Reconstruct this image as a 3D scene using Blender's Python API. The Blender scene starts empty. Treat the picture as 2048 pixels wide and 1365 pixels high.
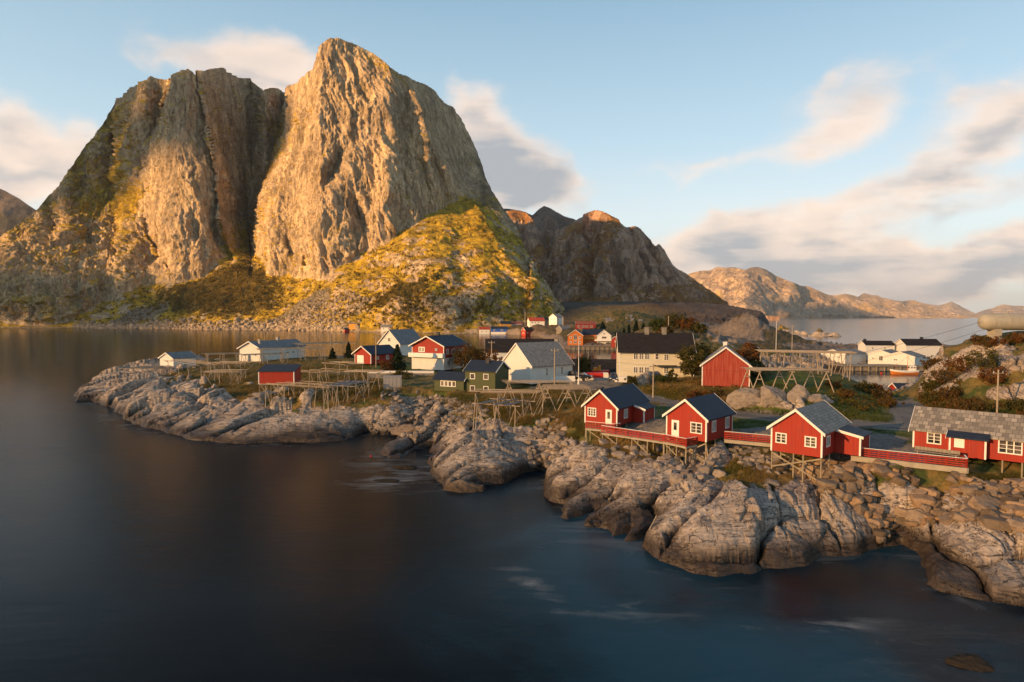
import bpy, math, random
import numpy as np
from mathutils import Vector, Matrix
R = math.radians
scene = bpy.context.scene
col = scene.collection
random.seed(7)
RNG = np.random.default_rng(11)

# ------------------------------------------------------------------ camera
F = 1250.0                      # focal length in pixels of the 2048 px wide frame
CAMH = 22.0
cam_d = bpy.data.cameras.new("camera")
cam_d.sensor_width = 36.0
cam_d.lens = 36.0 * F / 2048.0
cam_d.clip_start = 0.5
cam_d.clip_end = 90000.0
cam = bpy.data.objects.new("camera", cam_d)
col.objects.link(cam)
PITCH, ROLL = math.atan(51.5 / F), R(0.2)
CM = Matrix.Rotation(math.pi / 2 - PITCH, 3, 'X') @ Matrix.Rotation(ROLL, 3, 'Z')
cam.matrix_world = Matrix.Translation((0, 0, CAMH)) @ CM.to_4x4()
scene.camera = cam
CMN = np.array(CM)

def ray(px, py):
    """direction through a photograph pixel, scaled so that Y (distance ahead) is 1"""
    px = np.asarray(px, float); py = np.asarray(py, float)
    v = np.stack([(px - 1024) / F, -(py - 682.5) / F, -np.ones(np.broadcast(px, py).shape)], -1)
    w = v @ CMN.T
    return w / w[..., 1:2]
def at_d(px, py, d):
    r = ray(px, py); return r * np.asarray(d, float)[..., None] + np.array([0, 0, CAMH])
def at_z(px, py, z):
    r = ray(px, py); d = (np.asarray(z, float) - CAMH) / r[..., 2]
    return r * d[..., None] + np.array([0, 0, CAMH])
def project(P):
    q = (np.asarray(P, float) - np.array([0, 0, CAMH])) @ CMN
    return 1024 + F * q[..., 0] / -q[..., 2], 682.5 - F * q[..., 1] / -q[..., 2]

# ------------------------------------------------------------------ sun and sky
SUN_AZ, SUN_EL = R(-124), R(13)           # azimuth clockwise from +Y
sd_ = Vector((math.sin(SUN_AZ) * math.cos(SUN_EL), math.cos(SUN_AZ) * math.cos(SUN_EL), math.sin(SUN_EL)))
sun_l = bpy.data.lights.new("sun", 'SUN')
sun_l.energy = 5.0
sun_l.angle = R(0.6)
sun_l.color = (1.0, 0.57, 0.23)
sun = bpy.data.objects.new("sun", sun_l)
sun.rotation_euler = sd_.to_track_quat('Z', 'Y').to_euler()
sun.location = (-300, -200, 300)
col.objects.link(sun)

world = bpy.data.worlds.new("World")
scene.world = world
world.use_nodes = True
wt = world.node_tree
wt.nodes.clear()

class NB:
    """small helper to write node graphs"""
    def __init__(s, tree): s.t = tree
    def n(s, typ, **kw):
        nd = s.t.nodes.new(typ)
        for k, v in kw.items(): setattr(nd, k, v)
        return nd
    def set(s, sock, v):
        if isinstance(v, bpy.types.NodeSocket): s.t.links.new(v, sock)
        elif v is not None: sock.default_value = v
    def m(s, op, a, b=None, c=None, clamp=False):
        nd = s.n('ShaderNodeMath', operation=op); nd.use_clamp = clamp
        s.set(nd.inputs[0], a); s.set(nd.inputs[1], b)
        if c is not None: s.set(nd.inputs[2], c)
        return nd.outputs[0]
    def vm(s, op, a, b=None):
        nd = s.n('ShaderNodeVectorMath', operation=op)
        s.set(nd.inputs[0], a); s.set(nd.inputs[1], b)
        return nd.outputs['Value'] if op in ('DOT_PRODUCT', 'LENGTH') else nd.outputs[0]
    def noise(s, vec, scale, detail=4, rough=0.5, dist=0.0, typ='FBM'):
        nd = s.n('ShaderNodeTexNoise', noise_type=typ)
        s.set(nd.inputs['Vector'], vec); nd.inputs['Scale'].default_value = scale
        nd.inputs['Detail'].default_value = detail; nd.inputs['Roughness'].default_value = rough
        nd.inputs['Distortion'].default_value = dist
        return nd.outputs[0]
    def ramp(s, f, stops, interp='LINEAR'):
        nd = s.n('ShaderNodeValToRGB'); cr = nd.color_ramp; cr.interpolation = interp
        while len(cr.elements) < len(stops): cr.elements.new(0.5)
        for e, (p, c) in zip(cr.elements, stops):
            e.position = p; e.color = (c, c, c, 1) if isinstance(c, (int, float)) else (*c, 1)
        s.set(nd.inputs[0], f)
        return nd.outputs[0]
    def mix(s, f, a, b, mode='MIX'):
        nd = s.n('ShaderNodeMix', data_type='RGBA', blend_type=mode)
        s.set(nd.inputs[0], f)
        for i, v in ((6, a), (7, b)):
            s.set(nd.inputs[i], (*v, 1) if isinstance(v, tuple) and len(v) == 3 else v)
        return nd.outputs[2]
    def mapr(s, v, a, b, c=0.0, d=1.0, smooth=True):
        nd = s.n('ShaderNodeMapRange'); nd.interpolation_type = 'SMOOTHSTEP' if smooth else 'LINEAR'
        s.set(nd.inputs[0], v)
        for i, q in enumerate((a, b, c, d)): nd.inputs[i + 1].default_value = q
        return nd.outputs[0]
    def scalev(s, vec, sc, rotz=0.0):
        nd = s.n('ShaderNodeMapping'); s.set(nd.inputs[0], vec)
        nd.inputs['Rotation'].default_value = (0, 0, rotz)
        nd.inputs['Scale'].default_value = sc
        return nd.outputs[0]
    def attr(s, name):
        return s.n('ShaderNodeAttribute', attribute_name=name).outputs['Fac']
    def bump(s, h, strength=0.5, dist=0.1, normal=None):
        nd = s.n('ShaderNodeBump'); s.set(nd.inputs['Height'], h)
        nd.inputs['Strength'].default_value = strength; nd.inputs['Distance'].default_value = dist
        if normal is not None: s.set(nd.inputs['Normal'], normal)
        return nd.outputs[0]

W = NB(wt)
tc = W.n('ShaderNodeTexCoord').outputs['Generated']
sky = W.n('ShaderNodeTexSky', sky_type='NISHITA')
sky.sun_disc = False
sky.sun_elevation = SUN_EL
sky.sun_rotation = SUN_AZ
sky.air_density = 1.0; sky.dust_density = 0.6; sky.ozone_density = 2.0
SKY_K = 0.11
# clouds lie on the sky dome, each bank given by the direction in which it stands
def blob(px, py, a, b, rot, wgt):
    c = Vector(ray(px, py)).normalized()
    ca, sa = math.cos(R(rot)), math.sin(R(rot))
    ea = Vector(ray(px + a * ca, py - a * sa)).normalized(); eb = Vector(ray(px + b * sa, py + b * ca)).normalized()
    ux = (ea - c * ea.dot(c)).normalized(); uy = (eb - c * eb.dot(c)).normalized()
    u = W.m('MULTIPLY', W.vm('DOT_PRODUCT', wv, tuple(ux)), 1.0 / ea.dot(ux))
    v = W.m('MULTIPLY', W.vm('DOT_PRODUCT', wv, tuple(uy)), 1.0 / eb.dot(uy))
    r2 = W.m('ADD', W.m('MULTIPLY', u, u), W.m('MULTIPLY', v, v))
    front = W.m('GREATER_THAN', W.vm('DOT_PRODUCT', wv, tuple(c)), 0.3)
    return W.m('MULTIPLY', W.m('MULTIPLY', W.m('EXPONENT', W.m('MULTIPLY', r2, -1.0)), wgt), front)
# slightly warp the direction so that the banks get ragged outlines
wn = W.n('ShaderNodeTexNoise'); W.set(wn.inputs['Vector'], tc); wn.inputs['Scale'].default_value = 7.0; wn.inputs['Detail'].default_value = 5
wv = W.vm('ADD', tc, W.vm('SCALE', W.vm('SUBTRACT', wn.outputs['Color'], (0.5, 0.5, 0.5)), None))
wv.node.inputs[1].links[0].from_node.inputs['Scale'].default_value = 0.17
CLOUDS = [ # px, py, half length, half height, tilt, weight
 (40, 290, 150, 62, -8, 1.25), (150, 330, 90, 50, 0, .7), (30, 380, 90, 40, 0, .6),
 (500, 115, 170, 66, -10, 1.3), (330, 70, 120, 30, -25, .55), (600, 120, 70, 50, -20, .8), (540, 170, 90, 40, 0, .6),
 (905, 215, 90, 46, -45, .85), (985, 300, 135, 70, -48, 1.05), (1045, 350, 125, 74, -25, 1.1), (1030, 400, 130, 46, 0, 1.0),
 (1365, 357, 80, 15, 10, .95), (1410, 320, 85, 11, 12, .7),
 (1575, 72, 60, 9, 3, .55), (1590, 105, 40, 10, 0, .3),
 (1650, 180, 130, 40, 18, .8), (1760, 200, 110, 60, 12, .8), (1600, 290, 85, 45, 5, 1.1), (1740, 260, 120, 40, 20, .7), (1800,60,60,25,0,.3),
 (1930, 320, 230, 62, 24, 1.4), (2030, 250, 120, 50, 25, .8), (1930, 410, 150, 20, 8, .85), (1800, 370, 130, 22, 22, .55),
 (2010, 90, 90, 110, 40, .6), (1960, 210, 120, 20, 28, .6),
 (1560, 452, 190, 34, 4, 1.3), (1400, 500, 140, 55, 8, 1.3), (1560, 510, 160, 50, 0, 1.0), (1740, 490, 120, 24, 0, .6),
 (1700, 535, 360, 34, 0, 1.4), (1930, 478, 180, 30, 4, 1.2), (1950, 535, 280, 44, 0, 1.3), (1850, 585, 460, 36, 0, 1.4), (1500, 570, 200, 36, 5, 1.1),
 (2300, 400, 260, 120, 20, 1.0), (-250, 300, 220, 90, 0, 1.0), (2500, 560, 400, 60, 0, 1.0), (-500, 550, 400, 60, 0, .9),
]
acc = None
for c in CLOUDS:
    b = blob(c[0], c[1], c[2] * 1.15, c[3] * 1.2, c[4], c[5] * (.72 if c[0] < 1300 else .62))
    acc = b if acc is None else W.m('ADD', acc, b)
sep = W.n('ShaderNodeSeparateXYZ'); W.set(sep.inputs[0], tc)
zz = W.m('ADD', W.m('MAXIMUM', sep.outputs[2], 0.0), 0.16)
comb = W.n('ShaderNodeCombineXYZ')
W.set(comb.inputs[0], W.m('DIVIDE', sep.outputs[0], zz)); W.set(comb.inputs[1], W.m('DIVIDE', sep.outputs[1], zz))
cl_v = W.scalev(comb.outputs[0], (0.85, 1.35, 1), R(-35))
n1 = W.noise(cl_v, 1.5, 7, 0.5, 0.15)
n1b = W.noise(W.vm('ADD', cl_v, (0.09, -0.05, 0.0)), 1.5, 7, 0.5, 0.15)
n2 = W.noise(W.scalev(tc, (1, 1, 1.9)), 11.0, 7, 0.55, 0.2)
dens = W.m('ADD', acc, W.m('ADD', W.m('MULTIPLY', W.m('SUBTRACT', n1, 0.5), 0.95), W.m('MULTIPLY', W.m('SUBTRACT', n2, 0.5), 1.5)))
cover = W.mapr(dens, 0.30, 1.25, 0.0, 1.0)
thick = W.mapr(dens, 0.75, 1.6, 0.0, 1.0)
lit = W.mapr(W.m('SUBTRACT', n1, n1b), -0.07, 0.07, 0.0, 1.0)
lit2 = W.noise(W.scalev(tc, (1, 1, 3.0)), 6.0, 4, 0.5, 0.2)
shade = W.m('ADD', W.m('MULTIPLY', thick, 0.55), W.m('MULTIPLY', W.m('SUBTRACT', 1.0, lit), 0.35), clamp=True)
shade = W.m('MULTIPLY', shade, W.mapr(lit2, 0.35, 0.6, 0.45, 1.15))
for (px, py, a, b, rot, wg) in [(1060, 385, 110, 55, -20, .8), (1960, 405, 170, 22, 8, .5), (1900, 570, 380, 40, 0, .4), (1540, 520, 180, 22, 0, .5), (20, 330, 120, 22, -10, .6)]:
    shade = W.m('ADD', shade, blob(px, py, a, b, rot, wg), clamp=True)
ccol = W.mix(shade, (0.64, 0.49, 0.385), (0.235, 0.24, 0.255))
csky = W.n('ShaderNodeVectorMath', operation='SCALE'); W.set(csky.inputs[0], sky.outputs[0]); csky.inputs['Scale'].default_value = SKY_K
# pale band of thicker air towards the horizon
SKYTINT = W.ramp(sep.outputs[2], [(0.0, (.45, .45, .43)), (.145, (.46, .505, .50)), (.26, (.31, .415, .47)), (.45, (.165, .275, .36)), (.62, (.065, .12, .18)), (1.0, (.05, .10, .17))])
base_sky = W.mix(0.80, csky.outputs[0], SKYTINT)
skyc = W.mix(W.m('MULTIPLY', cover, 0.88), base_sky, ccol)
bg = W.n('ShaderNodeBackground'); W.set(bg.inputs[0], skyc); bg.inputs[1].default_value = 1.0
wo = W.n('ShaderNodeOutputWorld'); wt.links.new(bg.outputs[0], wo.inputs[0])

scene.view_settings.view_transform = 'Standard'
scene.view_settings.look = 'None'
scene.view_settings.gamma = 1.0
scene.view_settings.exposure = 0.95
scene.render.film_transparent = False
cy = scene.cycles
cy.use_denoising = True
try: cy.denoiser = 'OPENIMAGEDENOISE'
except Exception: pass
cy.max_bounces = 6; cy.diffuse_bounces = 2; cy.glossy_bounces = 3; cy.transmission_bounces = 2
cy.transparent_max_bounces = 12; cy.volume_bounces = 0
cy.use_adaptive_sampling = True; cy.adaptive_threshold = 0.02
cy.caustics_reflective = False; cy.caustics_refractive = False

# ------------------------------------------------------------------ noise
def _hash(ix, iy, iz, seed):
    h = (ix.astype(np.int64) * 374761393 + iy.astype(np.int64) * 668265263 + iz * 2147483647 + seed * 1274126177) & 0xffffffff
    h = ((h ^ (h >> 13)) * 1274126177) & 0xffffffff
    return (h ^ (h >> 16)) & 0xffffffff
def pn2(x, y, seed=0):
    xi = np.floor(x); yi = np.floor(y); fx = x - xi; fy = y - yi
    u = fx * fx * fx * (fx * (fx * 6 - 15) + 10); v = fy * fy * fy * (fy * (fy * 6 - 15) + 10)
    def g(dx, dy):
        h = _hash(xi + dx, yi + dy, 0, seed) * (2 * math.pi / 4294967296.0)
        return np.cos(h) * (fx - dx) + np.sin(h) * (fy - dy)
    a = g(0, 0); b = g(1, 0); c = g(0, 1); d = g(1, 1)
    return (a + u * (b - a) + v * ((c + u * (d - c)) - (a + u * (b - a)))) * 1.5
GR = np.array([[1,1,0],[-1,1,0],[1,-1,0],[-1,-1,0],[1,0,1],[-1,0,1],[1,0,-1],[-1,0,-1],[0,1,1],[0,-1,1],[0,1,-1],[0,-1,-1],[1,1,0],[0,-1,1],[-1,1,0],[0,-1,-1]], float)
def pn3(x, y, z, seed=0):
    xi = np.floor(x); yi = np.floor(y); zi = np.floor(z); fx = x - xi; fy = y - yi; fz = z - zi
    s = lambda t: t * t * t * (t * (t * 6 - 15) + 10)
    u, v, w = s(fx), s(fy), s(fz); out = 0
    for dx in (0, 1):
        for dy in (0, 1):
            for dz in (0, 1):
                g = GR[_hash(xi + dx, yi + dy, (zi + dz).astype(np.int64), seed) & 15]
                d = g[..., 0] * (fx - dx) + g[..., 1] * (fy - dy) + g[..., 2] * (fz - dz)
                out = out + d * (u if dx else 1 - u) * (v if dy else 1 - v) * (w if dz else 1 - w)
    return out
def fbm2(x, y, octs=4, seed=0, gain=0.5):
    o = 0; a = 1
    for k in range(octs): o = o + a * pn2(x * 2 ** k, y * 2 ** k, seed + k); a *= gain
    return o
def fbm3(x, y, z, octs=4, seed=0, gain=0.5, ridge=False):
    o = 0; a = 1
    for k in range(octs):
        n = pn3(x * 2 ** k, y * 2 ** k, z * 2 ** k, seed + k)
        if ridge: n = 0.5 - np.abs(n) * 1.6
        o = o + a * n; a *= gain
    return o
def worley2(x, y, seed=0, jit=0.9, tilt=False):
    xi = np.floor(x); yi = np.floor(y)
    f1 = np.full(x.shape, 9.0); f2 = np.full(x.shape, 9.0); idn = np.zeros(x.shape); pln = np.zeros(x.shape)
    for dx in (-1, 0, 1):
        for dy in (-1, 0, 1):
            cx = xi + dx; cy_ = yi + dy
            h = _hash(cx, cy_, 0, seed); h2 = _hash(cx, cy_, 0, seed + 77)
            qx = cx + 0.5 + jit * (h / 4294967296.0 - 0.5); qy = cy_ + 0.5 + jit * (h2 / 4294967296.0 - 0.5)
            d = np.hypot(qx - x, qy - y)
            nearer = d < f1
            f2 = np.where(nearer, f1, np.minimum(f2, d)); idn = np.where(nearer, ((h ^ h2) & 65535) / 65535.0, idn)
            if tilt: pln = np.where(nearer, (x - qx) * ((h >> 7 & 255) / 127.5 - 1) + (y - qy) * ((h2 >> 9 & 255) / 127.5 - 1), pln)
            f1 = np.where(nearer, d, f1)
    return (f1, f2, idn, pln) if tilt else (f1, f2, idn)
def sstep(x, a, b):
    t = np.clip((x - a) / (b - a), 0, 1); return t * t * (3 - 2 * t)
def gauss(x, y, cx, cy_, sx, sy, rot=0.0):
    c, s = math.cos(R(rot)), math.sin(R(rot))
    u = ((x - cx) * c - (y - cy_) * s) / sx; v = ((x - cx) * s + (y - cy_) * c) / sy
    return np.exp(-(u * u + v * v))
def pl(x, pts):
    p = np.array(pts, float); return np.interp(x, p[:, 0], p[:, 1])

# ------------------------------------------------------------------ object helpers
def tag(o, label=None, cat=None, group=None, kind=None):
    if label: o['label'] = label
    if cat: o['category'] = cat
    if group: o['group'] = group
    if kind: o['kind'] = kind
    return o
def empty(name, loc, rz=0.0):
    o = bpy.data.objects.new(name, None); col.objects.link(o)
    o.location = loc; o.rotation_euler = (0, 0, rz); o.empty_display_size = 0.3
    return o
def grid_mesh(name, P, mat, attrs=None, smooth=True, mask=None):
    """P: rows x cols x 3 array of points"""
    nr, nc = P.shape[:2]
    idx = np.arange(nr * nc).reshape(nr, nc)
    f = np.stack([idx[:-1, :-1], idx[:-1, 1:], idx[1:, 1:], idx[1:, :-1]], -1).reshape(-1, 4)
    if mask is not None:
        mk = (mask[:-1, :-1] | mask[:-1, 1:] | mask[1:, 1:] | mask[1:, :-1]).reshape(-1)
        f = f[mk]
    return raw_mesh(name, P.reshape(-1, 3), f, mat, {k: v.reshape(-1) for k, v in (attrs or {}).items()}, smooth)
def raw_mesh(name, V, Fc, mat, attrs=None, smooth=False, parent=None):
    Fc = np.asarray(Fc); k = Fc.shape[1]
    used = np.zeros(len(V), bool); used[Fc.reshape(-1)] = True
    remap = np.cumsum(used) - 1
    V = np.asarray(V)[used]; Fc = remap[Fc]
    me = bpy.data.meshes.new(name)
    me.vertices.add(len(V)); me.vertices.foreach_set('co', V.astype(np.float32).reshape(-1))
    me.loops.add(Fc.size); me.loops.foreach_set('vertex_index', Fc.reshape(-1).astype(np.int32))
    me.polygons.add(len(Fc)); me.polygons.foreach_set('loop_start', (np.arange(len(Fc)) * k).astype(np.int32))
    me.polygons.foreach_set('use_smooth', np.full(len(Fc), smooth))
    for kk, v in (attrs or {}).items():
        a = me.attributes.new(kk, 'FLOAT', 'POINT'); a.data.foreach_set('value', np.asarray(v)[used].astype(np.float32))
    me.update(calc_edges=True); me.validate()
    me.materials.append(mat)
    o = bpy.data.objects.new(name, me); col.objects.link(o)
    if parent is not None: o.parent = parent
    return o
def new_mat(name):
    m = bpy.data.materials.new(name); m.use_nodes = True
    t = m.node_tree; t.nodes.clear(); b = NB(t)
    out = b.n('ShaderNodeOutputMaterial'); pr = b.n('ShaderNodeBsdfPrincipled')
    t.links.new(pr.outputs[0], out.inputs[0])
    b.pr = pr; b.out = out
    b.co = b.n('ShaderNodeTexCoord').outputs['Object']
    b.gp = b.n('ShaderNodeNewGeometry').outputs['Position']
    return m, b
def fin(b, colr=None, rough=0.8, normal=None, spec=0.3, metal=0.0):
    if colr is not None: b.set(b.pr.inputs['Base Color'], (*colr, 1) if isinstance(colr, tuple) and len(colr) == 3 else colr)
    b.set(b.pr.inputs['Roughness'], rough); b.pr.inputs['Specular IOR Level'].default_value = spec
    b.pr.inputs['Metallic'].default_value = metal
    if normal is not None: b.set(b.pr.inputs['Normal'], normal)
# ================================================================== MOUNTAINS
def cliff_material(name, rock_a, rock_b, grass_a, grass_b, sc=1.0, rough_veg=True):
    m, b = new_mat(name)
    streak = b.noise(b.scalev(b.gp, (0.05 * sc, 0.05 * sc, 0.006 * sc)), 1.0, 8, 0.6, 0.3)
    fine = b.noise(b.scalev(b.gp, (0.16 * sc, 0.16 * sc, 0.05 * sc)), 1.0, 8, 0.7, 0.5)
    big = b.noise(b.scalev(b.gp, (0.012 * sc, 0.012 * sc, 0.012 * sc)), 1.0, 4, 0.6)
    rock = b.mix(b.mapr(streak, 0.36, 0.62), rock_a, rock_b)
    rock = b.mix(b.mapr(fine, 0.45, 0.66, 0.0, 0.5), rock, tuple(c * 0.42 for c in rock_a))
    rock = b.mix(b.mapr(big, 0.4, 0.6, 0.0, 0.35), rock, (0.34, 0.25, 0.18))
    gn = b.noise(b.scalev(b.gp, (0.06 * sc, 0.06 * sc, 0.06 * sc)), 1.0, 7, 0.7, 0.4)
    grass = b.mix(b.mapr(gn, 0.38, 0.62), grass_a, grass_b)
    gn2 = b.noise(b.scalev(b.gp, (0.25 * sc, 0.25 * sc, 0.25 * sc)), 1.0, 5, 0.7)
    grass = b.mix(b.mapr(gn2, 0.5, 0.68, 0, 0.65), grass, tuple(c * 0.35 for c in grass_a))
    veg = b.mapr(b.m('ADD', b.attr('veg'), b.m('MULTIPLY', b.m('SUBTRACT', fine, 0.5), 0.9)), 0.42, 0.62)
    ln = b.noise(b.scalev(b.gp, (0.075 * sc, 0.075 * sc, 0.014 * sc)), 1.0, 7, 0.66, 0.7)
    ck = b.mapr(b.m('ABSOLUTE', b.m('SUBTRACT', ln, 0.5)), 0.0, 0.022, 0.0, 1.0)
    ln2 = b.noise(b.scalev(b.gp, (0.2 * sc, 0.2 * sc, 0.09 * sc)), 1.0, 6, 0.66, 0.5)
    ck2 = b.mapr(b.m('ABSOLUTE', b.m('SUBTRACT', ln2, 0.5)), 0.0, 0.03, 0.0, 1.0)
    ckk = b.m('MULTIPLY', ck, b.mapr(ck2, 0, 1, 0.55, 1))
    wet_ = b.noise(b.scalev(b.gp, (0.09 * sc, 0.09 * sc, 0.005 * sc)), 1.0, 6, 0.6, 0.2)
    rock = b.mix(b.mapr(wet_, 0.54, 0.68, 0, 0.5), rock, tuple(c * 0.3 for c in rock_a))
    rock = b.mix(b.mapr(ckk, 0, 1, 0.68, 0.0), rock, tuple(c * 0.25 for c in rock_a))
    c = b.mix(veg, rock, grass)
    bush = b.mapr(b.m('ADD', b.attr('bush'), b.m('MULTIPLY', b.m('SUBTRACT', gn2, 0.5), 1.2)), 0.45, 0.6)
    bcol = b.mix(b.mapr(gn, 0.4, 0.6), (0.055, 0.050, 0.014), (0.16, 0.105, 0.022))
    c = b.mix(bush, c, bcol)
    scr = b.attr('scree')
    vor = b.n('ShaderNodeTexVoronoi'); b.set(vor.inputs['Vector'], b.scalev(b.gp, (0.35 * sc,) * 3)); vor.inputs['Scale'].default_value = 1.0
    scol = b.mix(b.m('MULTIPLY', vor.outputs['Distance'], 1.1), (0.42, 0.35, 0.27), (0.07, 0.06, 0.05))
    c = b.mix(scr, c, scol)
    h = b.m('ADD', b.m('MULTIPLY', fine, 1.0), b.m('MULTIPLY', gn2, 0.6)); h = b.m('ADD', h, b.m('MULTIPLY', ckk, 0.5))
    h = b.m('ADD', h, b.m('MULTIPLY', b.m('MULTIPLY', vor.outputs['Distance'], scr), -1.0))
    fin(b, c, 0.92, b.bump(h, 0.7, 4.5 / sc), spec=0.15)
    return m

def relief(name, xs, sil, foot, foot_d, slope_fn, offset_fn, mat, nrow, disp, veg_fn, back=900.0, seed=3):
    """a mountain face: a line of feet at real distances, rising at real slopes to its crest, with a back that falls away"""
    sy = pl(xs, sil) + 0; fy = pl(xs, foot)
    t = np.linspace(0, 1, nrow)[:, None]
    X = np.broadcast_to(xs[None, :], (nrow, len(xs))).copy()
    # roughen the crest line
    Y = fy[None, :] + (sy - fy)[None, :] * t
    rz = ray(X, Y)[..., 2]                       # tan of elevation
    D = np.zeros_like(X); D[0] = foot_d(xs, fy)
    S = slope_fn(X, Y, t * np.ones_like(X))      # tan of the ground slope
    for i in range(1, nrow):
        dt = rz[i] - rz[i - 1]
        s = S[i]
        D[i] = D[i - 1] * (1 + dt / np.maximum(s - rz[i], 0.07))
    D = D + offset_fn(X, Y, D)
    P = at_d(X, Y, D)
    P0 = P.copy()
    # surface normal for displacement
    du = np.gradient(P, axis=1); dv = np.gradient(P, axis=0)
    N = np.cross(du, dv); N /= np.linalg.norm(N, axis=-1, keepdims=True) + 1e-9
    N *= np.sign((N * (P - np.array([0, 0, CAMH]))).sum(-1))[..., None] * -1
    N[..., 2] *= 0.6
    h = disp(P, X, Y)
    P = P + N * (h * sstep(t, 0, 0.03))[..., None]
    du = np.gradient(P, axis=1); dv = np.gradient(P, axis=0)
    N2 = np.cross(du, dv); N2 /= np.linalg.norm(N2, axis=-1, keepdims=True) + 1e-9
    at_ = veg_fn(P, X, Y, np.abs(N2[..., 2]))
    # back side
    rows = [P]; top = P[-1]
    dirxy = top[:, :2] / np.linalg.norm(top[:, :2], axis=1, keepdims=True)
    nb = 14
    for k in range(1, nb + 1):
        q = k / nb
        p = top.copy(); p[:, :2] += dirxy * back * q
        p[:, 2] = top[:, 2] * (1 - q ** 1.3) - 5 * q - 8 * (k > 0) * (0.5 + pn2(p[:, 0] / 60, p[:, 1] / 60, 5)) * (1 - q)
        rows.append(p[None])
    low = P[:1].copy(); low[..., 2] -= 30
    Pall = np.concatenate([low, P] + rows[1:], 0)
    A = {k: np.concatenate([v[:1], v] + [v[-1:]] * nb, 0) for k, v in at_.items()}
    o = grid_mesh(name, Pall, mat, A)
    tag(o, kind='structure')
    return o, P, X, Y

SIL1 = [(-260,610),(-160,560),(-80,520),(0,474),(35,450),(70,425),(100,388),(120,370),(135,345),(150,322),(165,300),(185,275),(202,255),(213,235),(225,215),(232,200),(245,193),(262,176),(285,168),(303,154),(318,158),(332,160),(350,152),(362,145),(374,141),(384,150),(394,155),(401,143),(412,140),(425,139),(443,135),(456,143),(470,155),(485,156),(497,157),(512,168),(528,184),(536,177),(550,177),(562,184),(573,190),(577,172),(590,168),(602,155),(618,143),(626,135),(632,110),(638,92),(646,83),(660,76),(672,75),(690,80),(712,88),(735,100),(762,118),(785,138),(800,148),(812,150),(830,160),(855,170),(872,182),(890,205),(908,215),(922,235),(935,262),(950,290),(962,322),(972,355),(983,378),(993,395),(1010,420),(1025,440),(1037,460),(1046,485),(1056,508),(1068,528),(1080,552),(1095,578),(1108,602),(1120,620),(1140,636),(1180,652)]
FOOT1 = [(-260,656),(0,657),(150,657),(300,658),(420,660),(560,661),(700,664),(820,667),(900,668),(1000,668),(1060,667),(1100,660),(1140,655),(1180,653)]
def fd1(xs, fy):
    d = at_z(xs, fy, np.zeros_like(xs))[:, 1]
    # to the right the land goes on: its foot stands on the flats at the village
    return np.where(xs > 1060, pl(xs, [(1060, 742), (1100, 790), (1180, 900)]), d)
CF = [(-260,640),(0,640),(60,650),(140,640),(190,610),(225,590),(290,570),(360,566),(400,555),(440,520),(470,500),(500,478),(512,500),(530,545),(580,552),(640,560),(680,530),(720,512),(760,490),(800,462),(860,425),(900,408),(930,398),(960,405),(1000,440),(1040,480),(1180,560)]
RIDGE = [(60,690),(100,750),(158,812),(200,834),(243,846),(299,866),(352,898),(391,925),(417,958),(485,993),(520,1016),(560,1060),(600,1090),(660,1120)]
RAV = [(150,572),(190,572),(260,560),(310,545),(350,531),(400,513),(440,506),(480,500),(700,500)]
CRAG = [(120,400),(180,402),(250,412),(300,424),(350,432),(400,436),(440,436),(470,445),(520,470),(700,470)]
def slope1(X, Y, T):
    cf = pl(X[0], CF)[None, :] + 7 * pn2(X / 40, Y / 60, 4)
    talus = 0.62 + 0.10 * pn2(X / 90, Y / 40, 9)
    talus = np.where(X > 860, talus * (1 - 0.35 * sstep(X, 860, 960) * sstep(Y, 540, 640)), talus)
    lowfoot = sstep(Y, 640, 656) * sstep(X, 880, 960)
    talus = talus * (1 - 0.72 * lowfoot)
    cl = 3.0 + 1.0 * pn2(X / 70, Y / 50, 2)
    up = sstep(Y, cf - 8, cf + 6)     # 1 = below the cliff foot
    s = cl * (1 - up) + talus * up
    # the left shoulder is less steep, with grassy ledges
    lsh = sstep(X, 300, 230) * sstep(Y, 640, 560)
    s = s * (1 - lsh) + (1.15 + 0.5 * pn2(X / 45 + Y / 60, Y / 40, 14)) * lsh
    bay = sstep(X, 880, 960) * sstep(Y, 400, 440)
    s = s * (1 - bay * 0.55) + bay * 0.35
    return np.maximum(s, 0.22)
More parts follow.
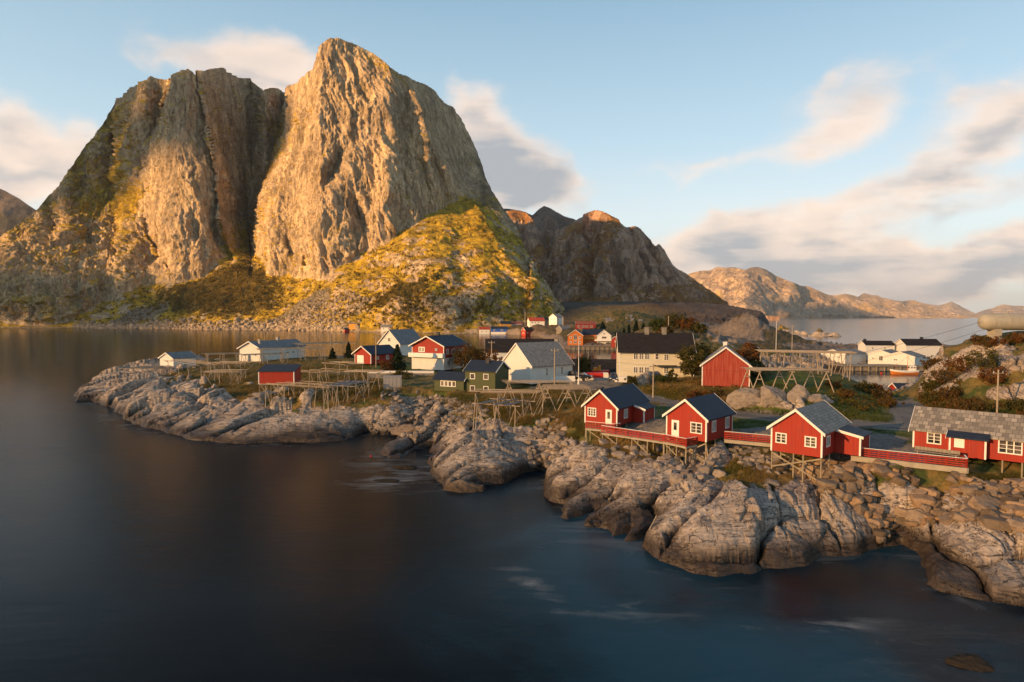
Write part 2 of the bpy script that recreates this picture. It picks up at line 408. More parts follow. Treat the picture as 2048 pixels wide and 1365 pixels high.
def off1(X, Y, D):
    m = D / F
    xr = np.interp(Y, *np.array(RIDGE, float).T)
    o = 2.3 * m * np.maximum(X - xr, 0) * sstep(Y, 655, 600)
    # left crag: rounded tower, its right side falls back into the ravine
    xc = np.interp(Y, *np.array(CRAG, float).T); xv = np.interp(Y, *np.array(RAV, float).T)
    fade = sstep(Y, 575, 470)
    side = np.clip(X - xc, 0, None) * (X < xv)
    rise = 2.4 * m * np.clip(X - xc, 0, None)
    depth_v = 2.4 * m * (xv - xc)
    right = np.exp(-np.clip(X - xv, 0, None) / 9.0)
    o = o + fade * np.where(X < xv, rise, depth_v * right)
    # rounded left edge of the crag and of the main wall
    xl = np.interp(Y, [150, 250, 300, 400, 470, 560], [340, 318, 292, 283, 292, 350])
    o = o + fade * 55 * sstep(xl - X, -22, 10) * np.ones_like(X)
    o = o + fade * 26 * (np.clip((X - 0.5 * (xl + xc)) / (0.5 * (xc - xl) + 1), -1, 1) ** 2) * (X < xc) * (X > xl)
    ml = np.clip(1 - (X - xv) / 60.0, 0, 1) * (X >= xv)
    o = o + fade * 45 * ml ** 2
    # diagonal grassy ramp and cave-like overhangs on the main wall
    o = o + 22 * gauss(X, Y, 672, 335, 16, 55, -25) - 14 * gauss(X, Y, 640, 330, 22, 40, -25)
    o = o + 26 * gauss(X, Y, 720, 430, 10, 34, 18) + 14 * gauss(X, Y, 795, 410, 7, 45, 10)
    o = o + 20 * gauss(X, Y, 577, 495, 7, 18, 20) + 30 * gauss(X, Y, 612, 522, 6, 9)
    o = o - 16 * gauss(X, Y, 760, 330, 70, 160) + 18 * gauss(X, Y, 840, 320, 9, 90, 14) + 12 * gauss(X, Y, 880, 360, 8, 70, 16)
    o = o + 30 * gauss(X, Y, 505, 250, 10, 60, -4) - 22 * gauss(X, Y, 528, 260, 9, 70, -4)
    o = o + 24 * gauss(X, Y, 255, 250, 14, 60, -30) + 24 * gauss(X, Y, 318, 210, 10, 40, -15) - 20 * gauss(X, Y, 290, 205, 14, 45, -15)
    # bare whaleback above the village
    o = o - 34 * gauss(X, Y, 935, 600, 70, 22, 30) - 14 * gauss(X, Y, 860, 590, 20, 30, 30)
    o = o + 16 * gauss(X, Y, 1010, 545, 16, 60, 30)
    return o
def disp1(P, X, Y):
    x, y, z = P[..., 0], P[..., 1], P[..., 2]
    cf = np.interp(X, *np.array(CF, float).T)
    cl = sstep(cf - Y, -12, 14)
    wx = x + 14 * pn3(x / 60, y / 60, z / 60, 31); wz = z + 20 * pn3(x / 50, y / 50, z / 70, 33)
    big = fbm3(wx / 85, y / 85, wz / 420, 3, 40, 0.5, True) * 10
    mid = fbm3((wx + 0.25 * z) / 24, y / 30, wz / 150, 4, 50, 0.6, True) * 7.5
    fin_ = fbm3((wx + 0.2 * z) / 6.5, y / 8, wz / 26, 3, 60, 0.6, True) * 2.6
    blk = fbm3(x / 14, y / 14, z / 14, 3, 70, 0.55) * 2.2
    crest = 1 - 0.75 * sstep(Y - np.interp(X, *np.array(SIL1, float).T), 60, 4) * np.maximum(sstep(X, 560, 600), sstep(X, 300, 250))
    flank = 1 - 0.45 * sstep(X - np.interp(Y, *np.array(RIDGE, float).T), -5, 15)
    rocky = (big + mid) * crest * flank + fin_ + blk * crest
    sh = sstep(X, 310, 240)
    rocky = rocky * (1 + 0.2 * sh) + sh * fbm3((x + .8 * z) / 70, y / 60, (z - .5 * x) / 40, 5, 90, 0.6, True) * 15 * (1 - .8 * sstep(Y - np.interp(X, *np.array(SIL1, float).T), 40, 4))
    soft = fbm3(x / 50, y / 50, z / 50, 4, 80, 0.5) * 7 + sstep(fbm3(x / 40, y / 40, z / 30, 2, 81), -0.1, 0.3) * sstep(X, 600, 760) * fbm3(x / 16, y / 16, z / 12, 4, 82, 0.6, True) * 4.5 + fbm3(x / 5, y / 5, z / 5, 2, 86) * 0.9
    wh = sstep(X, 840, 900) * sstep(Y, 520, 570)
    soft = soft + wh * fbm3((x + y) / 30, (x - y) / 60, z / 18, 4, 94, 0.55, True) * 7
    k = sstep(Y, 662, 640)
    return (rocky * cl + soft * (1 - cl)) * (0.25 + 0.75 * k) - 3.0 * cl
def veg1(P, X, Y, nz):
    x, y, z = P[..., 0], P[..., 1], P[..., 2]
    cf = np.interp(X, *np.array(CF, float).T); below = sstep(Y, cf - 4, cf + 10)
    n = fbm3(x / 60, y / 60, z / 60, 4, 120); n2 = fbm3(x / 18, y / 18, z / 18, 3, 125)
    veg = 0.15 + 1.25 * (nz - 0.38) + 0.35 * n + 0.2 * n2
    # mossy ramp, left shoulder, crest caps
    veg = veg + 0.55 * gauss(X, Y, 615, 230, 16, 70, -28) + 0.45 * gauss(X, Y, 655, 290, 12, 40, -30) + 0.3 * gauss(X, Y, 560, 270, 12, 50, 0)
    veg = veg + 0.16 * sstep(X, 330, 250) * sstep(Y, 560, 400) + 0.02 * sstep(X, 300, 250) + 0.6 * gauss(X, Y, 235, 410, 70, 50) + 0.5 * gauss(X, Y, 475, 480, 26, 40, 10)
    veg = veg + 0.5 * gauss(X, Y, 760, 130, 90, 10, -35) + 0.5 * gauss(X, Y, 950, 440, 70, 40, -30) + 0.04 * sstep(X, 960, 1000) + 0.08 * sstep(X, 900, 960) - .25 * sstep(Y, 540, 600) * sstep(X, 830, 930) - .3 * sstep(X - np.interp(Y, *np.array(RIDGE, float).T), -8, 8)
    veg = veg - 0.5 * gauss(X, Y, 360, 420, 60, 110) - 0.45 * gauss(X, Y, 700, 250, 120, 170)
    veg = veg + below * (0.38 + 0.30 * n + 0.40 * n2 - 0.38 * sstep(fbm3(x / 26, y / 26, z / 16, 3, 128), 0.05, 0.3)) - 0.9 * gauss(X, Y, 920, 605, 55, 13, 32) - 0.5 * gauss(X, Y, 870, 520, 60, 14, 20)
    scree = sstep(gauss(X, Y, 280, 628, 75, 18, 12) + gauss(X, Y, 610, 612, 75, 14, 32) * 0.9 + gauss(X, Y, 560, 645, 60, 16, 15) * .6 + gauss(X, Y, 470, 657, 200, 6) + gauss(X, Y, 505, 490, 10, 30, -30) * .7 + gauss(X, Y, 430, 520, 60, 8, 50) * .0 + 0.32 * n + 0.15 * n2, 0.42, 0.66)
    scree = scree * .85; scree = np.maximum(scree, 0.8 * sstep(Y, pl(X[0], FOOT1)[None, :] - 5, pl(X[0], FOOT1)[None, :] - 1))
    bush = 0.85 * gauss(X, Y, 400, 590, 120, 45, 5) + 0.8 * gauss(X, Y, 480, 560, 90, 40, 20) + 0.5 * gauss(X, Y, 520, 610, 80, 40) + 0.75 * gauss(X, Y, 760, 600, 90, 16, 20) + 0.6 * gauss(X, Y, 820, 620, 60, 30, 30) + 0.55 * gauss(X, Y, 940, 620, 40, 18) + 0.45 * gauss(X, Y, 830, 570, 70, 16, 18)
    bush = (bush + 0.35 * n2 - 0.05) * below - 0.6 * scree
    return {'veg': veg, 'scree': scree, 'bush': bush}
M_M1 = cliff_material("mountain_rock", (0.47, 0.345, 0.20), (0.74, 0.54, 0.32), (0.26, 0.18, 0.03), (0.66, 0.42, 0.035))
xs1 = np.arange(-260, 1181, 1.5)
mt1, P1, X1, Y1 = relief("mountain", xs1, SIL1, FOOT1, fd1, slope1, off1, M_M1, 440, disp1, veg1)
_qx, _qy = project(P1)
def on_m1(px, py):
    d = (_qx - px) ** 2 + (_qy - py) ** 2
    i = np.unravel_index(np.argmin(d), d.shape); return P1[i]

# second mountain, behind the strait
SIL2 = [(960,470),(1000,425),(1014,421),(1030,420),(1050,425),(1063,436),(1072,453),(1085,462),(1120,458),(1140,450),(1155,436),(1175,424),(1190,420),(1210,424),(1222,428),(1238,436),(1241,447),(1252,455),(1262,454),(1270,452),(1284,457),(1292,470),(1303,488),(1312,492),(1319,487),(1330,498),(1342,522),(1352,536),(1370,547),(1392,562),(1420,580),(1445,597),(1457,605),(1460,616),(1462,622)]
FOOT2 = [(960,615),(1150,612),(1300,614),(1400,618),(1450,620),(1462,622)]
def slope2(X, Y, T):
    return np.maximum(0.9 + 0.9 * sstep(X, 1180, 1260) * sstep(Y, 590, 540) + 0.5 * pn2(X / 40, Y / 30, 7) - 0.35 * sstep(Y, 570, 610), 0.3)
def off2(X, Y, D):
    m = D / F
    xr = np.interp(Y, [420, 470, 520, 560, 610], [1200, 1232, 1262, 1300, 1380])
    o = 0.9 * m * np.clip(X - xr, 0, None)
    o = o + 60 * gauss(X, Y, 1275, 500, 7, 60, 20) + 60 * gauss(X, Y, 1320, 540, 7, 60, 25) - 40 * gauss(X, Y, 1250, 520, 9, 70, 10) + 60 * gauss(X, Y, 1105, 520, 30, 90, 0)
    return o + 1.2 * m * np.clip(1175 - X, 0, None)
def disp2(P, X, Y):
    x, y, z = P[..., 0], P[..., 1], P[..., 2]
    return fbm3(x / 160, y / 160, z / 320, 4, 210, 0.5, True) * 34 * (.25 + .75 * sstep(Y - pl(X[0], SIL2)[None, :], 2, 40)) + fbm3(x / 34, y / 50, z / 90, 4, 220, 0.6, True) * 12 * (.3 + .7 * sstep(Y - pl(X[0], SIL2)[None, :], 0, 25)) - 6
def veg2(P, X, Y, nz):
    x, y, z = P[..., 0], P[..., 1], P[..., 2]
    n = fbm3(x / 110, y / 110, z / 110, 4, 230)
    return {'veg': 0.48 + 0.9 * (nz - 0.5) + 0.7 * n - 0.5 * sstep(X, 1225, 1260) * sstep(Y, 590, 520), 'scree': np.zeros_like(X), 'bush': 0.3 * n + 0.2 * sstep(Y, 590, 610)}
M_M2 = cliff_material("far_rock", (0.36, 0.21, 0.135), (0.66, 0.42, 0.27), (0.27, 0.12, 0.045), (0.40, 0.20, 0.055), 0.5)
relief("mountain", np.arange(960, 1462.1, 1.5), SIL2, FOOT2, lambda x, fy: np.full_like(x, 1550.0), slope2, off2, M_M2, 130, disp2, veg2)

# the rest of the range, farther and farther
def ridge_far(sil, foot, d, slope, mat, amp, seed, back, vegb=0.3, step=2.0, rows=70, xr=None):
    xs = np.arange(sil[0][0], sil[-1][0] + 1, step)
    def dp(P, X, Y):
        x, y, z = P[..., 0], P[..., 1], P[..., 2]
        s = amp * 5
        return fbm3(x / s, y / s, z / s, 6, seed, 0.55, True) * amp * (.3 + .7 * sstep(Y - pl(X[0], sil)[None, :], 0, 25))
    def vg(P, X, Y, nz):
        s = amp * 8; n = fbm3(P[..., 0] / s, P[..., 1] / s, P[..., 2] / s, 4, seed + 9)
        return {'veg': vegb + 0.6 * n, 'scree': np.zeros_like(X), 'bush': np.zeros_like(X)}
    relief("mountain", xs, sil, foot, lambda x, fy: np.full_like(x, d), lambda X, Y, T: slope + 0.25 * pn2(X / 40, Y / 14, seed), lambda X, Y, D: 0.0 * X + (0 if xr is None else D / F * (0.8 * np.clip(X - xr, 0, None) + 0.9 * np.clip(xr - X, 0, None))), mat, rows, dp, vg, back)
M_DK = cliff_material("dark_shaded_rock", (0.035, 0.034, 0.034), (0.06, 0.057, 0.055), (0.035, 0.03, 0.018), (0.05, 0.045, 0.025), 0.3)  # rock colour made dark in place of the clouds' shade on the far peak
M_FR = cliff_material("distant_rock", (0.50, 0.36, 0.23), (0.68, 0.48, 0.30), (0.46, 0.31, 0.13), (0.58, 0.38, 0.16), 0.12)
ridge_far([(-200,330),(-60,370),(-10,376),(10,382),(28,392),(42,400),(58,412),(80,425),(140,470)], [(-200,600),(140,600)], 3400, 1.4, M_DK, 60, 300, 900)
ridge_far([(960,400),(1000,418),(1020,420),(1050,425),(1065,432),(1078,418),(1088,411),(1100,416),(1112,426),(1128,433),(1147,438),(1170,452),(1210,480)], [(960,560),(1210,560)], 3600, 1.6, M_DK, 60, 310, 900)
ridge_far([(1340,600),(1360,565),(1376,549),(1400,543),(1420,541),(1434,535),(1452,537),(1470,536),(1490,541),(1500,536),(1515,535),(1530,539),(1550,551),(1575,562),(1600,571),(1625,575),(1650,588),(1675,598),(1690,608),(1720,620),(1750,628),(1775,633.4),(1790,634.5)], [(1340,631.5),(1790,634.8)], 6500, 0.6, M_FR, 60, 320, 3000, xr=1490)
ridge_far([(1600,600),(1650,592),(1680,590),(1692,588),(1715,595),(1727,587),(1740,591),(1755,592),(1770,598),(1800,603),(1825,601),(1850,608),(1880,620),(1915,632),(1935,635)], [(1600,633),(1935,635.4)], 10500, 0.45, M_FR, 90, 330, 3000)
ridge_far([(1790,625),(1830,612),(1850,608),(1875,612),(1895,607),(1903,604),(1915,610),(1935,620),(1950,628),(1965,622),(1985,617),(2005,610),(2025,612),(2048,614),(2090,617),(2200,622),(2400,634)], [(1790,634),(2400,637)], 17000, 0.35, M_FR, 130, 340, 4000)
ridge_far([(1455,624),(1475,617),(1495,620),(1510,626),(1530,631),(1560,633)], [(1455,632),(1560,633.8)], 3300, 0.35, M_M2, 10, 350, 500)

# ------------------------------------------------------------------ water
m, b = new_mat("sea_water")
pos = b.gp
sepw = b.n('ShaderNodeSeparateXYZ'); b.set(sepw.inputs[0], pos)
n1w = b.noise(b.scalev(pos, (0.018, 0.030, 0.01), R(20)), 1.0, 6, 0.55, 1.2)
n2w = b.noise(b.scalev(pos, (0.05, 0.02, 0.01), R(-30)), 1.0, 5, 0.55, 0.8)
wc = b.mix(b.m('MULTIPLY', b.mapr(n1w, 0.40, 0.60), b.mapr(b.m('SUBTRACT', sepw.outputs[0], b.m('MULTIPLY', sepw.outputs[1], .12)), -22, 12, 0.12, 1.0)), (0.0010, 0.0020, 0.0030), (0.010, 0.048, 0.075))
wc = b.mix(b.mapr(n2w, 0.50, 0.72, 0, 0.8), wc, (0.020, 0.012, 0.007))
# long-exposure foam: soft milky threads near the rocks
fo = b.noise(b.scalev(pos, (0.10, 0.32, 0.1), R(25)), 1.0, 6, 0.6, 1.5)
foam = b.m('MULTIPLY', b.mapr(fo, 0.42, 0.86), b.attr('foam'))
wc = b.mix(b.m('MULTIPLY', foam, 1.0, clamp=True), wc, (0.26, 0.27, 0.27))
rp = b.noise(b.scalev(pos, (0.35, 0.9, 1), R(8)), 1.0, 5, 0.6, 0.4)
rp2 = b.noise(b.scalev(pos, (0.03, 0.10, 1), R(-5)), 1.0, 4, 0.55, 0.4)
hb = b.m('ADD', b.m('MULTIPLY', rp, 0.12), b.m('MULTIPLY', rp2, 0.35))
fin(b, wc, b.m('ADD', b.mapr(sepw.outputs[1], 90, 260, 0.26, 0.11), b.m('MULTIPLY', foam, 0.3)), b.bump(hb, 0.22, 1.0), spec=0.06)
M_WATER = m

# ------------------------------------------------------------------ unseen clouds, added behind the viewer to shade parts of the mountains
m, b = new_mat("shade_cloud_white"); fin(b, (0.8, 0.8, 0.8), 1.0, spec=0.0); M_SHADE_CLOUD = m
def shade_cloud(px, py, d, rx, ry, seed, s=6500.0, mat=None):
    if d and d > 3000: s = 14500.0
    T = Vector(at_d(px, py, d)) if d else Vector(on_m1(px, py)); m_ = T.y / F
    n = 40; u = np.linspace(0, math.pi, n)[:, None]; v = np.linspace(0, 2 * math.pi, 2 * n)[None, :-1]
    X_ = np.sin(u) * np.cos(v); Y_ = np.sin(u) * np.sin(v); Z_ = np.cos(u) * np.ones_like(v)
    k = 1 + 0.55 * fbm3(X_ * 1.3 + seed, Y_ * 1.3, Z_ * 1.3, 4, seed, 0.55)
    side = Vector((sd_.y, -sd_.x, 0)).normalized(); along = Vector((sd_.x, sd_.y, 0)).normalized()
    a = rx * m_ * 0.9; c_ = ry * m_
    P = T + sd_ * s
    V = np.array(P) + (X_ * k * a)[..., None] * np.array(side) + (Y_ * k * a * 1.2)[..., None] * np.array(along) + (Z_ * k * c_)[..., None] * np.array((0, 0, 1.0))
    V = np.concatenate([V, V[:, :1]], 1)
    o = grid_mesh("shade_cloud", V, mat or M_SHADE_CLOUD); tag(o, kind='structure')
for c_ in [(215, 265, None, 135, 125, 21), (340, 215, None, 105, 88, 30), (430, 225, None, 80, 70, 22), (500, 215, None, 50, 50, 31), (262, 190, None, 75, 80, 33), (262, 310, None, 60, 90, 34), (150, 380, None, 60, 50, 35), (190, 600, None, 220, 34, 23), (320, 606, None, 90, 30, 26), (985, 618, None, 120, 32, 24), (1095, 428, 3700, 130, 70, 27), (1650, 600, 6600, 100, 26, 28)]:
    shade_cloud(*c_)
# unseen translucent veil, added to dim the sun on the islet and the cabins
m, b = new_mat("sun_veil"); fin(b, (0.8, 0.8, 0.8), 1.0, spec=0.0)
tr_ = b.n('ShaderNodeBsdfTransparent'); mx_ = b.n('ShaderNodeMixShader'); mx_.inputs[0].default_value = 0.24
b.t.links.new(tr_.outputs[0], mx_.inputs[1]); b.t.links.new(b.pr.outputs[0], mx_.inputs[2]); b.t.links.new(mx_.outputs[0], b.out.inputs[0])
shade_cloud(1000, 760, 150, 2700, 1150, 29, 6500.0, m)
# ================================================================== LAND
def wz(px, py, z): return at_z(px, py, z)[:2]
SH = [(150,806),(180,802),(205,812),(240,826),(262,846),(330,868),(400,884),(470,888),(560,887),(640,884),(690,880),(728,866),(762,868),(800,868),(838,858),
      (800,880),(758,908),(765,918),(800,916),(838,900),(868,893),(852,930),(850,944),(872,962),(884,978),(915,983),(950,972),(1000,966),(1050,950),(1066,944),
      (1075,940),(1100,950),(1092,972),(1096,1002),(1128,1012),(1132,1036),(1150,1040),(1182,1022),(1172,1052),(1215,1062),(1225,1078),(1262,1064),(1258,1086),(1290,1084),(1318,1062),(1300,1100),(1312,1122),(1370,1138),(1440,1150),(1500,1146),(1522,1134),(1610,1132),(1655,1112),(1720,1106),(1765,1092),(1800,1088),(1822,1102),(1840,1140),(1838,1165),(1880,1182),(1960,1202),(2048,1212),(2300,1260)]
poly = [wz(a, b_, 0.0) for a, b_ in SH]
def dd(px, d):
    r = ray(px, 640.0); return (r[0] * d, d)
BACK = [(2600,60),(2600,185),(2048,190),(1840,178),(1810,172),(1765,168),(1745,152),(1700,150),(1668,160),(1655,190),(1655,262),(1760,262),(1950,262),(2080,290),(2080,400),(1800,410),(1690,418),(1600,430),(1575,452),(1560,480),(1530,520),(1520,700),(1540,1000),(1440,1250),(1130,1400),(980,1100),(985,775),(1030,708),(1078,655),(1092,560),(1120,455),(1128,412),(1150,405),(1205,402),(1240,398),(1250,300),(1262,200),(1262,172),(1180,170),(1120,172),(1050,205),(950,212),(925,225),(800,245),(640,262),(520,250),(440,246),(300,232),(235,225),(190,205),(160,180)]
poly += [dd(a, b_) for a, b_ in BACK]
poly = np.array(poly)
def sdist(x, y, pg=None):
    pg = poly if pg is None else pg
    sh = x.shape; x = x.ravel(); y = y.ravel()
    d2 = np.full(x.shape, 1e18); ins = np.zeros(x.shape, bool)
    n = len(pg)
    for i in range(n):
        ax, ay = pg[i]; bx, by = pg[(i + 1) % n]
        ex, ey = bx - ax, by - ay; L = ex * ex + ey * ey
        t = np.clip(((x - ax) * ex + (y - ay) * ey) / L, 0, 1)
        d2 = np.minimum(d2, (x - ax - t * ex) ** 2 + (y - ay - t * ey) ** 2)
        c = (ay > y) != (by > y)
        if abs(ey) > 1e-9: ins ^= c & (x < ex * (y - ay) / ey + ax)
    s = np.sqrt(d2) * np.where(ins, 1, -1)
    return s.reshape(sh)
CP = [ # px, py, height of the ground
 (1700,930,6.7),(1800,936,6.7),(1930,952,6.2),(2048,980,4.7),(1985,965,5.2),(1560,926,5.2),(1610,950,4.5),(1660,962,4.2),
 (1720,1000,3.4),(1800,1030,2.4),(1860,1000,3.6),(1900,1040,2.6),(2040,1050,3.2),(1640,1000,3.6),(1450,962,4.4),(1560,1030,3.5),(1400,1060,2.6),(1650,1060,2.4),(1700,1030,3.0),
 (1860,1030,3.4),(1950,1040,3.4),(2048,1100,2.6),(1490,930,5.2),
 (1130,918,3.6),(1200,925,3.6),(1290,930,3.9),(1350,955,3.2),(1420,935,4.2),(1200,880,5.0),(1180,860,5.8),(1300,890,4.8),(1440,895,5.2),(1500,885,6.2),(1250,985,2.6),(1160,985,2.6),(1370,985,3.2),
 (1250,858,6.9),(1330,850,7.2),(1500,865,7.2),(1600,840,7.4),(1750,855,7.3),(1800,885,7.2),(2040,905,7.2),(1850,920,7.1),(1720,890,7.2),(1560,880,7.0),(1480,860,7.2),
 (1760,820,7.4),(1850,800,7.6),(1310,800,7.3),(1400,818,7.2),(1500,832,7.2),(1180,830,6.6),(1150,840,6.0),
 (1470,806,8.0),(1530,790,9.6),(1600,792,9.9),(1650,790,9.9),(1600,738,11.6),(1540,742,11.2),(1680,748,10.6),(1735,768,8.6),(1765,792,6.6),(1785,815,6.6),(1700,790,9.2),(1700,815,8.2),
 (1400,782,8.4),(1500,782,8.7),(1450,790,8.2),(1240,768,8.3),(1380,755,9.5),(1300,762,9.2),(1350,790,8.1),(1300,785,7.9),
 (1180,762,8.3),(1120,775,7.7),(1060,775,7.3),(1000,790,6.9),(860,790,6.8),(940,792,6.9),(900,800,6.5),
 (770,790,6.4),(850,797,6.3),(940,808,6.2),(780,856,1.2),(870,852,1.6),(820,830,3.6),(740,850,1.6),
 (957,850,4.2),(1025,862,4.1),(900,850,4.0),(990,850,4.6),(1060,866,4.2),(1085,860,5.0),(1000,820,6.0),(1100,830,6.3),(1150,815,6.8),(920,900,3.2),(1000,920,3.2),(960,880,3.8),(1050,905,2.6),(1090,905,1.9),(1110,860,5.2),(880,910,2.2),(820,890,1.6),(790,898,1.5),
 (520,812,3.8),(600,792,5.4),(620,832,3.1),(650,836,2.8),(700,822,3.8),(745,800,5.3),(560,852,2.2),(700,855,1.6),
 (400,772,4.6),(330,752,5.0),(480,762,5.6),(560,722,6.6),(650,722,6.9),(500,717,6.8),(730,738,7.9),(740,762,6.6),(820,740,8.2),
 (200,785,2.2),(250,765,3.0),(285,752,3.6),(300,802,2.6),(400,822,2.6),(460,832,2.4),(480,802,4.0),(340,790,4.0),(640,770,5.6),(680,770,6.0),
 (1900,830,7.6),(2048,832,7.8),(1845,752,10.6),(1865,714,14.0),(1890,692,16.2),(1840,780,8.0),(1930,676,17.6),(2000,672,18.4),(2060,668,18.6),(1910,790,9.4),(1980,780,10.8),(2040,786,10.8),(1985,722,15.0),(1850,800,7.8),(2100,760,13.0),(1950,745,13.2),
]
cp = np.array([at_z(a, b_, z) for a, b_, z in CP])
CPD = [ # px, distance, height
 (1800,115,6.2),(1815,118,5.0),(1826,124,4.6),(1805,122,5.2),(1832,135,4.0),(1800,130,4.6),(1800,150,2.8),(1822,130,4.5),(1822,150,2.4),(1765,125,6.0),(1765,140,3.8),(1715,135,7.0),(1860,145,9),(1900,150,12),(1830,172,1.5),(1800,165,1.6),(2000,140,18.5),(2060,150,17),(2000,175,4),(1700,146,4.0),(1740,145,2.6),(1650,150,7.0),(1550,145,9.8),(1500,160,7.0),(1430,150,8.5),(1300,150,7.2),(1200,150,5.5),(1150,165,3.0),(1060,160,6.0),(1040,195,3.0),(960,190,6.0),(800,210,8.6),(800,240,2.5),(650,230,6.5),(500,230,6.0),(350,220,4.6),(250,205,2.6),
 (1300,200,5.5),(1400,220,6.5),(1500,220,5.0),(1560,240,4.0),(1620,240,3.0),(1620,300,3.5),(1700,275,2.4),(1850,275,2.4),(1950,280,2.4),(1700,380,2.5),(1850,380,2.5),(1600,380,3.0),
 (1160,420,2.6),(1215,415,2.6),(1240,440,5),(1145,470,8),(1180,500,13),(1230,520,27),(1200,540,23),(1170,560,10),(1270,520,26),(1300,500,18),(1330,480,14),(1230,620,18),(1310,400,14),(1360,360,15.0),(1405,340,15.6),(1438,345,9),(1440,420,4),(1452,420,6),(1465,440,19),(1480,430,24.5),(1497,428,25),(1520,432,19),(1545,440,6),(1560,450,2),(1500,490,14),(1475,520,12),(1400,470,12),(1350,560,16),(1400,560,14),(1420,640,10),(1460,640,5),(1300,280,8),(1400,290,11),
 (1440,760,24),(1380,800,34),(1300,850,40),(1200,900,36),(1140,900,32),(1150,700,12),(1110,760,14),(1060,700,12.3),(1085,700,12.4),(1115,690,10.6),(1100,645,6),(1125,600,5.5),(1145,560,6.5),(1040,740,9),(1010,780,9),(1000,800,12),(1150,1250,48),(1300,1250,50),(1420,1150,42),(1480,900,18),(1130,640,7),
]
cpd = np.array([[*dd(a, d), z] for a, d, z in CPD])
CPA = np.concatenate([cp, cpd])
def _lp(x, y): return np.stack([np.arctan2(x, y), np.log(np.hypot(x, y))], -1)
cA = _lp(CPA[:, 0], CPA[:, 1]); n_ = len(CPA)
K = np.linalg.norm(cA[:, None] - cA[None], axis=-1)
Amat = np.block([[K - 0.006 * np.eye(n_), np.ones((n_, 1)), cA], [np.ones((1, n_)), np.zeros((1, 3))], [cA.T, np.zeros((2, 3))]])
sol = np.linalg.solve(Amat, np.concatenate([CPA[:, 2], np.zeros(3)]))
def base_h(x, y):
    sh = np.shape(x); q = _lp(np.ravel(x), np.ravel(y)); out = np.empty(len(q))
    for s in range(0, len(q), 40000):
        qq = q[s:s + 40000]
        k = np.sqrt((qq[:, None, 0] - cA[None, :, 0]) ** 2 + (qq[:, None, 1] - cA[None, :, 1]) ** 2)
        out[s:s + 40000] = k @ sol[:n_] + sol[n_] + qq @ sol[n_ + 1:]
    return out.reshape(sh)
ROADPX = [(1090,775,7.6),(1150,776,7.9),(1200,780,7.9),(1250,786,7.7),(1310,801,7.35),(1400,817,7.25),(1500,831,7.3),(1600,840,7.4),(1700,848,7.4),(1800,853,7.4),(1900,862,7.4),(2060,872,7.4)]
road_pts = np.array([at_z(a, b_, z) for a, b_, z in ROADPX])
ROAD2PX = [(1838,856,7.4),(1826,836,7.5),(1815,822,7.5),(1806,812,7.3),(1800,806,7.0)]
road2_pts = np.array([at_z(a, b_, z) for a, b_, z in ROAD2PX])
def pdist(x, y, pts):
    d = np.full(x.shape, 1e9); zz_ = np.zeros(x.shape)
    for i in range(len(pts) - 1):
        a, b_ = pts[i], pts[i + 1]; e = b_ - a; L = e[0] ** 2 + e[1] ** 2
        t = np.clip(((x - a[0]) * e[0] + (y - a[1]) * e[1]) / L, 0, 1)
        q = np.hypot(x - a[0] - t * e[0], y - a[1] - t * e[1]); z = a[2] + t * e[2]
        zz_ = np.where(q < d, z, zz_); d = np.minimum(d, q)
    return d, zz_
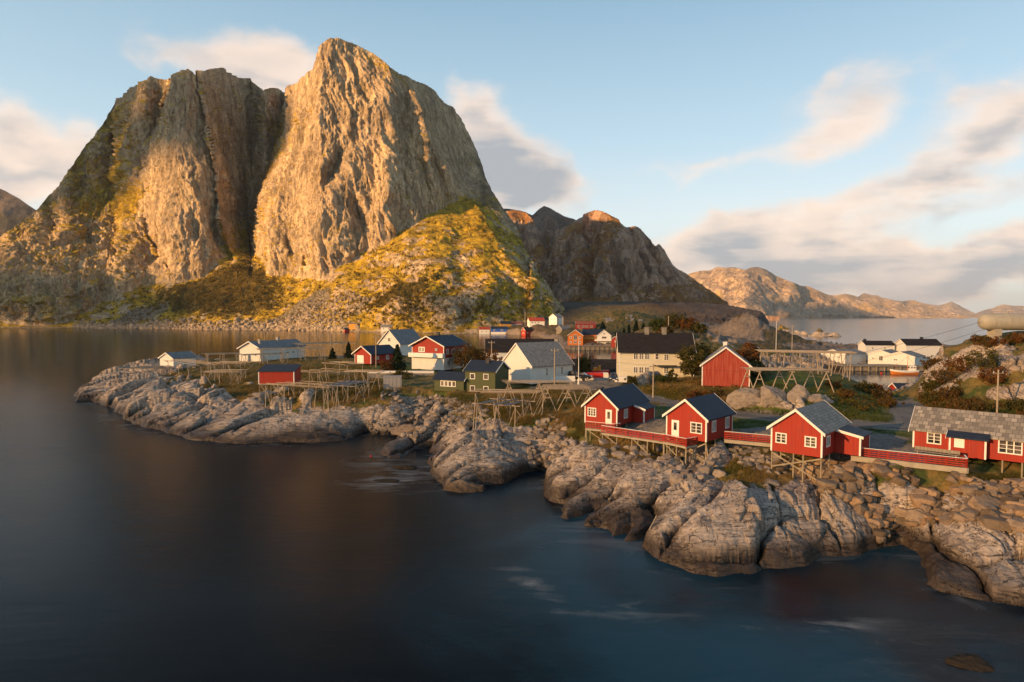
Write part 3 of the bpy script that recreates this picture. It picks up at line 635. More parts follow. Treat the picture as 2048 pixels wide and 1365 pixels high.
# gravel yards and flat lawns: centre (px, py, z), radii in metres, kind
def pxw(x, y, z): return project(np.stack([x, y, z], -1))
EMB_T = np.array([at_z(a, b_, z) for a, b_, z in [(1700,934,6.6),(1800,944,6.6),(1930,960,6.4),(2100,985,6.3)]])
def land(x, y, full=True):
    """height of the ground at x, y and how rocky it is there"""
    x = np.asarray(x, float); y = np.asarray(y, float)
    wx = x + 1.2 * pn2(x / 7, y / 7, 501) + 0.25 * pn2(x / 2.2, y / 2.2, 502); wy = y + 1.2 * pn2(x / 7, y / 7, 503) + 0.25 * pn2(x / 2.2, y / 2.2, 504)
    s = sdist(wx, wy)
    zb = np.maximum(base_h(x, y), 1.0)
    far = sstep(y, 230, 300)
    Wd = 7.0 + 2.0 * pn2(x / 12, y / 12, 505) + far * 6
    u = np.clip(s / Wd, 0, 1)
    z = zb * (.27 * sstep(u, 0, .09) + .73 * (1 - (1 - u) ** 1.7))
    px_, py_ = pxw(x, y, zb)
    # how rocky: low coast, the outcrops, the cliffs of the right-hand hill
    n = fbm2(x / 9, y / 9, 4, 510); n5 = fbm2(x / 2.2, y / 2.2, 3, 515)
    rk = 1 - sstep(zb + 1.0 * n + 0.25 * n5, 4.0, 5.2)
    rk = np.maximum(rk, 1 - sstep(s, 3, 6))
    rk = np.where(px_ < 760, np.maximum(rk, 1 - sstep(zb + 1.3 * n, 3.9, 5.0)), rk)
    # outcrops by the road below the drying rack, by the cream house, on the right-hand hill
    for (a, b_, sa, sb, w) in [(1545,812,85,15,1.5),(1280,765,38,10,1.2),(1985,733,78,30,1.6),(2015,790,64,20,1.5),(1872,740,24,50,1.5),(1880,790,40,22,.8),(1400,650,40,22,1.0),(1475,660,70,34,1.3),(1250,640,60,10,.55),(1450,640,60,16,.5)]:
        rk = np.maximum(rk, sstep(w * gauss(px_, py_, a, b_, sa, sb) + 0.55 * n, 0.45, 0.75))
    dr, zr = pdist(x, y, road_pts); dr2, zr2 = pdist(x, y, road2_pts)
    onroad = sstep(np.minimum(dr, dr2), 5.0, 2.4)
    rk = rk * (1 - onroad)
    # rock blocks, joints and ledges along the strike of the strata
    al = R(42) + 0.25 * pn2(x / 40, y / 40, 520)
    c, sn = np.cos(al), np.sin(al)
    wx2 = x + .8 * pn2(x / 8, y / 8, 521) + .18 * pn2(x / 1.1, y / 1.1, 523); wy2 = y + .8 * pn2(x / 8, y / 8, 522) + .18 * pn2(x / 1.1, y / 1.1, 524)
    p = wx2 * c + wy2 * sn; q = -wx2 * sn + wy2 * c
    f1, f2, idc, pc = worley2(p / 13, q / 4.6, 530, tilt=True)
    amp = np.clip(zb / 3.0, 0.35, 1.2) * rk * (1 + .35 * sstep(y, 105, 130))
    big = (idc - 0.5) * 1.3 + 1.6 * pc - 0.5 * f1 ** 2 - 1.3 * np.exp(-((f2 - f1) / 0.05)) + 0.45
    g1, g2, idg, pg_ = worley2(p / 4.6 + 3, q / 1.5, 540, tilt=True)
    med = (idg - 0.5) * 0.35 + 0.45 * pg_ - 0.26 * np.exp(-((g2 - g1) / 0.05))
    med = med * (.25 + .75 * sstep(fbm2(x / 7, y / 7, 2, 545), -0.15, 0.25))
    h1, h2, idh, ph_ = worley2(p / 1.5, q / 0.55 + 5, 550, tilt=True)
    sm = -0.13 * np.exp(-((h2 - h1) / 0.12)) + 0.10 * (idh - 0.5) + .25 * ph_
    sm = .8 * sm * sstep(fbm2(x / 5, y / 5, 2, 555), 0.0, 0.35) * sstep(y, 140, 100)
    sw = (q + 0.5 * pn2(p / 7, q / 3, 560)) / 0.85; sw = sw - np.floor(sw); sw2 = (q * .9 - .35 * p + 0.3 * pn2(p / 3, q / 3, 562)) / 0.37; sw2 = sw2 - np.floor(sw2)
    lay = (0.30 * (sstep(sw, 0, .8) - sstep(sw, .86, 1.0)) * sstep(pn2(p / 9, q / 5, 563), -.3, .3) + 0.11 * (sw2 - sstep(sw2, .85, 1.0)) ) * sstep(y, 130, 80)
    rock = (big + med * 1.0 + sm + lay * .45 + 0.10 * fbm2(x / 1.6, y / 1.6, 3, 565)) * amp
    bigfar = far * rk * (3.0 * fbm2(p / 30, q / 14, 4, 570))
    z = z + rock * (1 - far) * sstep(s, -0.2, 1.2) + bigfar * sstep(s, 0, 8)
    soft = 0.22 * fbm2(x / 3.2, y / 3.2, 3, 580) + 0.05 * fbm2(x / 0.6, y / 0.6, 2, 585)
    z = z + soft * (1 - rk) * (1 - onroad) * (1 + 4 * far)
    z = z + (1 - onroad) * far * (1 - rk) * 1.5 * fbm2(x / 25, y / 25, 3, 587)
    z = z * (1 - onroad) + np.where(dr < dr2, zr, zr2) * onroad
    z = np.where(s < 0, -0.35 + 0.35 * s, z)
    if not full: return z
    return z, rk, s, np.minimum(dr, dr2), px_, py_, n, n5
def ground_material():
    m, b = new_mat("ground")
    fineR = b.noise(b.scalev(b.gp, (0.5, 0.5, 0.9)), 1.0, 8, 0.65, 0.5)
    strk = b.noise(b.scalev(b.gp, (0.22, 1.5, 3.4), R(-42)), 1.0, 7, 0.6, 0.8)
    pat = b.noise(b.scalev(b.gp, (0.12, 0.12, 0.12)), 1.0, 5, 0.6, 0.4)
    vor = b.n('ShaderNodeTexVoronoi', feature='DISTANCE_TO_EDGE'); b.set(vor.inputs['Vector'], b.vm('ADD', b.scalev(b.gp, (0.30, 1.2, 1.5), R(-42)), b.vm('SCALE', b.n('ShaderNodeTexNoise').outputs['Color'], None))); vor.inputs['Scale'].default_value = 1.0
    def lines(sc, rz, wd, det=4):
        n_ = b.noise(b.scalev(b.gp, sc, rz), 1.0, det, 0.6, 0.6)
        return b.mapr(b.m('ABSOLUTE', b.m('SUBTRACT', n_, 0.5)), 0.0, wd, 0.0, 1.0)
    ck1 = lines((0.16, 0.9, 1.6), R(-42), 0.014); ck2 = lines((0.75, 0.22, 0.5), R(-30), 0.008, 3); ck3 = lines((0.5, 2.6, 4.5), R(-48), 0.02)
    nearm = b.n('ShaderNodeSeparateXYZ'); b.set(nearm.inputs[0], b.gp)
    crack = b.m('MULTIPLY', ck1, ck2)
    fine_ck = b.m('MAXIMUM', ck3, b.mapr(nearm.outputs[1], 90, 160, 0, 1))
    rock = b.mix(b.mapr(strk, 0.35, 0.65), (0.35, 0.275, 0.21), (0.58, 0.46, 0.35))
    rock = b.mix(b.mapr(pat, 0.42, 0.62, 0, 0.5), rock, (0.24, 0.22, 0.205))
    rock = b.mix(b.mapr(fineR, 0.48, 0.66, 0, 0.5), rock, (0.13, 0.105, 0.085))
    rock = b.mix(b.mapr(pat, 0.54, 0.70, 0, 0.45), rock, (0.38, 0.255, 0.15))
    rock = b.mix(b.mapr(crack, 0, 1, 0.8, 0.0), rock, (0.045, 0.034, 0.026))
    rock = b.mix(b.m('MULTIPLY', b.mapr(fine_ck, 0, 1, 0.4, 0.0), b.mapr(pat, .42, .56)), rock, (0.10, 0.078, 0.06))
    # tide band: dark weed and black lichen near the water
    sz = b.n('ShaderNodeSeparateXYZ'); b.set(sz.inputs[0], b.gp)
    tide = b.mapr(b.m('ADD', sz.outputs[2], b.m('MULTIPLY', b.m('SUBTRACT', pat, 0.5), 4.2)), 0.6, 2.7, 1.0, 0.0)
    tide = b.m('MULTIPLY', tide, b.mapr(sz.outputs[1], 260, 300, 1, 0))
    rock = b.mix(b.m('MULTIPLY', tide, 0.93), rock, b.mix(fineR, (0.007, 0.006, 0.005), (0.045, 0.027, 0.015)))
    g1 = b.noise(b.scalev(b.gp, (0.35, 0.35, 0.35)), 1.0, 6, 0.65, 0.3)
    g2 = b.noise(b.scalev(b.gp, (2.2, 2.2, 2.2)), 1.0, 5, 0.7)
    grass = b.mix(b.mapr(g1, 0.38, 0.60), (0.060, 0.075, 0.016), (0.215, 0.135, 0.040))
    grass = b.mix(b.attr('green'), grass, b.mix(g1, (0.035, 0.062, 0.012), (0.085, 0.115, 0.020)))
    grass = b.mix(b.mapr(g2, 0.45, 0.7, 0, 0.55), grass, (0.040, 0.034, 0.014))
    rk = b.mapr(b.m('ADD', b.attr('rocky'), b.m('MULTIPLY', b.m('SUBTRACT', fineR, 0.5), 0.6)), 0.38, 0.58)
    c = b.mix(rk, grass, rock)
    gr = b.mapr(b.m('ADD', b.attr('gravel'), b.m('MULTIPLY', b.m('SUBTRACT', g1, 0.5), 1.0)), 0.4, 0.6)
    gcol = b.mix(b.mapr(g2, 0.4, 0.6), (0.15, 0.128, 0.105), (0.22, 0.19, 0.155))
    c = b.mix(gr, c, gcol)
    c = b.mix(b.attr('brown'), c, b.mix(b.mapr(b.noise(b.scalev(b.gp, (.02, .02, .02)), 1, 6, .65), 0.4, 0.6), (0.034, 0.021, 0.015), (0.082, 0.058, 0.042)))  # brown far land, colour deepened to carry its shade as well
    h = b.m('ADD', b.m('MULTIPLY', fineR, 0.5), b.m('MULTIPLY', b.m('MULTIPLY', crack, rk), 0.5))
    h = b.m('ADD', h, b.m('MULTIPLY', strk, 0.35)); h = b.m('ADD', h, b.m('MULTIPLY', g2, 0.12))
    fin(b, c, b.m('SUBTRACT', 0.9, b.m('MULTIPLY', tide, 0.45)), b.bump(h, 0.8, 0.35), spec=0.25)
    return m
M_GROUND = ground_material()
GRAVEL = [(1300,858,60,22,-5),(1520,868,50,14,0),(1760,905,110,26,-4),(1185,762,60,13,0),(1240,780,50,8,-15),(1818,828,16,30,0),(1880,880,60,20,0),(1760,880,60,12,0)]
LAWN = [(780,740,120,14),(1560,850,120,10),(1360,838,60,14),(1750,870,90,8),(1600,770,120,40),(1700,800,80,30),(1750,830,60,14),(900,795,120,10),(1010,855,90,18),(960,840,50,20),(1900,822,200,8)]
def land_grid(px0, px1, dpx, d0, d1, nrow, name):
    xs = np.arange(px0, px1, dpx); r = ray(xs, np.full(len(xs), 640.0))
    d = d0 * (d1 / d0) ** np.linspace(0, 1, nrow)
    x = r[None, :, 0] * d[:, None]; y = np.broadcast_to(d[:, None], x.shape).copy()
    z, rk, s, dr, px_, py_, n, n5 = land(x, y)
    px_, py_ = pxw(x, y, z)
    gv = sstep(dr, 4.2, 2.6) * .9
    for a, b_, sa, sb, ro in GRAVEL: gv = np.maximum(gv, 1.35 * gauss(px_, py_, a, b_, sa, sb, ro) )
    gv = np.where(y > 170, 0, gv) * sstep(z, 4.6, 5.6)
    gn = 0.0 * x
    for a, b_, sa, sb in LAWN: gn = np.maximum(gn, sstep(gauss(px_, py_, a, b_, sa, sb) + 0.4 * n, 0.25, 0.75))
    gn = np.maximum(gn, sstep(dr, 12, 4) * 0.8)
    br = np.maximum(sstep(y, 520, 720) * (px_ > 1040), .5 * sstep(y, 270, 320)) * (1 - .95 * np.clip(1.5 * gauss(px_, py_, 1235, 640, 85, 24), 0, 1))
    keep = s > -9
    P_ = np.stack([x, y, z], -1)
    if name == "ground" and d0 < 100:
        k = (rk > .25) & (y < 175) & (s > -.5); q = P_[k]; am = (rk[k] * sstep(s[k], -.5, .6))[:, None]
        a_, b_, c_ = q[:, 0], q[:, 1], q[:, 2]
        dx_ = fbm3(a_ / 1.3, b_ / 1.3, c_ / .7, 3, 601, .6); dy_ = fbm3(a_ / 1.3 + 9, b_ / 1.3, c_ / .7, 3, 605, .6)
        blk = np.floor(c_ / .55 + 1.2 * pn2(a_ / 3, b_ / 3, 609)); jx = np.sin(blk * 12.9898) * .12
        q = q + np.stack([.09 * dx_ - .35 * jx, .13 * dy_ - .7 * jx, 0 * dx_], -1) * am; P_[k] = q
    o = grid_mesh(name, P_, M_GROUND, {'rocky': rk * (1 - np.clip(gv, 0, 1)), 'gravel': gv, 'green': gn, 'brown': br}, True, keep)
    return tag(o, kind='structure')
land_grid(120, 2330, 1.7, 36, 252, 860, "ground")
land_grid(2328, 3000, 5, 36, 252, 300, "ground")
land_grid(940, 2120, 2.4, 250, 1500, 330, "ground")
def zat(x, y): return float(land(np.array([x]), np.array([y]), False)[0])
def gpt(px, py, z0=6.0):
    """the point of the ground seen through a pixel of the photograph"""
    z = z0
    for _ in range(12):
        p = at_z(px, py, z); z = 0.5 * z + 0.5 * max(zat(p[0], p[1]), 0.0)
    return Vector((p[0], p[1], zat(p[0], p[1])))

# ------------------------------------------------------------------ water surface
def water():
    xs = np.concatenate([np.linspace(-12, -1.3, 16), np.linspace(-1.25, 1.25, 260), np.linspace(1.3, 12, 16)]); dn = 14 * (70000 / 14.0) ** np.linspace(0, 1, 300)
    x = xs[None, :] * dn[:, None]; y = np.broadcast_to(dn[:, None], x.shape).copy()
    near = dn[:, None] < 420
    s = np.where(near, sdist(x, y, poly[:len(SH)] if False else poly), -99.0)
    P = np.stack([x, y, np.zeros_like(x)], -1)
    px_, py_ = project(P)
    f = 0.75 * sstep(s, -3.2, -0.2) * (y < 300) * sstep(pn2(x / 9, y / 9, 900), -0.15, 0.3)
    for a, b_, sa, sb, ro, w in [(840,955,90,22,5,1.7),(770,965,60,18,0,1.6),(760,930,60,12,0,1.3),(1030,1143,40,5,-4,.9),(1640,1250,140,5,-2,2.2),(1560,1236,60,4,-4,1.5),(1090,1185,70,9,-30,1.6),(1130,1215,45,8,-20,1.4),(1040,1142,35,4,-4,2.0),(1250,1215,120,5,-6,1.3),(1300,1225,160,20,-4,.55),(250,850,70,8,-15,.8),(1250,1090,150,20,-10,.45),(1880,1300,150,50,10,.35)]:
        f = np.maximum(f, w * gauss(px_, py_, a, b_, sa, sb, ro))
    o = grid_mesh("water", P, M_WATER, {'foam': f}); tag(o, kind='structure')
    # open sea all round the camera as well
    return o
water()
# wider sea behind and beside the camera so that the light there is right
V = np.array([[-70000, -9000, -0.02], [70000, -9000, -0.02], [70000, 13.5, -0.02], [-70000, 13.5, -0.02]], float)
wo_ = raw_mesh("water", V, np.array([[0, 1, 2, 3]]), M_WATER, {'foam': np.zeros(4)}); tag(wo_, kind='structure')

# ------------------------------------------------------------------ the air
hz_v = [(x, y, z) for z in (-45.0, 1100.0) for x, y in ((-26000, -3000), (26000, -3000), (26000, 32000), (-26000, 32000))]
me = bpy.data.meshes.new("haze"); me.from_pydata(hz_v, [], [(0, 3, 2, 1), (4, 5, 6, 7), (0, 1, 5, 4), (1, 2, 6, 5), (2, 3, 7, 6), (3, 0, 4, 7)])
m, b = new_mat("haze_air"); b.t.nodes.remove(b.pr)
pv = b.n('ShaderNodeVolumePrincipled'); pv.inputs['Color'].default_value = (0.86, 0.90, 0.97, 1); pv.inputs['Density'].default_value = 2.4e-5; pv.inputs['Anisotropy'].default_value = 0.2
b.t.links.new(pv.outputs[0], b.out.inputs['Volume']); me.materials.append(m)
hz_o = bpy.data.objects.new("haze", me); col.objects.link(hz_o); tag(hz_o, kind='stuff')
# ================================================================== BUILDING MATERIALS
def board_mat(name, c, c2=None, stripe=7.0, rough=0.6, horiz=False, wear=0.25, spec=0.3):
    m, b = new_mat(name)
    s = b.n('ShaderNodeSeparateXYZ'); b.set(s.inputs[0], b.co)
    u = s.outputs[2] if horiz else b.m('ADD', s.outputs[0], s.outputs[1])
    fr = b.m('FRACT', b.m('MULTIPLY', u, stripe))
    gap = b.m('LESS_THAN', fr, 0.13)
    idn = b.noise(b.scalev(b.co, (stripe, stripe, 0.25) if not horiz else (0.3, 0.3, stripe)), 1.0, 2, 0.5)
    w = b.noise(b.scalev(b.co, (1.6, 1.6, 0.5)), 1.0, 6, 0.65)
    cc = b.mix(b.mapr(idn, 0.35, 0.65, 0, 0.5), c, c2 or tuple(v * 0.8 for v in c))
    cc = b.mix(b.mapr(w, 0.5, 0.75, 0, wear), cc, tuple(v * 0.45 + 0.03 for v in c))
    cc = b.mix(b.m('MULTIPLY', gap, 0.6), cc, tuple(v * 0.3 for v in c))
    fin(b, cc, rough, b.bump(b.m('SUBTRACT', w, gap), 0.35, 0.03), spec=spec)
    return m
def plain_mat(name, c, rough=0.6, spec=0.3, var=0.25, sc=2.0, metal=0.0, bump=0.1):
    m, b = new_mat(name)
    n = b.noise(b.co, sc, 6, 0.62)
    fin(b, b.mix(b.mapr(n, 0.35, 0.68, 0, var), c, tuple(v * 0.5 for v in c)), rough, b.bump(n, bump, 0.05), spec=spec, metal=metal)
    return m
def roof_mat(name, c, c2, course=3.2, col_w=2.6, rough=0.5, strong=0.5, spec=0.3):
    """tiled or slated roof: courses along the slope, tiles along the ridge (local x)"""
    m, b = new_mat(name)
    s = b.n('ShaderNodeSeparateXYZ'); b.set(s.inputs[0], b.co)
    cb = b.n('ShaderNodeCombineXYZ'); b.set(cb.inputs[0], b.m('MULTIPLY', s.outputs[0], col_w)); b.set(cb.inputs[1], b.m('MULTIPLY', s.outputs[2], course * 1.9))
    bt = b.n('ShaderNodeTexBrick'); b.set(bt.inputs['Vector'], cb.outputs[0]); bt.inputs['Scale'].default_value = 1.0
    bt.inputs['Color1'].default_value = (*c, 1); bt.inputs['Color2'].default_value = (*c2, 1); bt.inputs['Mortar'].default_value = (*[v * 0.35 for v in c], 1)
    bt.inputs['Mortar Size'].default_value = 0.06; bt.inputs['Brick Width'].default_value = 1.0; bt.inputs['Row Height'].default_value = 1.0
    n = b.noise(b.co, 1.4, 6, 0.65)
    cc = b.mix(b.mapr(n, 0.4, 0.7, 0, strong), bt.outputs[0], tuple(v * 0.5 for v in c))
    fin(b, cc, rough, b.bump(b.m('ADD', bt.outputs['Fac'], b.m('MULTIPLY', n, -0.3)), 0.5, 0.04), spec=spec)
    return m
M = {}
M['red'] = board_mat("red_boards", (0.32, 0.023, 0.010), (0.43, 0.038, 0.014), wear=.4)
M['red_old'] = board_mat("worn_red_boards", (0.30, 0.030, 0.015), (0.46, 0.14, 0.09), 5.0, 0.75, wear=0.3)
M['white'] = plain_mat("white_paint", (0.80, 0.76, 0.68), 0.5, var=0.12)
M['white_b'] = board_mat("white_boards", (0.78, 0.74, 0.66), None, 6.0, wear=0.10)
M['cream'] = board_mat("cream_boards", (0.74, 0.65, 0.46), None, 6.5, wear=0.12, horiz=True)
M['green'] = board_mat("green_boards", (0.075, 0.085, 0.030), None, 6.0, horiz=True)
M['orange'] = board_mat("orange_boards", (0.62, 0.17, 0.025), None, 5.0)
M['blue_b'] = board_mat("blue_boards", (0.03, 0.11, 0.42), None, 5.0)
M['ochre'] = board_mat("ochre_boards", (0.65, 0.30, 0.04), None, 5.0)
M['rf_blue'] = roof_mat("dark_blue_roof", (0.022, 0.032, 0.052), (0.030, 0.042, 0.066), 2.4, 3.4, 0.62, 0.25, 0.25)
M['rf_black'] = roof_mat("black_tile_roof", (0.026, 0.023, 0.024), (0.040, 0.034, 0.033), 2.6, 3.0, 0.8, 0.3, 0.1)
M['rf_slate'] = roof_mat("slate_roof", (0.38, 0.34, 0.29), (0.22, 0.20, 0.175), 2.5, 2.6, 0.8, 0.4, 0.2)
M['rf_stone'] = roof_mat("stone_slab_roof", (0.40, 0.35, 0.29), (0.14, 0.125, 0.11), 1.5, 1.9, 0.85, 0.5, 0.2)
M['rf_grey'] = roof_mat("grey_roof", (0.27, 0.26, 0.25), (0.18, 0.18, 0.18), 1.6, 1.4, 0.7, 0.3, 0.2)
M['rf_red'] = roof_mat("red_tile_roof", (0.42, 0.07, 0.04), (0.33, 0.05, 0.03), 2.0, 2.0, 0.7, 0.3, 0.2)
M['rf_rust'] = roof_mat("rust_roof", (0.40, 0.12, 0.08), (0.34, 0.10, 0.07), 2.0, 2.0, 0.8, 0.3, 0.2)
M['wood'] = board_mat("weathered_wood", (0.30, 0.25, 0.19), (0.22, 0.185, 0.145), 3.0, 0.85, wear=0.4)
M['pole_wood'] = plain_mat("bleached_pole", (0.42, 0.33, 0.235), 0.85, var=0.5, sc=1.5)
M['pole_grey'] = plain_mat("grey_pole", (0.28, 0.28, 0.30), 0.8, var=0.4, sc=1.5)
M['stilt'] = plain_mat("stilt_timber", (0.33, 0.27, 0.18), 0.85, var=0.45, sc=1.2)
M['concrete'] = plain_mat("concrete", (0.40, 0.34, 0.25), 0.9, var=0.4, sc=1.2)
M['stone'] = plain_mat("masonry", (0.27, 0.24, 0.20), 0.9, var=0.8, sc=1.8, bump=0.8)
M['metal'] = plain_mat("grey_metal", (0.34, 0.31, 0.29), 0.6, var=0.2)
M['black'] = plain_mat("black_metal", (0.02, 0.02, 0.022), 0.5)
M['tyre'] = plain_mat("rubber", (0.02, 0.02, 0.02), 0.9)
M['carpaint'] = plain_mat("black_car_paint", (0.012, 0.016, 0.026), 0.18, spec=0.6, var=0.05)
M['tank'] = plain_mat("tank_shell", (0.40, 0.36, 0.28), 0.55, var=0.3, sc=0.8)
M['redp'] = plain_mat("red_paint", (0.55, 0.03, 0.02), 0.5)
M['orangep'] = plain_mat("orange_paint", (0.60, 0.18, 0.02), 0.45)
M['lamp'] = plain_mat("lamp_glass", (0.75, 0.75, 0.72), 0.2)
m, b = new_mat("window_glass"); n = b.noise(b.co, 1.2, 3, 0.5)
fin(b, b.mix(b.mapr(n, 0.4, 0.6), (0.020, 0.020, 0.020), (0.13, 0.10, 0.075)), 0.08, spec=0.6); M['glass'] = m
m, b = new_mat("wire_black"); fin(b, (0.03, 0.03, 0.03), 0.7); M['wire'] = m
m, b = new_mat("asphalt"); n = b.noise(b.gp, 3.0, 6, 0.7); n_b = b.noise(b.gp, 0.3, 4, 0.6)
fin(b, b.mix(b.mapr(n_b, 0.35, 0.65), b.mix(n, (0.10, 0.088, 0.078), (0.15, 0.132, 0.115)), (0.18, 0.155, 0.13)), 0.95, b.bump(n, 0.3, 0.03)); M['asphalt'] = m

class MB:
    def __init__(s): s.v = []; s.f = []
    def quad(s, *p):
        i = len(s.v); s.v += [tuple(q) for q in p]; s.f.append(tuple(range(i, i + len(p))))
        return s
    def hull8(s, b0, b1):
        """b0, b1: two rings of equal length, joined"""
        n = len(b0); i = len(s.v); s.v += [tuple(q) for q in b0] + [tuple(q) for q in b1]
        s.f.append(tuple(range(i + n - 1, i - 1, -1))); s.f.append(tuple(range(i + n, i + 2 * n)))
        for k in range(n): s.f.append((i + k, i + (k + 1) % n, i + n + (k + 1) % n, i + n + k))
        return s
    def box(s, x0, x1, y0, y1, z0, z1):
        return s.hull8([(x0, y0, z0), (x1, y0, z0), (x1, y1, z0), (x0, y1, z0)], [(x0, y0, z1), (x1, y0, z1), (x1, y1, z1), (x0, y1, z1)])
    def tube(s, p, q, r, r2=None, n=6):
        p = Vector(p); q = Vector(q); r2 = r if r2 is None else r2
        d = (q - p).normalized(); a = d.orthogonal().normalized(); c = d.cross(a)
        ang = [2 * math.pi * k / n for k in range(n)]
        return s.hull8([p + (a * math.cos(t) + c * math.sin(t)) * r for t in ang], [q + (a * math.cos(t) + c * math.sin(t)) * r2 for t in ang])
    def beam(s, p, q, w, h):
        p = Vector(p); q = Vector(q); d = (q - p).normalized()
        a = d.cross(Vector((0, 0, 1)));
        if a.length < 1e-4: a = Vector((1, 0, 0))
        a.normalize(); c = a.cross(d).normalized()
        o = [(-w / 2, -h / 2), (w / 2, -h / 2), (w / 2, h / 2), (-w / 2, h / 2)]
        return s.hull8([p + a * u + c * v for u, v in o], [q + a * u + c * v for u, v in o])
    def prism(s, pts, x0, x1):
        """outline in (y, z) swept along x"""
        return s.hull8([(x0, y, z) for y, z in pts], [(x1, y, z) for y, z in pts])
    def build(s, name, mat, parent=None, smooth=False, loc=None):
        me = bpy.data.meshes.new(name); me.from_pydata(s.v, [], s.f)
        if smooth: me.polygons.foreach_set('use_smooth', [True] * len(s.f))
        me.materials.append(mat); o = bpy.data.objects.new(name, me); col.objects.link(o)
        if parent is not None: o.parent = parent
        if loc is not None: o.location = loc
        return o

# ================================================================== HOUSES
def face_pt(h, face, u, z, out):
    L, Wd = h['L'], h['W']
    return {'g': (-out, u, z), 'r': (u, -out, z), 'b': (L + out, u, z), 'l': (u, Wd + out, z)}[face]
def fbox(mb, h, face, u0, u1, z0, z1, o0, o1):
    a = face_pt(h, face, u0, z0, o0); c = face_pt(h, face, u1, z1, o1)
    mb.box(min(a[0], c[0]), max(a[0], c[0]), min(a[1], c[1]), max(a[1], c[1]), z0, z1)
def window(h, face, u, z, w, hh, nx=2, ny=3, mat=None, fr=0.12, off=0.0, casing=True):
    mat = mat or M['white']; f = MB()
    o0, o1 = off + 0.012, off + 0.07
    fbox(f, h, face, u - w / 2, u + w / 2, z + hh - fr, z + hh, o0, o1 + 0.02)
    fbox(f, h, face, u - w / 2, u + w / 2, z, z + fr, o0, o1 + 0.02)
    fbox(f, h, face, u - w / 2, u - w / 2 + fr, z + fr, z + hh - fr, o0, o1)
    fbox(f, h, face, u + w / 2 - fr, u + w / 2, z + fr, z + hh - fr, o0, o1)
    iw = (w - 2 * fr)
    for k in range(1, nx):
        c = u - w / 2 + fr + iw * k / nx; fbox(f, h, face, c - fr * 0.42, c + fr * 0.42, z + fr, z + hh - fr, o0, o1 - 0.012)
    for k in range(1, ny):
        c = z + fr + (hh - 2 * fr) * k / ny; fbox(f, h, face, u - w / 2 + fr, u + w / 2 - fr, c - 0.025, c + 0.025, o0, o1 - 0.026)
    o = f.build("window", mat, h['root'])
    p = MB(); fbox(p, h, face, u - w / 2 + fr * 0.6, u + w / 2 - fr * 0.6, z + fr * 0.6, z + hh - fr * 0.6, off + 0.004, off + 0.03)
    p.build("pane", M['glass'], o)
    return o
def door(h, face, u, z, w, hh, mat=None, glass=True, off=0.0):
    mat = mat or M['white']; f = MB()
    fbox(f, h, face, u - w / 2, u + w / 2, z, z + hh, off + 0.01, off + 0.06)
    o = f.build("door", mat, h['root'])
    if glass:
        p = MB(); fbox(p, h, face, u - w * 0.2, u + w * 0.2, z + hh * 0.42, z + hh * 0.86, off + 0.05, off + 0.085); p.build("pane", M['glass'], o)
    k = MB(); fbox(k, h, face, u + w * 0.30, u + w * 0.36, z + hh * 0.45, z + hh * 0.48, off + 0.06, off + 0.12); k.build("handle", M['black'], o)
    return o
def house(name, label, cat, origin, az, L, Wd, H, rise, wall, roof, trim=None, ovg=0.35, ove=0.35, zb=0.0, group=None, corner=True, skirt=None, roof_t=0.14, ridge_at=0.5):
    """near corner at origin; the ridge runs along local x, whose compass bearing is az (clockwise from straight ahead)"""
    root = empty(name, origin, math.pi / 2 - R(az)); tag(root, label, cat, group)
    trim = trim or M['white']; h = {'root': root, 'L': L, 'W': Wd, 'H': H, 'rise': rise}
    yr = Wd * ridge_at
    w = MB().prism([(0, zb), (Wd, zb), (Wd, H), (yr, H + rise), (0, H)], 0, L); w.build("wall", wall, root)
    r = MB(); t = roof_t
    for ya, s in ((0, -1), (Wd, 1)):
        run = abs(yr - ya); k = rise / run; ye = ya + s * ove; ze = H - k * ove
        up = 0.03
        r.prism([(ye, ze + up), (yr, H + rise + up), (yr, H + rise + up + t), (ye, ze + up + t)] if s < 0 else [(yr, H + rise + up), (ye, ze + up), (ye, ze + up + t), (yr, H + rise + up + t)], -ovg, L + ovg)
    ro = r.build("roof", roof, root); h['roof'] = ro
    for xe in (-ovg - 0.05, L + ovg + 0.005):
        bb = MB()
        for ya, s in ((0, -1), (Wd, 1)):
            run = abs(yr - ya); k = rise / run; ye = ya + s * (ove + 0.03); ze = H - k * (ove + 0.03)
            d = 0.15
            bb.prism([(ye, ze - d + 0.04), (yr, H + rise - d + 0.04), (yr, H + rise + t + 0.06), (ye, ze + t + 0.06)] if s < 0 else [(yr, H + rise - d + 0.04), (ye, ze - d + 0.04), (ye, ze + t + 0.06), (yr, H + rise + t + 0.06)], xe, xe + 0.045)
        bb.build("bargeboard", trim, root)
    if corner:
        for (x, y) in ((0, 0), (0, Wd), (L, 0), (L, Wd)):
            c = MB(); sx = -1 if x == 0 else 1; sy = -1 if y == 0 else 1
            x0, x1 = sorted((x + sx * 0.03, x - sx * 0.14)); y0, y1 = sorted((y + sy * 0.03, y - sy * 0.14))
            c.box(x0, x1, y0, y1, zb - 0.01, H - 0.05); c.build("corner_board", trim, root)
    if skirt:
        MB().box(0.05, L - 0.05, 0.05, Wd - 0.05, zb - skirt[1], zb - 0.004).build("foundation", skirt[0], root)
    return h
def chimney(h, x, y, z0, z1, w=0.6, mat=None, cap=True):
    c = MB().box(x - w / 2, x + w / 2, y - w / 2, y + w / 2, z0, z1)
    if cap: c.box(x - w / 2 - 0.07, x + w / 2 + 0.07, y - w / 2 - 0.07, y + w / 2 + 0.07, z1 + 0.003, z1 + 0.14)
    return c.build("chimney", mat or M['stone'], h['roof'])
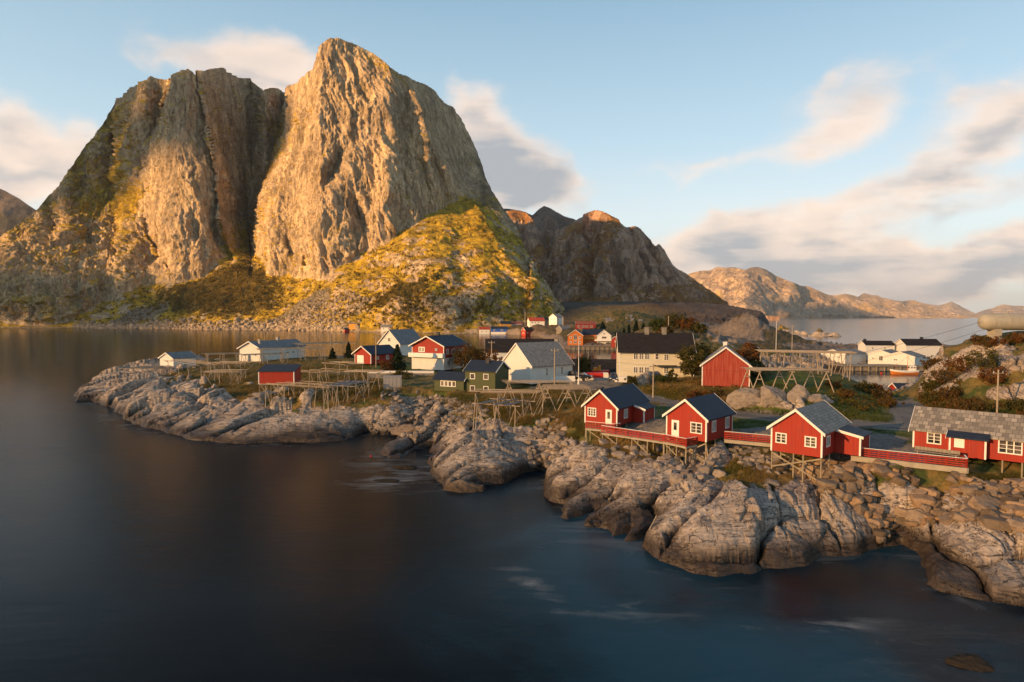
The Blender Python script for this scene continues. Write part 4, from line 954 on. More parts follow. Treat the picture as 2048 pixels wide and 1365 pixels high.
def lean_to(h, x0, x1, dep, z1, z0, wall, roof, trim, zb=0.0):
    """porch built on to the near side (y < 0) with a roof sloping outwards"""
    w = MB().hull8([(x0, -dep, zb), (x1, -dep, zb), (x1, -0.003, zb), (x0, -0.003, zb)], [(x0, -dep, z0), (x1, -dep, z0), (x1, -0.003, z1), (x0, -0.003, z1)])
    w.build("porch", wall, h['root'])
    s = (z1 - z0) / dep; e = 0.3
    r = MB().hull8([(x0 - .25, -dep - e, z0 - s * e + .03), (x1 + .25, -dep - e, z0 - s * e + .03), (x1 + .25, -0.01, z1 + .03), (x0 - .25, -0.01, z1 + .03)],
                   [(x0 - .25, -dep - e, z0 - s * e + .13), (x1 + .25, -dep - e, z0 - s * e + .13), (x1 + .25, -0.01, z1 + .13), (x0 - .25, -0.01, z1 + .13)])
    r.build("porch_roof", roof, h['root'])
    bb = MB().hull8([(x0 - .30, -dep - e - .02, z0 - s * e - .12), (x0 - .26, -dep - e - .02, z0 - s * e - .12), (x0 - .26, -0.02, z1 - .12), (x0 - .30, -0.02, z1 - .12)],
                    [(x0 - .30, -dep - e - .02, z0 - s * e + .16), (x0 - .26, -dep - e - .02, z0 - s * e + .16), (x0 - .26, -0.02, z1 + .16), (x0 - .30, -0.02, z1 + .16)])
    bb.build("bargeboard", trim, h['root'])
    for x in (x0, x1):
        xx = sorted((x + (-0.03 if x == x0 else 0.03), x + (0.14 if x == x0 else -0.14)))
        MB().box(xx[0], xx[1], -dep - 0.03, -dep + 0.14, zb, z0 - 0.02).build("corner_board", trim, h['root'])
def to_world(h, p): 
    r = h['root']; c, s = math.cos(r.rotation_euler[2]), math.sin(r.rotation_euler[2])
    return Vector((r.location[0] + c * p[0] - s * p[1], r.location[1] + s * p[0] + c * p[1], r.location[2] + p[2]))
def stilt(h, x, y, ztop=0.0, r=0.09, lean=(0, 0), sink=0.25):
    w = to_world(h, (x + lean[0], y + lean[1], 0)); zg = zat(w.x, w.y) - h['root'].location[2]
    if zg > ztop - 0.25: return None
    MB().tube((x + lean[0], y + lean[1], zg - sink), (x, y, ztop), r, r * 0.9, 8).build("stilt", M['stilt'], h['root'])
    return zg
def brace(h, p, q, w=0.14, t=0.05):
    MB().beam(p, q, t, w).build("brace", M['stilt'], h['root'])

def O(px, py, z): return tuple(at_z(px, py, z))
# ---- the three gabled cabins and the long one
CB = 'red fishermen\'s cabins along the rocks'
c1 = house("cabin", "dark-roofed red cabin with white gable door, leftmost of the row on the rocks", "cabin", (14.3, 84.3, 7.0), 36, 9.8, 5.0, 2.55, 2.1, M['red'], M['rf_blue'])
window(c1, 'g', 3.85, 0.95, 1.35, 1.25, 3, 3); door(c1, 'g', 1.25, 0.0, 0.95, 2.15)
window(c1, 'r', 2.6, 0.75, 1.15, 1.3, 3, 1); lean_to(c1, 5.0, 8.6, 1.7, 2.35, 1.85, M['red'], M['rf_blue'], M['white'], -0.1)
chimney(c1, 1.2, 3.3, 3.6, 4.85, 0.7, M['black'])
c2 = house("cabin", "red cabin with dark blue roof, second in the row, where the red walkway ends", "cabin", (23.1, 73.6, 7.05), 43, 7.2, 5.3, 2.75, 2.0, M['red'], M['rf_blue'])
window(c2, 'g', 1.3, 0.85, 1.5, 1.35, 2, 3); door(c2, 'g', 4.05, 0.05, 1.0, 2.1)
window(c2, 'r', 1.9, 0.95, 1.1, 1.4, 3, 1); window(c2, 'r', 5.6, 0.95, 1.1, 1.4, 3, 1)
c3 = house("cabin", "red cabin with grey slate roof standing on crossed stilts", "cabin", (32.6, 65.1, 7.15), 43, 9.0, 5.3, 2.7, 2.05, M['red'], M['rf_slate'])
window(c3, 'g', 1.15, 0.95, 1.2, 1.15, 2, 3); window(c3, 'g', 4.2, 0.95, 1.2, 1.15, 2, 3); window(c3, 'r', 1.9, 0.9, 1.3, 1.2, 3, 1)
lean_to(c3, 4.2, 7.8, 2.6, 2.45, 1.95, M['red'], M['rf_blue'], M['white'], -0.1)
c4 = house("cabin", "long red cabin with mottled stone slab roof at the right edge", "cabin", (45.2, 69.9, 7.1), 133, 15.0, 5.6, 2.35, 2.05, M['red'], M['rf_stone'])
window(c4, 'r', 2.0, 0.85, 1.35, 1.3, 2, 3); window(c4, 'r', 8.6, 0.75, 2.0, 1.45, 3, 3)
lean_to(c4, 3.5, 6.7, 0.9, 2.45, 2.05, M['red'], M['rf_blue'], M['white'])
f = MB(); fbox(f, c4, 'r', 3.95, 4.85, 0.95, 2.0, 0.91, 0.96); f.build("shutter", M['white'], c4['root'])
window(c4, 'r', 12.9, 0.75, 1.4, 1.45, 2, 3)
MB().box(10.9, 11.05, -0.035, 0.0, 0, 2.3).build("corner_board", M['white'], c4['root'])
for h, pts in ((c1, [(.1, .1), (.1, 2.5), (.1, 4.9), (3, .1), (3, 4.9)]), (c2, [(.1, .1), (.1, 2.6), (.1, 5.2), (2.6, .1), (5.0, .1), (2.6, 5.2), (7.0, .1)]), (c3, [(.1, .1), (.1, 1.9), (.1, 2.9), (.1, 5.2), (2.8, .1), (2.8, 5.2)]), (c4, [(8.0, .1), (9.6, .1), (11.2, .1), (13.0, .1), (14.8, .1), (11.2, 5), (14.8, 5)])):
    for (x, y) in pts: stilt(h, x, y, -0.01)
brace(c3, (0.0, 0.1, -0.15), (0.0, 5.2, -1.75)); brace(c3, (-0.06, 5.2, -0.15), (-0.06, 0.1, -2.6)); brace(c3, (2.8, 5.2, -0.8), (2.8, .1, -2.0))
brace(c2, (0.0, 0.1, -0.2), (0.0, 2.6, -1.6)); brace(c2, (0.0, 5.2, -0.2), (0.0, .1, -2.3)); brace(c4, (9.6, 0.05, -1.7), (11.2, 0.05, -0.3)); brace(c4, (13.0, 0.05, -1.9), (14.8, 0.05, -0.2))
MB().tube((0.1, -0.5, -3.4), (0.05, 0.1, -0.02), 0.09, 0.08, 8).build("stilt", M['stilt'], c2['root'])

# ---- decks, walkways and railings
def deck(label, pts, z, width, left=True, posts=True, group='red decks and railings of the cabins', rail_back=False, base=None, endcap=True, cat='deck', name='deck', floor=True):
    """pts: front edge in world x,y; floor lies behind it"""
    root = empty(name, (pts[0][0], pts[0][1], z)); tag(root, label, cat, group)
    o = Vector((pts[0][0], pts[0][1], 0)); P = [Vector((p[0], p[1], 0)) - o for p in pts]
    rl = MB(); tr = MB(); fl = MB(); jo = MB()
    for i in range(len(P) - 1):
        a, c = P[i], P[i + 1]; d = (c - a).normalized(); nrm = Vector((-d.y, d.x, 0)) * (1 if left else -1); L = (c - a).length
        for zz_ in (0.18, 0.40, 0.62, 0.84): rl.beam(a + Vector((0, 0, zz_)), c + Vector((0, 0, zz_)), 0.035, 0.125)
        n = max(1, int(L / 1.7))
        for k in range(n + 1):
            q = a + d * (L * k / n) + nrm * 0.05; MB().box(q.x - .045, q.x + .045, q.y - .045, q.y + .045, -0.1, 0.96).build("railing_post", M['red'], root)
        tr.beam(a + Vector((0, 0, 0.985)), c + Vector((0, 0, 0.985)), 0.14, 0.045)
        if floor:
            fl.hull8([a + nrm * .0, c + nrm * .0, c + nrm * width, a + nrm * width], [q + Vector((0, 0, 0.06)) for q in (a, c, c + nrm * width, a + nrm * width)])
            jo.beam(a + Vector((0, 0, -0.11)) - nrm * .03, c + Vector((0, 0, -0.11)) - nrm * .03, 0.06, 0.2)
            if posts:
                n = max(1, int(L / 2.2))
                for k in range(n + 1):
                    for w_ in (0.1, width - 0.1):
                        q = a + d * (0.1 + (L - 0.2) * k / n) + nrm * w_
                        zg = zat(q.x + o.x, q.y + o.y) - z
                        if zg < -0.4: MB().tube((q.x, q.y, zg - 0.2), (q.x, q.y, -0.02), 0.085, 0.08, 7).build("stilt", M['stilt'], root)
                        if w_ == 0.1 and k % 2 == 0 and k < n and zg < -1.0:
                            q2 = a + d * (0.1 + (L - 0.2) * (k + 1) / n) + nrm * 0.1
                            MB().beam((q.x, q.y, -0.1), (q2.x, q2.y, max(zg, -2.4)), 0.05, 0.12).build("brace", M['stilt'], root)
    rl.build("railing_boards", M['red'], root); tr.build("top_rail", M['white'], root)
    if floor: fl.build("floor", M['wood'], root); jo.build("rim_board", M['concrete'], root)
    if base:
        bs = MB()
        for i in range(len(P) - 1):
            a, c = P[i], P[i + 1]; bs.beam(a + Vector((0, 0, -base / 2 + .02)), c + Vector((0, 0, -base / 2 + .02)), 0.25, base)
        bs.build("base", M['concrete'], root)
    return root
def xy(px, py, z): p = at_z(px, py, z); return (float(p[0]), float(p[1]))
a1 = xy(1170, 859, 6.55)
deck("short red deck with open railing in front of the leftmost cabin", [xy(1171, 857, 6.6), xy(1229, 863, 6.6), (xy(1229, 863, 6.6)[0] + 0.9, xy(1229, 863, 6.6)[1] + 0.6)], 6.6, 1.5)
deck("long red walkway on stilts between the first two cabins", [xy(1203, 866, 6.5), xy(1328, 885, 6.5)], 6.5, 1.7)
deck("red corner deck in front of the second cabin's white door", [xy(1326, 884, 6.55), xy(1372, 894, 6.55), (xy(1372, 894, 6.55)[0] + 1.6, xy(1372, 894, 6.55)[1] + 1.1)], 6.55, 1.6)
deck("red board fence with white top rail between the second cabin and the slate-roofed one", [xy(1449, 879, 7.05), xy(1543, 888, 7.05)], 7.05, 1.2, floor=False, base=0.4, cat='fence', name='fence')
deck("long red board fence with white top rail on a concrete kerb beside the long cabin", [xy(1702, 912, 6.85), xy(1934, 937, 6.85), (xy(1934, 937, 6.85)[0] + 0.9, xy(1934, 937, 6.85)[1] + 1.6)], 6.85, 1.2, floor=False, base=0.55, cat='fence', name='fence')
# bench in front of the long cabin
bn = empty("bench", (*xy(1873, 914, 7.15), 7.15), R(-43)); tag(bn, "pale wooden bench against the front of the long cabin", "bench")
MB().box(-2.0, 2.0, -0.2, 0.2, 0.38, 0.44).build("seat", M['wood'], bn)
MB().box(-2.0, 2.0, 0.2, 0.25, 0.5, 0.85).build("backrest", M['wood'], bn)
for x in (-1.7, 1.7): MB().box(x - .05, x + .05, -0.18, 0.18, -0.2, 0.378).build("leg", M['wood'], bn)

# ---- barn
g = 8.5
bo = Vector(at_d(1499, 775, 113))
az = 18
bl = bo
barn = house("barn", "big worn red barn with grey roof standing on short posts behind the cabins", "barn", (bl.x, bl.y, bl.z), az, 9.5, 8.3, 3.9, 3.2, M['red_old'], M['rf_grey'], ovg=0.3, ove=0.4)
for (x, y) in [(.3, .3), (.3, 2.2), (.3, 4.2), (.3, 6.2), (.3, 8.0), (4, .3), (4, 8), (9, .3), (9, 8)]: stilt(barn, x, y, -0.01, 0.16)
chimney(barn, 8.6, 4.2, 6.6, 7.7, 0.7, M['white']); 
# ---- cream house
ho = Vector(at_d(1380, 752, 131)); ho.z = 9.2
cream = house("house", "large cream two-storey house with tall black roof and two stone chimneys", "house", (ho.x - 15.2, ho.y - 1.5, ho.z), 96, 15.2, 8.0, 5.7, 3.3, M['cream'], M['rf_black'], ovg=0.3, ove=0.7, skirt=(M['stone'], 2.2))
for u in (3.4, 4.55, 5.7): window(cream, 'r', u, 3.75, 1.0, 1.35, 2, 3, M['white'])
for u in (3.4, 4.55, 5.7): window(cream, 'r', u, 0.9, 1.0, 1.35, 2, 3, M['white'])
window(cream, 'r', 7.7, 3.75, 0.8, 1.3, 1, 2); window(cream, 'r', 9.6, 3.6, 1.0, 1.35, 2, 3); window(cream, 'r', 9.6, 0.9, 1.0, 1.4, 2, 3); window(cream, 'r', 13.0, 3.7, 1.0, 1.35, 2, 3)
MB().box(7.0, 11.6, -1.5, -0.01, 2.5, 2.62).build("porch_roof", M['rf_black'], cream['root'])
MB().box(-0.9, 1.6, -1.4, -0.01, -0.9, 0.3).build("planter", M['white'], cream['root'])
chimney(cream, 6.0, 4.0, 7.6, 10.2, 0.9, M['stone']); chimney(cream, 9.6, 4.0, 7.6, 10.2, 0.9, M['stone'])
# ---- white boathouse with the slate roof
wo2 = at_d(1063, 767, 128)
wb = house("warehouse", "white boarded warehouse with grey slate roof behind the green house", "warehouse", (float(wo2[0]), float(wo2[1]), float(wo2[2]) - 0.2), 50, 11.8, 9.5, 3.9, 4.3, M['white_b'], M['rf_slate'], M['white'], ovg=0.25, ove=0.5)
for u in (4.3, 6.5, 8.7): window(wb, 'r', u, 1.5, 0.75, 1.7, 2, 3)
f = MB(); fbox(f, wb, 'r', 10.0, 11.2, 0.1, 2.4, 0.01, 0.06); f.build("door", M['white_b'], wb['root'])
f = MB(); fbox(f, wb, 'g', 3.3, 5.6, 0.1, 2.7, 0.01, 0.05); f.build("door", M['white_b'], wb['root'])
# ---- green house (two volumes)
go = Vector(at_z(990, 783, 7.0)); 
gh = house("house", "dark green two-storey house with blue-black roof above the rubble slope", "house", tuple(go), 101, 1, 1, 1, 1, M['green'], M['rf_blue']) if False else None
gh = house("house", "dark green two-storey house with low side wing above the rubble slope", "house", (float(at_d(929, 781, 121)[0]), 122.5, 6.9), 113, 6.5, 6.6, 4.25, 1.7, M['green'], M['rf_blue'], M['white'], ovg=0.3, ove=0.3, corner=False, skirt=(M['concrete'], 0.6))
for u in (1.65, 4.55):
    window(gh, 'r', u, 2.6, 1.1, 1.15, 1, 1); window(gh, 'r', u, 0.25, 1.1, 1.1, 1, 1)
chimney(gh, 3.8, 2.6, 5.0, 6.4, 0.7, M['black'])
wg = MB().prism([(-0.6, 0), (4.0, 0), (4.0, 2.35), (1.7, 3.6), (-0.6, 2.35)], -6.6, -0.004); wg.build("side_wing", M['green'], gh['root'])
wr = MB(); wr.prism([(-0.95, 2.17), (1.7, 3.63), (1.7, 3.75), (-0.95, 2.29)], -6.9, 0.3); wr.prism([(1.7, 3.63), (4.3, 2.2), (4.3, 2.32), (1.7, 3.75)], -6.9, -0.01); wr.build("wing_roof", M['rf_blue'], gh['root'])
for k in range(4):
    window(gh, 'r', -4.75 + k * 0.86, 0.95, 0.86, 1.15, 1, 1, off=0.6)
MB().prism([(-1.0, 2.05), (1.7, 3.53), (1.7, 3.80), (-1.0, 2.32)], 0.305, 0.36).build("bargeboard", M['white'], gh['root'])
# ---- red house with the white balcony
ro_ = at_d(890, 737, 158)
rh = house("house", "red two-storey house with white ground floor and white balcony", "house", (float(ro_[0]) - 0.3, float(ro_[1]), 8.3), 25, 12.0, 9.6, 5.9, 2.3, M['red'], M['rf_blue'], M['white'], ovg=0.8, ove=0.6)
lf = MB(); lf.box(-0.05, 12.05, -0.05, 9.65, -0.3, 2.75).build("ground_floor", M['white_b'], rh['root'])
MB().box(-1.3, -0.06, -0.4, 9.9, 2.9, 4.0).build("balcony", M['white'], rh['root'])
window(rh, 'g', 6.6, 4.2, 1.9, 1.3, 2, 1, fr=.18); 
for u in (1.8, 4.2, 5.8, 8.0, 9.4): window(rh, 'r', u, 3.6, 1.1, 1.4, 2, 1)
window(rh, 'r', 2.2, 0.7, 1.5, 1.3, 2, 1, off=.06)
MB().tube((-0.02, 2.2, 4.9), (-0.14, 2.2, 4.9), 0.42, 0.42, 18).build("satellite_dish", M['metal'], rh['root'])
chimney(rh, 5.0, 4.8, 7.6, 9.1, 0.8, M['black'])
# ---- red garage
ga = at_d(742, 731, 172)
gr_ = house("garage", "small red garage with white roller door and dark blue roof", "garage", (float(ga[0]), float(ga[1]), 8.4), 35, 9.5, 6.6, 2.9, 1.9, M['red'], M['rf_blue'], ovg=0.6, ove=0.7)
f = MB(); fbox(f, gr_, 'g', 2.9, 5.6, 0.0, 2.3, 0.01, 0.06); f.build("door", M['white'], gr_['root'])
window(gr_, 'r', 2.4, 1.2, 1.0, 0.8, 2, 1); window(gr_, 'r', 6.2, 1.0, 1.0, 1.2, 2, 1)
# ---- white gabled house behind
wg_ = at_d(800, 715, 205)
wh = house("house", "white one-and-a-half-storey house with steep grey roof behind the conifers", "house", (float(wg_[0]), float(wg_[1]), 8.5), 30, 12.0, 9.0, 4.2, 4.3, M['white_b'], M['rf_grey'], ovg=0.5, ove=0.5)
window(wh, 'g', 4.6, 4.6, 1.2, 1.3, 2, 2); window(wh, 'g', 2.4, 1.3, 1.3, 1.3, 2, 2); window(wh, 'g', 6.6, 1.3, 1.3, 1.3, 2, 2)
# ---- long white building on the islet
lw = at_d(521, 720, 204)
lb = house("warehouse", "long low white building with grey roof behind the drying racks on the islet", "warehouse", (float(lw[0]), float(lw[1]), 6.6), 20, 22.0, 8.5, 4.3, 2.1, M['white_b'], M['rf_grey'], ovg=0.7, ove=0.6)
for u in (3.5, 7.0, 9.5, 13.0, 16.0): window(lb, 'r', u, 1.9, 1.4, 0.7, 2, 1)
window(lb, 'g', 2.0, 1.7, 0.9, 0.9, 1, 1); chimney(lb, 2.2, 2.2, 4.8, 7.0, 0.8, M['metal']); chimney(lb, 13.0, 4.1, 5.8, 7.4, 0.9, M['metal'])
MB().box(-0.8, -0.05, 4.5, 8.0, 0.0, 2.0).build("lean_to", M['white_b'], lb['root'])
# ---- small white boathouse
bh_ = at_d(347, 733, 196)
bh = house("boathouse", "small white boathouse with dark roof on the outer end of the islet", "boathouse", (float(bh_[0]), float(bh_[1]), 5.2), 25, 8.0, 6.3, 2.9, 1.6, M['white_b'], M['rf_grey'], ovg=0.4, ove=0.4, skirt=(M['stone'], 1.2))
window(bh, 'g', 3.0, 1.6, 0.9, 0.5, 2, 1); window(bh, 'r', 3.0, 1.6, 0.9, 0.6, 2, 1)
# ---- red shed on stilts
rs = at_d(517, 768, 125)
sh = {'L': 7.9, 'W': 5.0}
root = empty("shed", (float(rs[0]), float(rs[1]), float(rs[2])), R(4)); tag(root, "red shed with flat dark blue roof on tall stilts among the drying racks", "shed"); sh['root'] = root
MB().hull8([(0, 0, 0), (7.0, 0, 0), (7.0, 5.0, 0), (0, 5.0, 0)], [(0, 0, 2.45), (7.0, 0, 2.45), (7.0, 5.0, 3.35), (0, 5.0, 3.35)]).build("wall", M['red'], root)
MB().hull8([(-.2, -.3, 2.43), (7.2, -.3, 2.43), (7.2, 5.2, 3.42), (-.2, 5.2, 3.42)], [(-.2, -.3, 2.55), (7.2, -.3, 2.55), (7.2, 5.2, 3.54), (-.2, 5.2, 3.54)]).build("roof", M['rf_blue'], root)
for x in (0, 7.0):
    MB().box(x - .14 if x else -.03, x + .03 if x else .14, -0.03, 0.14, 0, 2.4).build("corner_board", M['white'], root)
MB().box(-0.1, 7.2, -0.05, 0.0, -0.16, -0.005).build("sill", M['concrete'], root)
for (x, y) in [(.2, .2), (2.4, .2), (4.8, .2), (6.9, .2), (.2, 4.8), (3.5, 4.8), (6.9, 4.8)]: stilt(sh, x, y, -0.01, .08)
brace(sh, (0.2, 0.15, -0.1), (2.0, 0.15, -2.6)); brace(sh, (2.6, 0.1, -0.1), (4.6, 0.1, -2.4))
# ---- dark-roofed quay buildings
q1 = at_d(1117, 705, 224)
qb = house("warehouse", "long quay warehouse with a huge black roof behind the white warehouse", "warehouse", (float(at_d(972, 706, 224)[0]), 224.0, 4.0), 88, 26.5, 12.0, 5.0, 4.2, M['white_b'], M['rf_black'], ovg=0.4, ove=0.5, zb=-2)
chimney(qb, 25.6, 3.0, 6.5, 9.3, 1.3, M['concrete'])
for u in (3, 8, 12): window(qb, 'r', u, 2.2, 1.8, 1.0, 3, 1)
q2 = house("warehouse", "low quay building whose black roof shows behind the parked cars", "warehouse", (float(at_d(1139, 745, 152)[0]), 152.0, 4.6), 94, 18.5, 11.0, 3.4, 2.9, M['white_b'], M['rf_black'], ovg=0.3, ove=0.4, zb=-2)
for u in (1.5, 3.4): window(q2, 'r', u, 1.4, 1.0, 1.2, 2, 1)
# ---- harbour buildings to the right
def simple_house(label, px, py, z, az, L, Wd, H, rise, wall, roof, wins=(), trim=None, group=None, cat="house", name="house", zb=-1.0, chim=None, d=None):
    p = at_d(px, py, d) if d else at_z(px, py, z)
    if d: p = (p[0], p[1], z if z is not None else p[2])
    h = house(name, label, cat, (float(p[0]), float(p[1]), float(p[2])), az, L, Wd, H, rise, wall, roof, trim or M['white'], ovg=0.35, ove=0.35, zb=zb, group=group, corner=False)
    for (f_, u, zz_, w_, hh) in wins: window(h, f_, u, zz_, w_, hh, 2, 1, M['white'], fr=0.16)
    if chim: chimney(h, chim, Wd / 2, H + rise * 0.6, H + rise + 0.8, 0.9, M['black'])
    return h
simple_house("white two-storey quay house with black roof, left of the pair beyond the racks", 1731, 712, 3.2, 92, 12.5, 6.5, 6.3, 1.6, M['white_b'], M['rf_black'], [('r', 3.0, 1.2, .9, 1.2), ('r', 8.2, 1.2, .9, 1.2), ('r', 5.9, 1.2, .9, 1.2), ('r', 3.0, 4.2, .9, 1.2), ('r', 8.2, 4.2, .9, 1.2)], chim=1.2, d=275)
simple_house("taller white quay house with black roof, right of the pair beyond the racks", 1812, 716, 3.2, 92, 15.0, 9.0, 6.6, 2.4, M['white_b'], M['rf_black'], [('r', 11, 1.6, 1.3, 1.0)], chim=9, d=268)
simple_house("low white boathouse with shallow dark roof at the left end of the harbour quay", 1690, 731, 2.6, 60, 15, 11, 3.6, 1.5, M['white_b'], M['rf_grey'], [('g', 3, 1.6, 1.2, .8)], d=262, name="boathouse", cat="boathouse")
simple_house("low white boathouse with an open dark doorway behind the fishing boat", 1788, 731, 2.6, 50, 12, 10, 3.4, 1.8, M['white_b'], M['rf_grey'], [('g', 5, 0.8, 1.6, 2.2), ('g', 8, 1.4, 1.2, .8)], d=258, name="boathouse", cat="boathouse")
simple_house("low white boathouse at the right end of the harbour quay, partly behind the bushes", 1829, 736, 2.4, 50, 12, 11, 3.3, 1.8, M['white_b'], M['rf_grey'], [('g', 7, 1.4, 1.6, .8)], d=252, name="boathouse", cat="boathouse")
def quay(label, px0, px1, d, zt, zb, wid, group=None):
    a = at_d(px0, 700, d); c = at_d(px1, 700, d)
    root = empty("quay", (float(a[0]), float(d), 0)); tag(root, label, "quay", group); L = float(c[0] - a[0])
    MB().box(0, L, 0, wid, zt - 0.35, zt).build("deck", M['wood'], root)
    n = int(L / 3.0)
    for k in range(n + 1):
        MB().tube((0.2 + (L - .4) * k / n, 0.2, -2), (0.2 + (L - .4) * k / n, 0.2, zt - 0.36), 0.16, None, 6).build("pile", M['stilt'], root)
    MB().box(0.1, L - 0.1, 0.9, 1.1, zb, zt - 0.36).build("bulkhead", M['wood'], root)
    return root
quay("timber quay on dark piles below the white boathouses", 1690, 1852, 250, 2.3, 0.2, 9)
quay("pale timber quay in front of the orange inn", 1138, 1236, 398, 2.6, 0.1, 10)
s3 = house("shed", "small shed with dark blue roof by the water below the right-hand hill", "shed", (float(at_d(1793, 797, 163)[0]), 163.0, 1.8), 93, 4.8, 3.6, 1.5, 1.0, M['red'], M['rf_blue'], ovg=0.2, ove=0.2, zb=-1)
# ---- village across the harbour
simple_house("orange inn with dark roof and balconies on the far quay", 1145, 690, 2.8, 93, 0.1, 0.1, 1, 1, M['orange'], M['rf_blue']) if False else None
inn = simple_house("orange two-storey inn with dark roof and ochre balconies on the far quay", 1166, 690, 2.8, 93, 14.5, 10, 6.6, 3.4, M['orange'], M['rf_blue'], [('r', 9, 4.4, 1.6, 1.4), ('r', 12, 4.4, 1.6, 1.4)], d=416)
MB().box(0.5, 14.2, -1.8, -0.05, 3.6, 4.6).build("balcony", M['ochre'], inn['root'])
for k in range(5): MB().box(0.7 + k * 3.2, 1.0 + k * 3.2, -1.75, -1.5, -0.6, 3.6).build("balcony_post", M['ochre'], inn['root'])
inn2 = simple_house("orange gabled wing of the inn with tall white window facing the harbour", 1166, 690.5, 2.8, 10, 12, 10.0, 6.2, 3.6, M['orange'], M['rf_blue'], [('g', 5, 3.2, 2.2, 3.4), ('g', 2, 4.2, 1.3, 1.4), ('g', 8, 4.2, 1.3, 1.4), ('g', 2, 1.0, 1.3, 1.4), ('g', 5, 1.0, 2.2, 1.4), ('g', 8, 1.0, 1.3, 1.4)], d=408)
wv_ = simple_house("white harbour villa with dark roof and veranda right of the orange inn", 1222, 690, 3.0, 12, 9, 9.0, 6.0, 3.6, M['white_b'], M['rf_black'], [('g', 4.5, 3.8, 3.2, 1.6), ('g', 4.5, 6.6, 1.2, 1.2)], d=408)
MB().box(-2.6, -0.05, -1, 10.5, 2.4, 3.4).build("veranda", M['white'], wv_['root'])
simple_house("small red boathouse beside the white harbour villa", 1237, 692, 2.8, 20, 5, 4.6, 4.0, 2.0, M['red'], M['rf_black'], [('g', 2.2, 2.3, .9, 1.0)], d=396)
simple_house("red guesthouse with pinkish red roof above the orange inn", 1152, 662, 9.5, 93, 15.5, 9, 5.6, 2.2, M['red'], M['rf_rust'], [('r', 2, 3.2, 2, 1.4), ('r', 5.5, 3.2, 2, 1.4), ('r', 8.5, 3.2, 2, 1.4), ('r', 12, 3.2, 2, 1.4), ('r', 3, .6, 2.5, 1.4), ('r', 8, .6, 2.5, 1.4)], d=490)
simple_house("grey-roofed house half hidden above the far quay", 1124, 662, 8.0, 60, 9, 8, 3.0, 2.6, M['wood'], M['rf_grey'], [], d=500)
def far_house(label, px, py, az, L, Wd, H, rise, wall, roof, wins=(), d=None, chim=None, zb=-4):
    p = on_m1(px, py) - np.array([0, 5.0, 0]) if d is None else at_d(px, py, d)
    if d is not None and d < 700: p[2] = max(zat(p[0], p[1]) + .2, 1.4)
    h = house("house", label, "house", (float(p[0]), float(p[1]) - 2, float(p[2]) - 0.2), az, L, Wd, H, rise, wall, roof, M['white'], ovg=0.5, ove=0.5, zb=zb - 2, corner=False)
    for (f_, u, zz_, w_, hh) in wins: window(h, f_, u, zz_, w_, hh, 1, 1, M['white'], fr=0.2)
    if chim: chimney(h, chim, Wd / 2, H + rise * .6, H + rise + 1.0, 1.0, M['black'])
    return h
far_house("white two-storey house with bright red roof at the foot of the mountain", 1059, 650, 78, 17, 11, 7.0, 3.4, M['white_b'], M['rf_red'], [('r', 3, 4.4, 1.6, 1.5), ('r', 6.5, 4.4, 1.6, 1.5), ('r', 10, 4.4, 1.6, 1.5), ('r', 4, 1, 2, 1.6), ('r', 8, 1, 2, 1.6), ('g', 3, 4.4, 1.5, 1.5), ('g', 7, 4.4, 1.5, 1.5)], d=690)
far_house("white gabled house with pale roof right of the red-roofed one", 1113, 655, 40, 12, 10.5, 8.0, 3.6, M['white_b'], M['rf_slate'], [('g', 3, 4.8, 1.2, 1.4), ('g', 7, 4.8, 1.2, 1.4), ('g', 3, 1.2, 1.2, 1.4), ('r', 3, 4.6, 1.3, 1.5), ('r', 3, 1.2, 1.3, 1.5)], d=690)
far_house("white shoreline house with orange-red roof left of the blue one", 960, 667, 84, 12, 8, 5.2, 2.6, M['white_b'], M['rf_red'], [('r', 3, 1.5, 1.6, 1.4), ('r', 8, 1.5, 1.6, 1.4)])
_bh = far_house("blue shoreline house with navy roof and white ground floor", 982, 668, 86, 20, 8, 6.6, 2.4, M['blue_b'], M['rf_blue'], [('r', 4, 3.8, 2.2, 1.6), ('r', 13, 3.8, 2.6, 1.6)])
MB().box(-.06, 20.06, -.06, 8.06, -5, 2.6).build('ground_floor', M['white_b'], _bh['root'])
far_house("peach-gabled house with slate-blue roof behind the blue house", 1001, 654, 82, 13, 8, 4.2, 3.0, M['ochre'], M['rf_blue'], [('r', 5, 1.3, 1.8, 1.4)])
far_house("low white house with rusty red roof behind the blue house", 1021, 655, 84, 14, 7, 4.6, 2.4, M['white_b'], M['rf_rust'], [('r', 4, 1.5, 1.8, 1.4), ('r', 10, 1.5, 1.8, 1.4)])
far_house("red shoreline cabin with black roof and white-framed gable window", 1051, 672, 55, 11, 7.5, 4.6, 3.2, M['red'], M['rf_black'], [('g', 3.7, 1.0, 3, 1.6), ('g', 3.7, 4.6, 1.4, 1.2), ('r', 3, 1.2, 1, 1.6), ('r', 7, 1.2, 1, 1.6)], d=672, chim=5)
far_house("ochre cube-shaped house among the birches at the mountain foot", 700, 657, 90, 10.5, 8, 6.6, 0.8, M['ochre'], M['rf_grey'], [], d=None)
far_house("tiny red boathouse on the shore in front of the ochre house", 692, 664, 60, 9, 6, 3.0, 2.6, M['red'], M['rf_blue'], [('g', 3, 1, 1.6, 1.8)], d=None)
far_house("grey holiday house with dark roof at the mountain foot right of the ochre house", 765, 660, 86, 13, 9, 3.4, 3.0, M['white_b'], M['rf_grey'], [('r', 3, 1, 1.8, 1.4), ('r', 9, 1, 1.8, 1.4)])
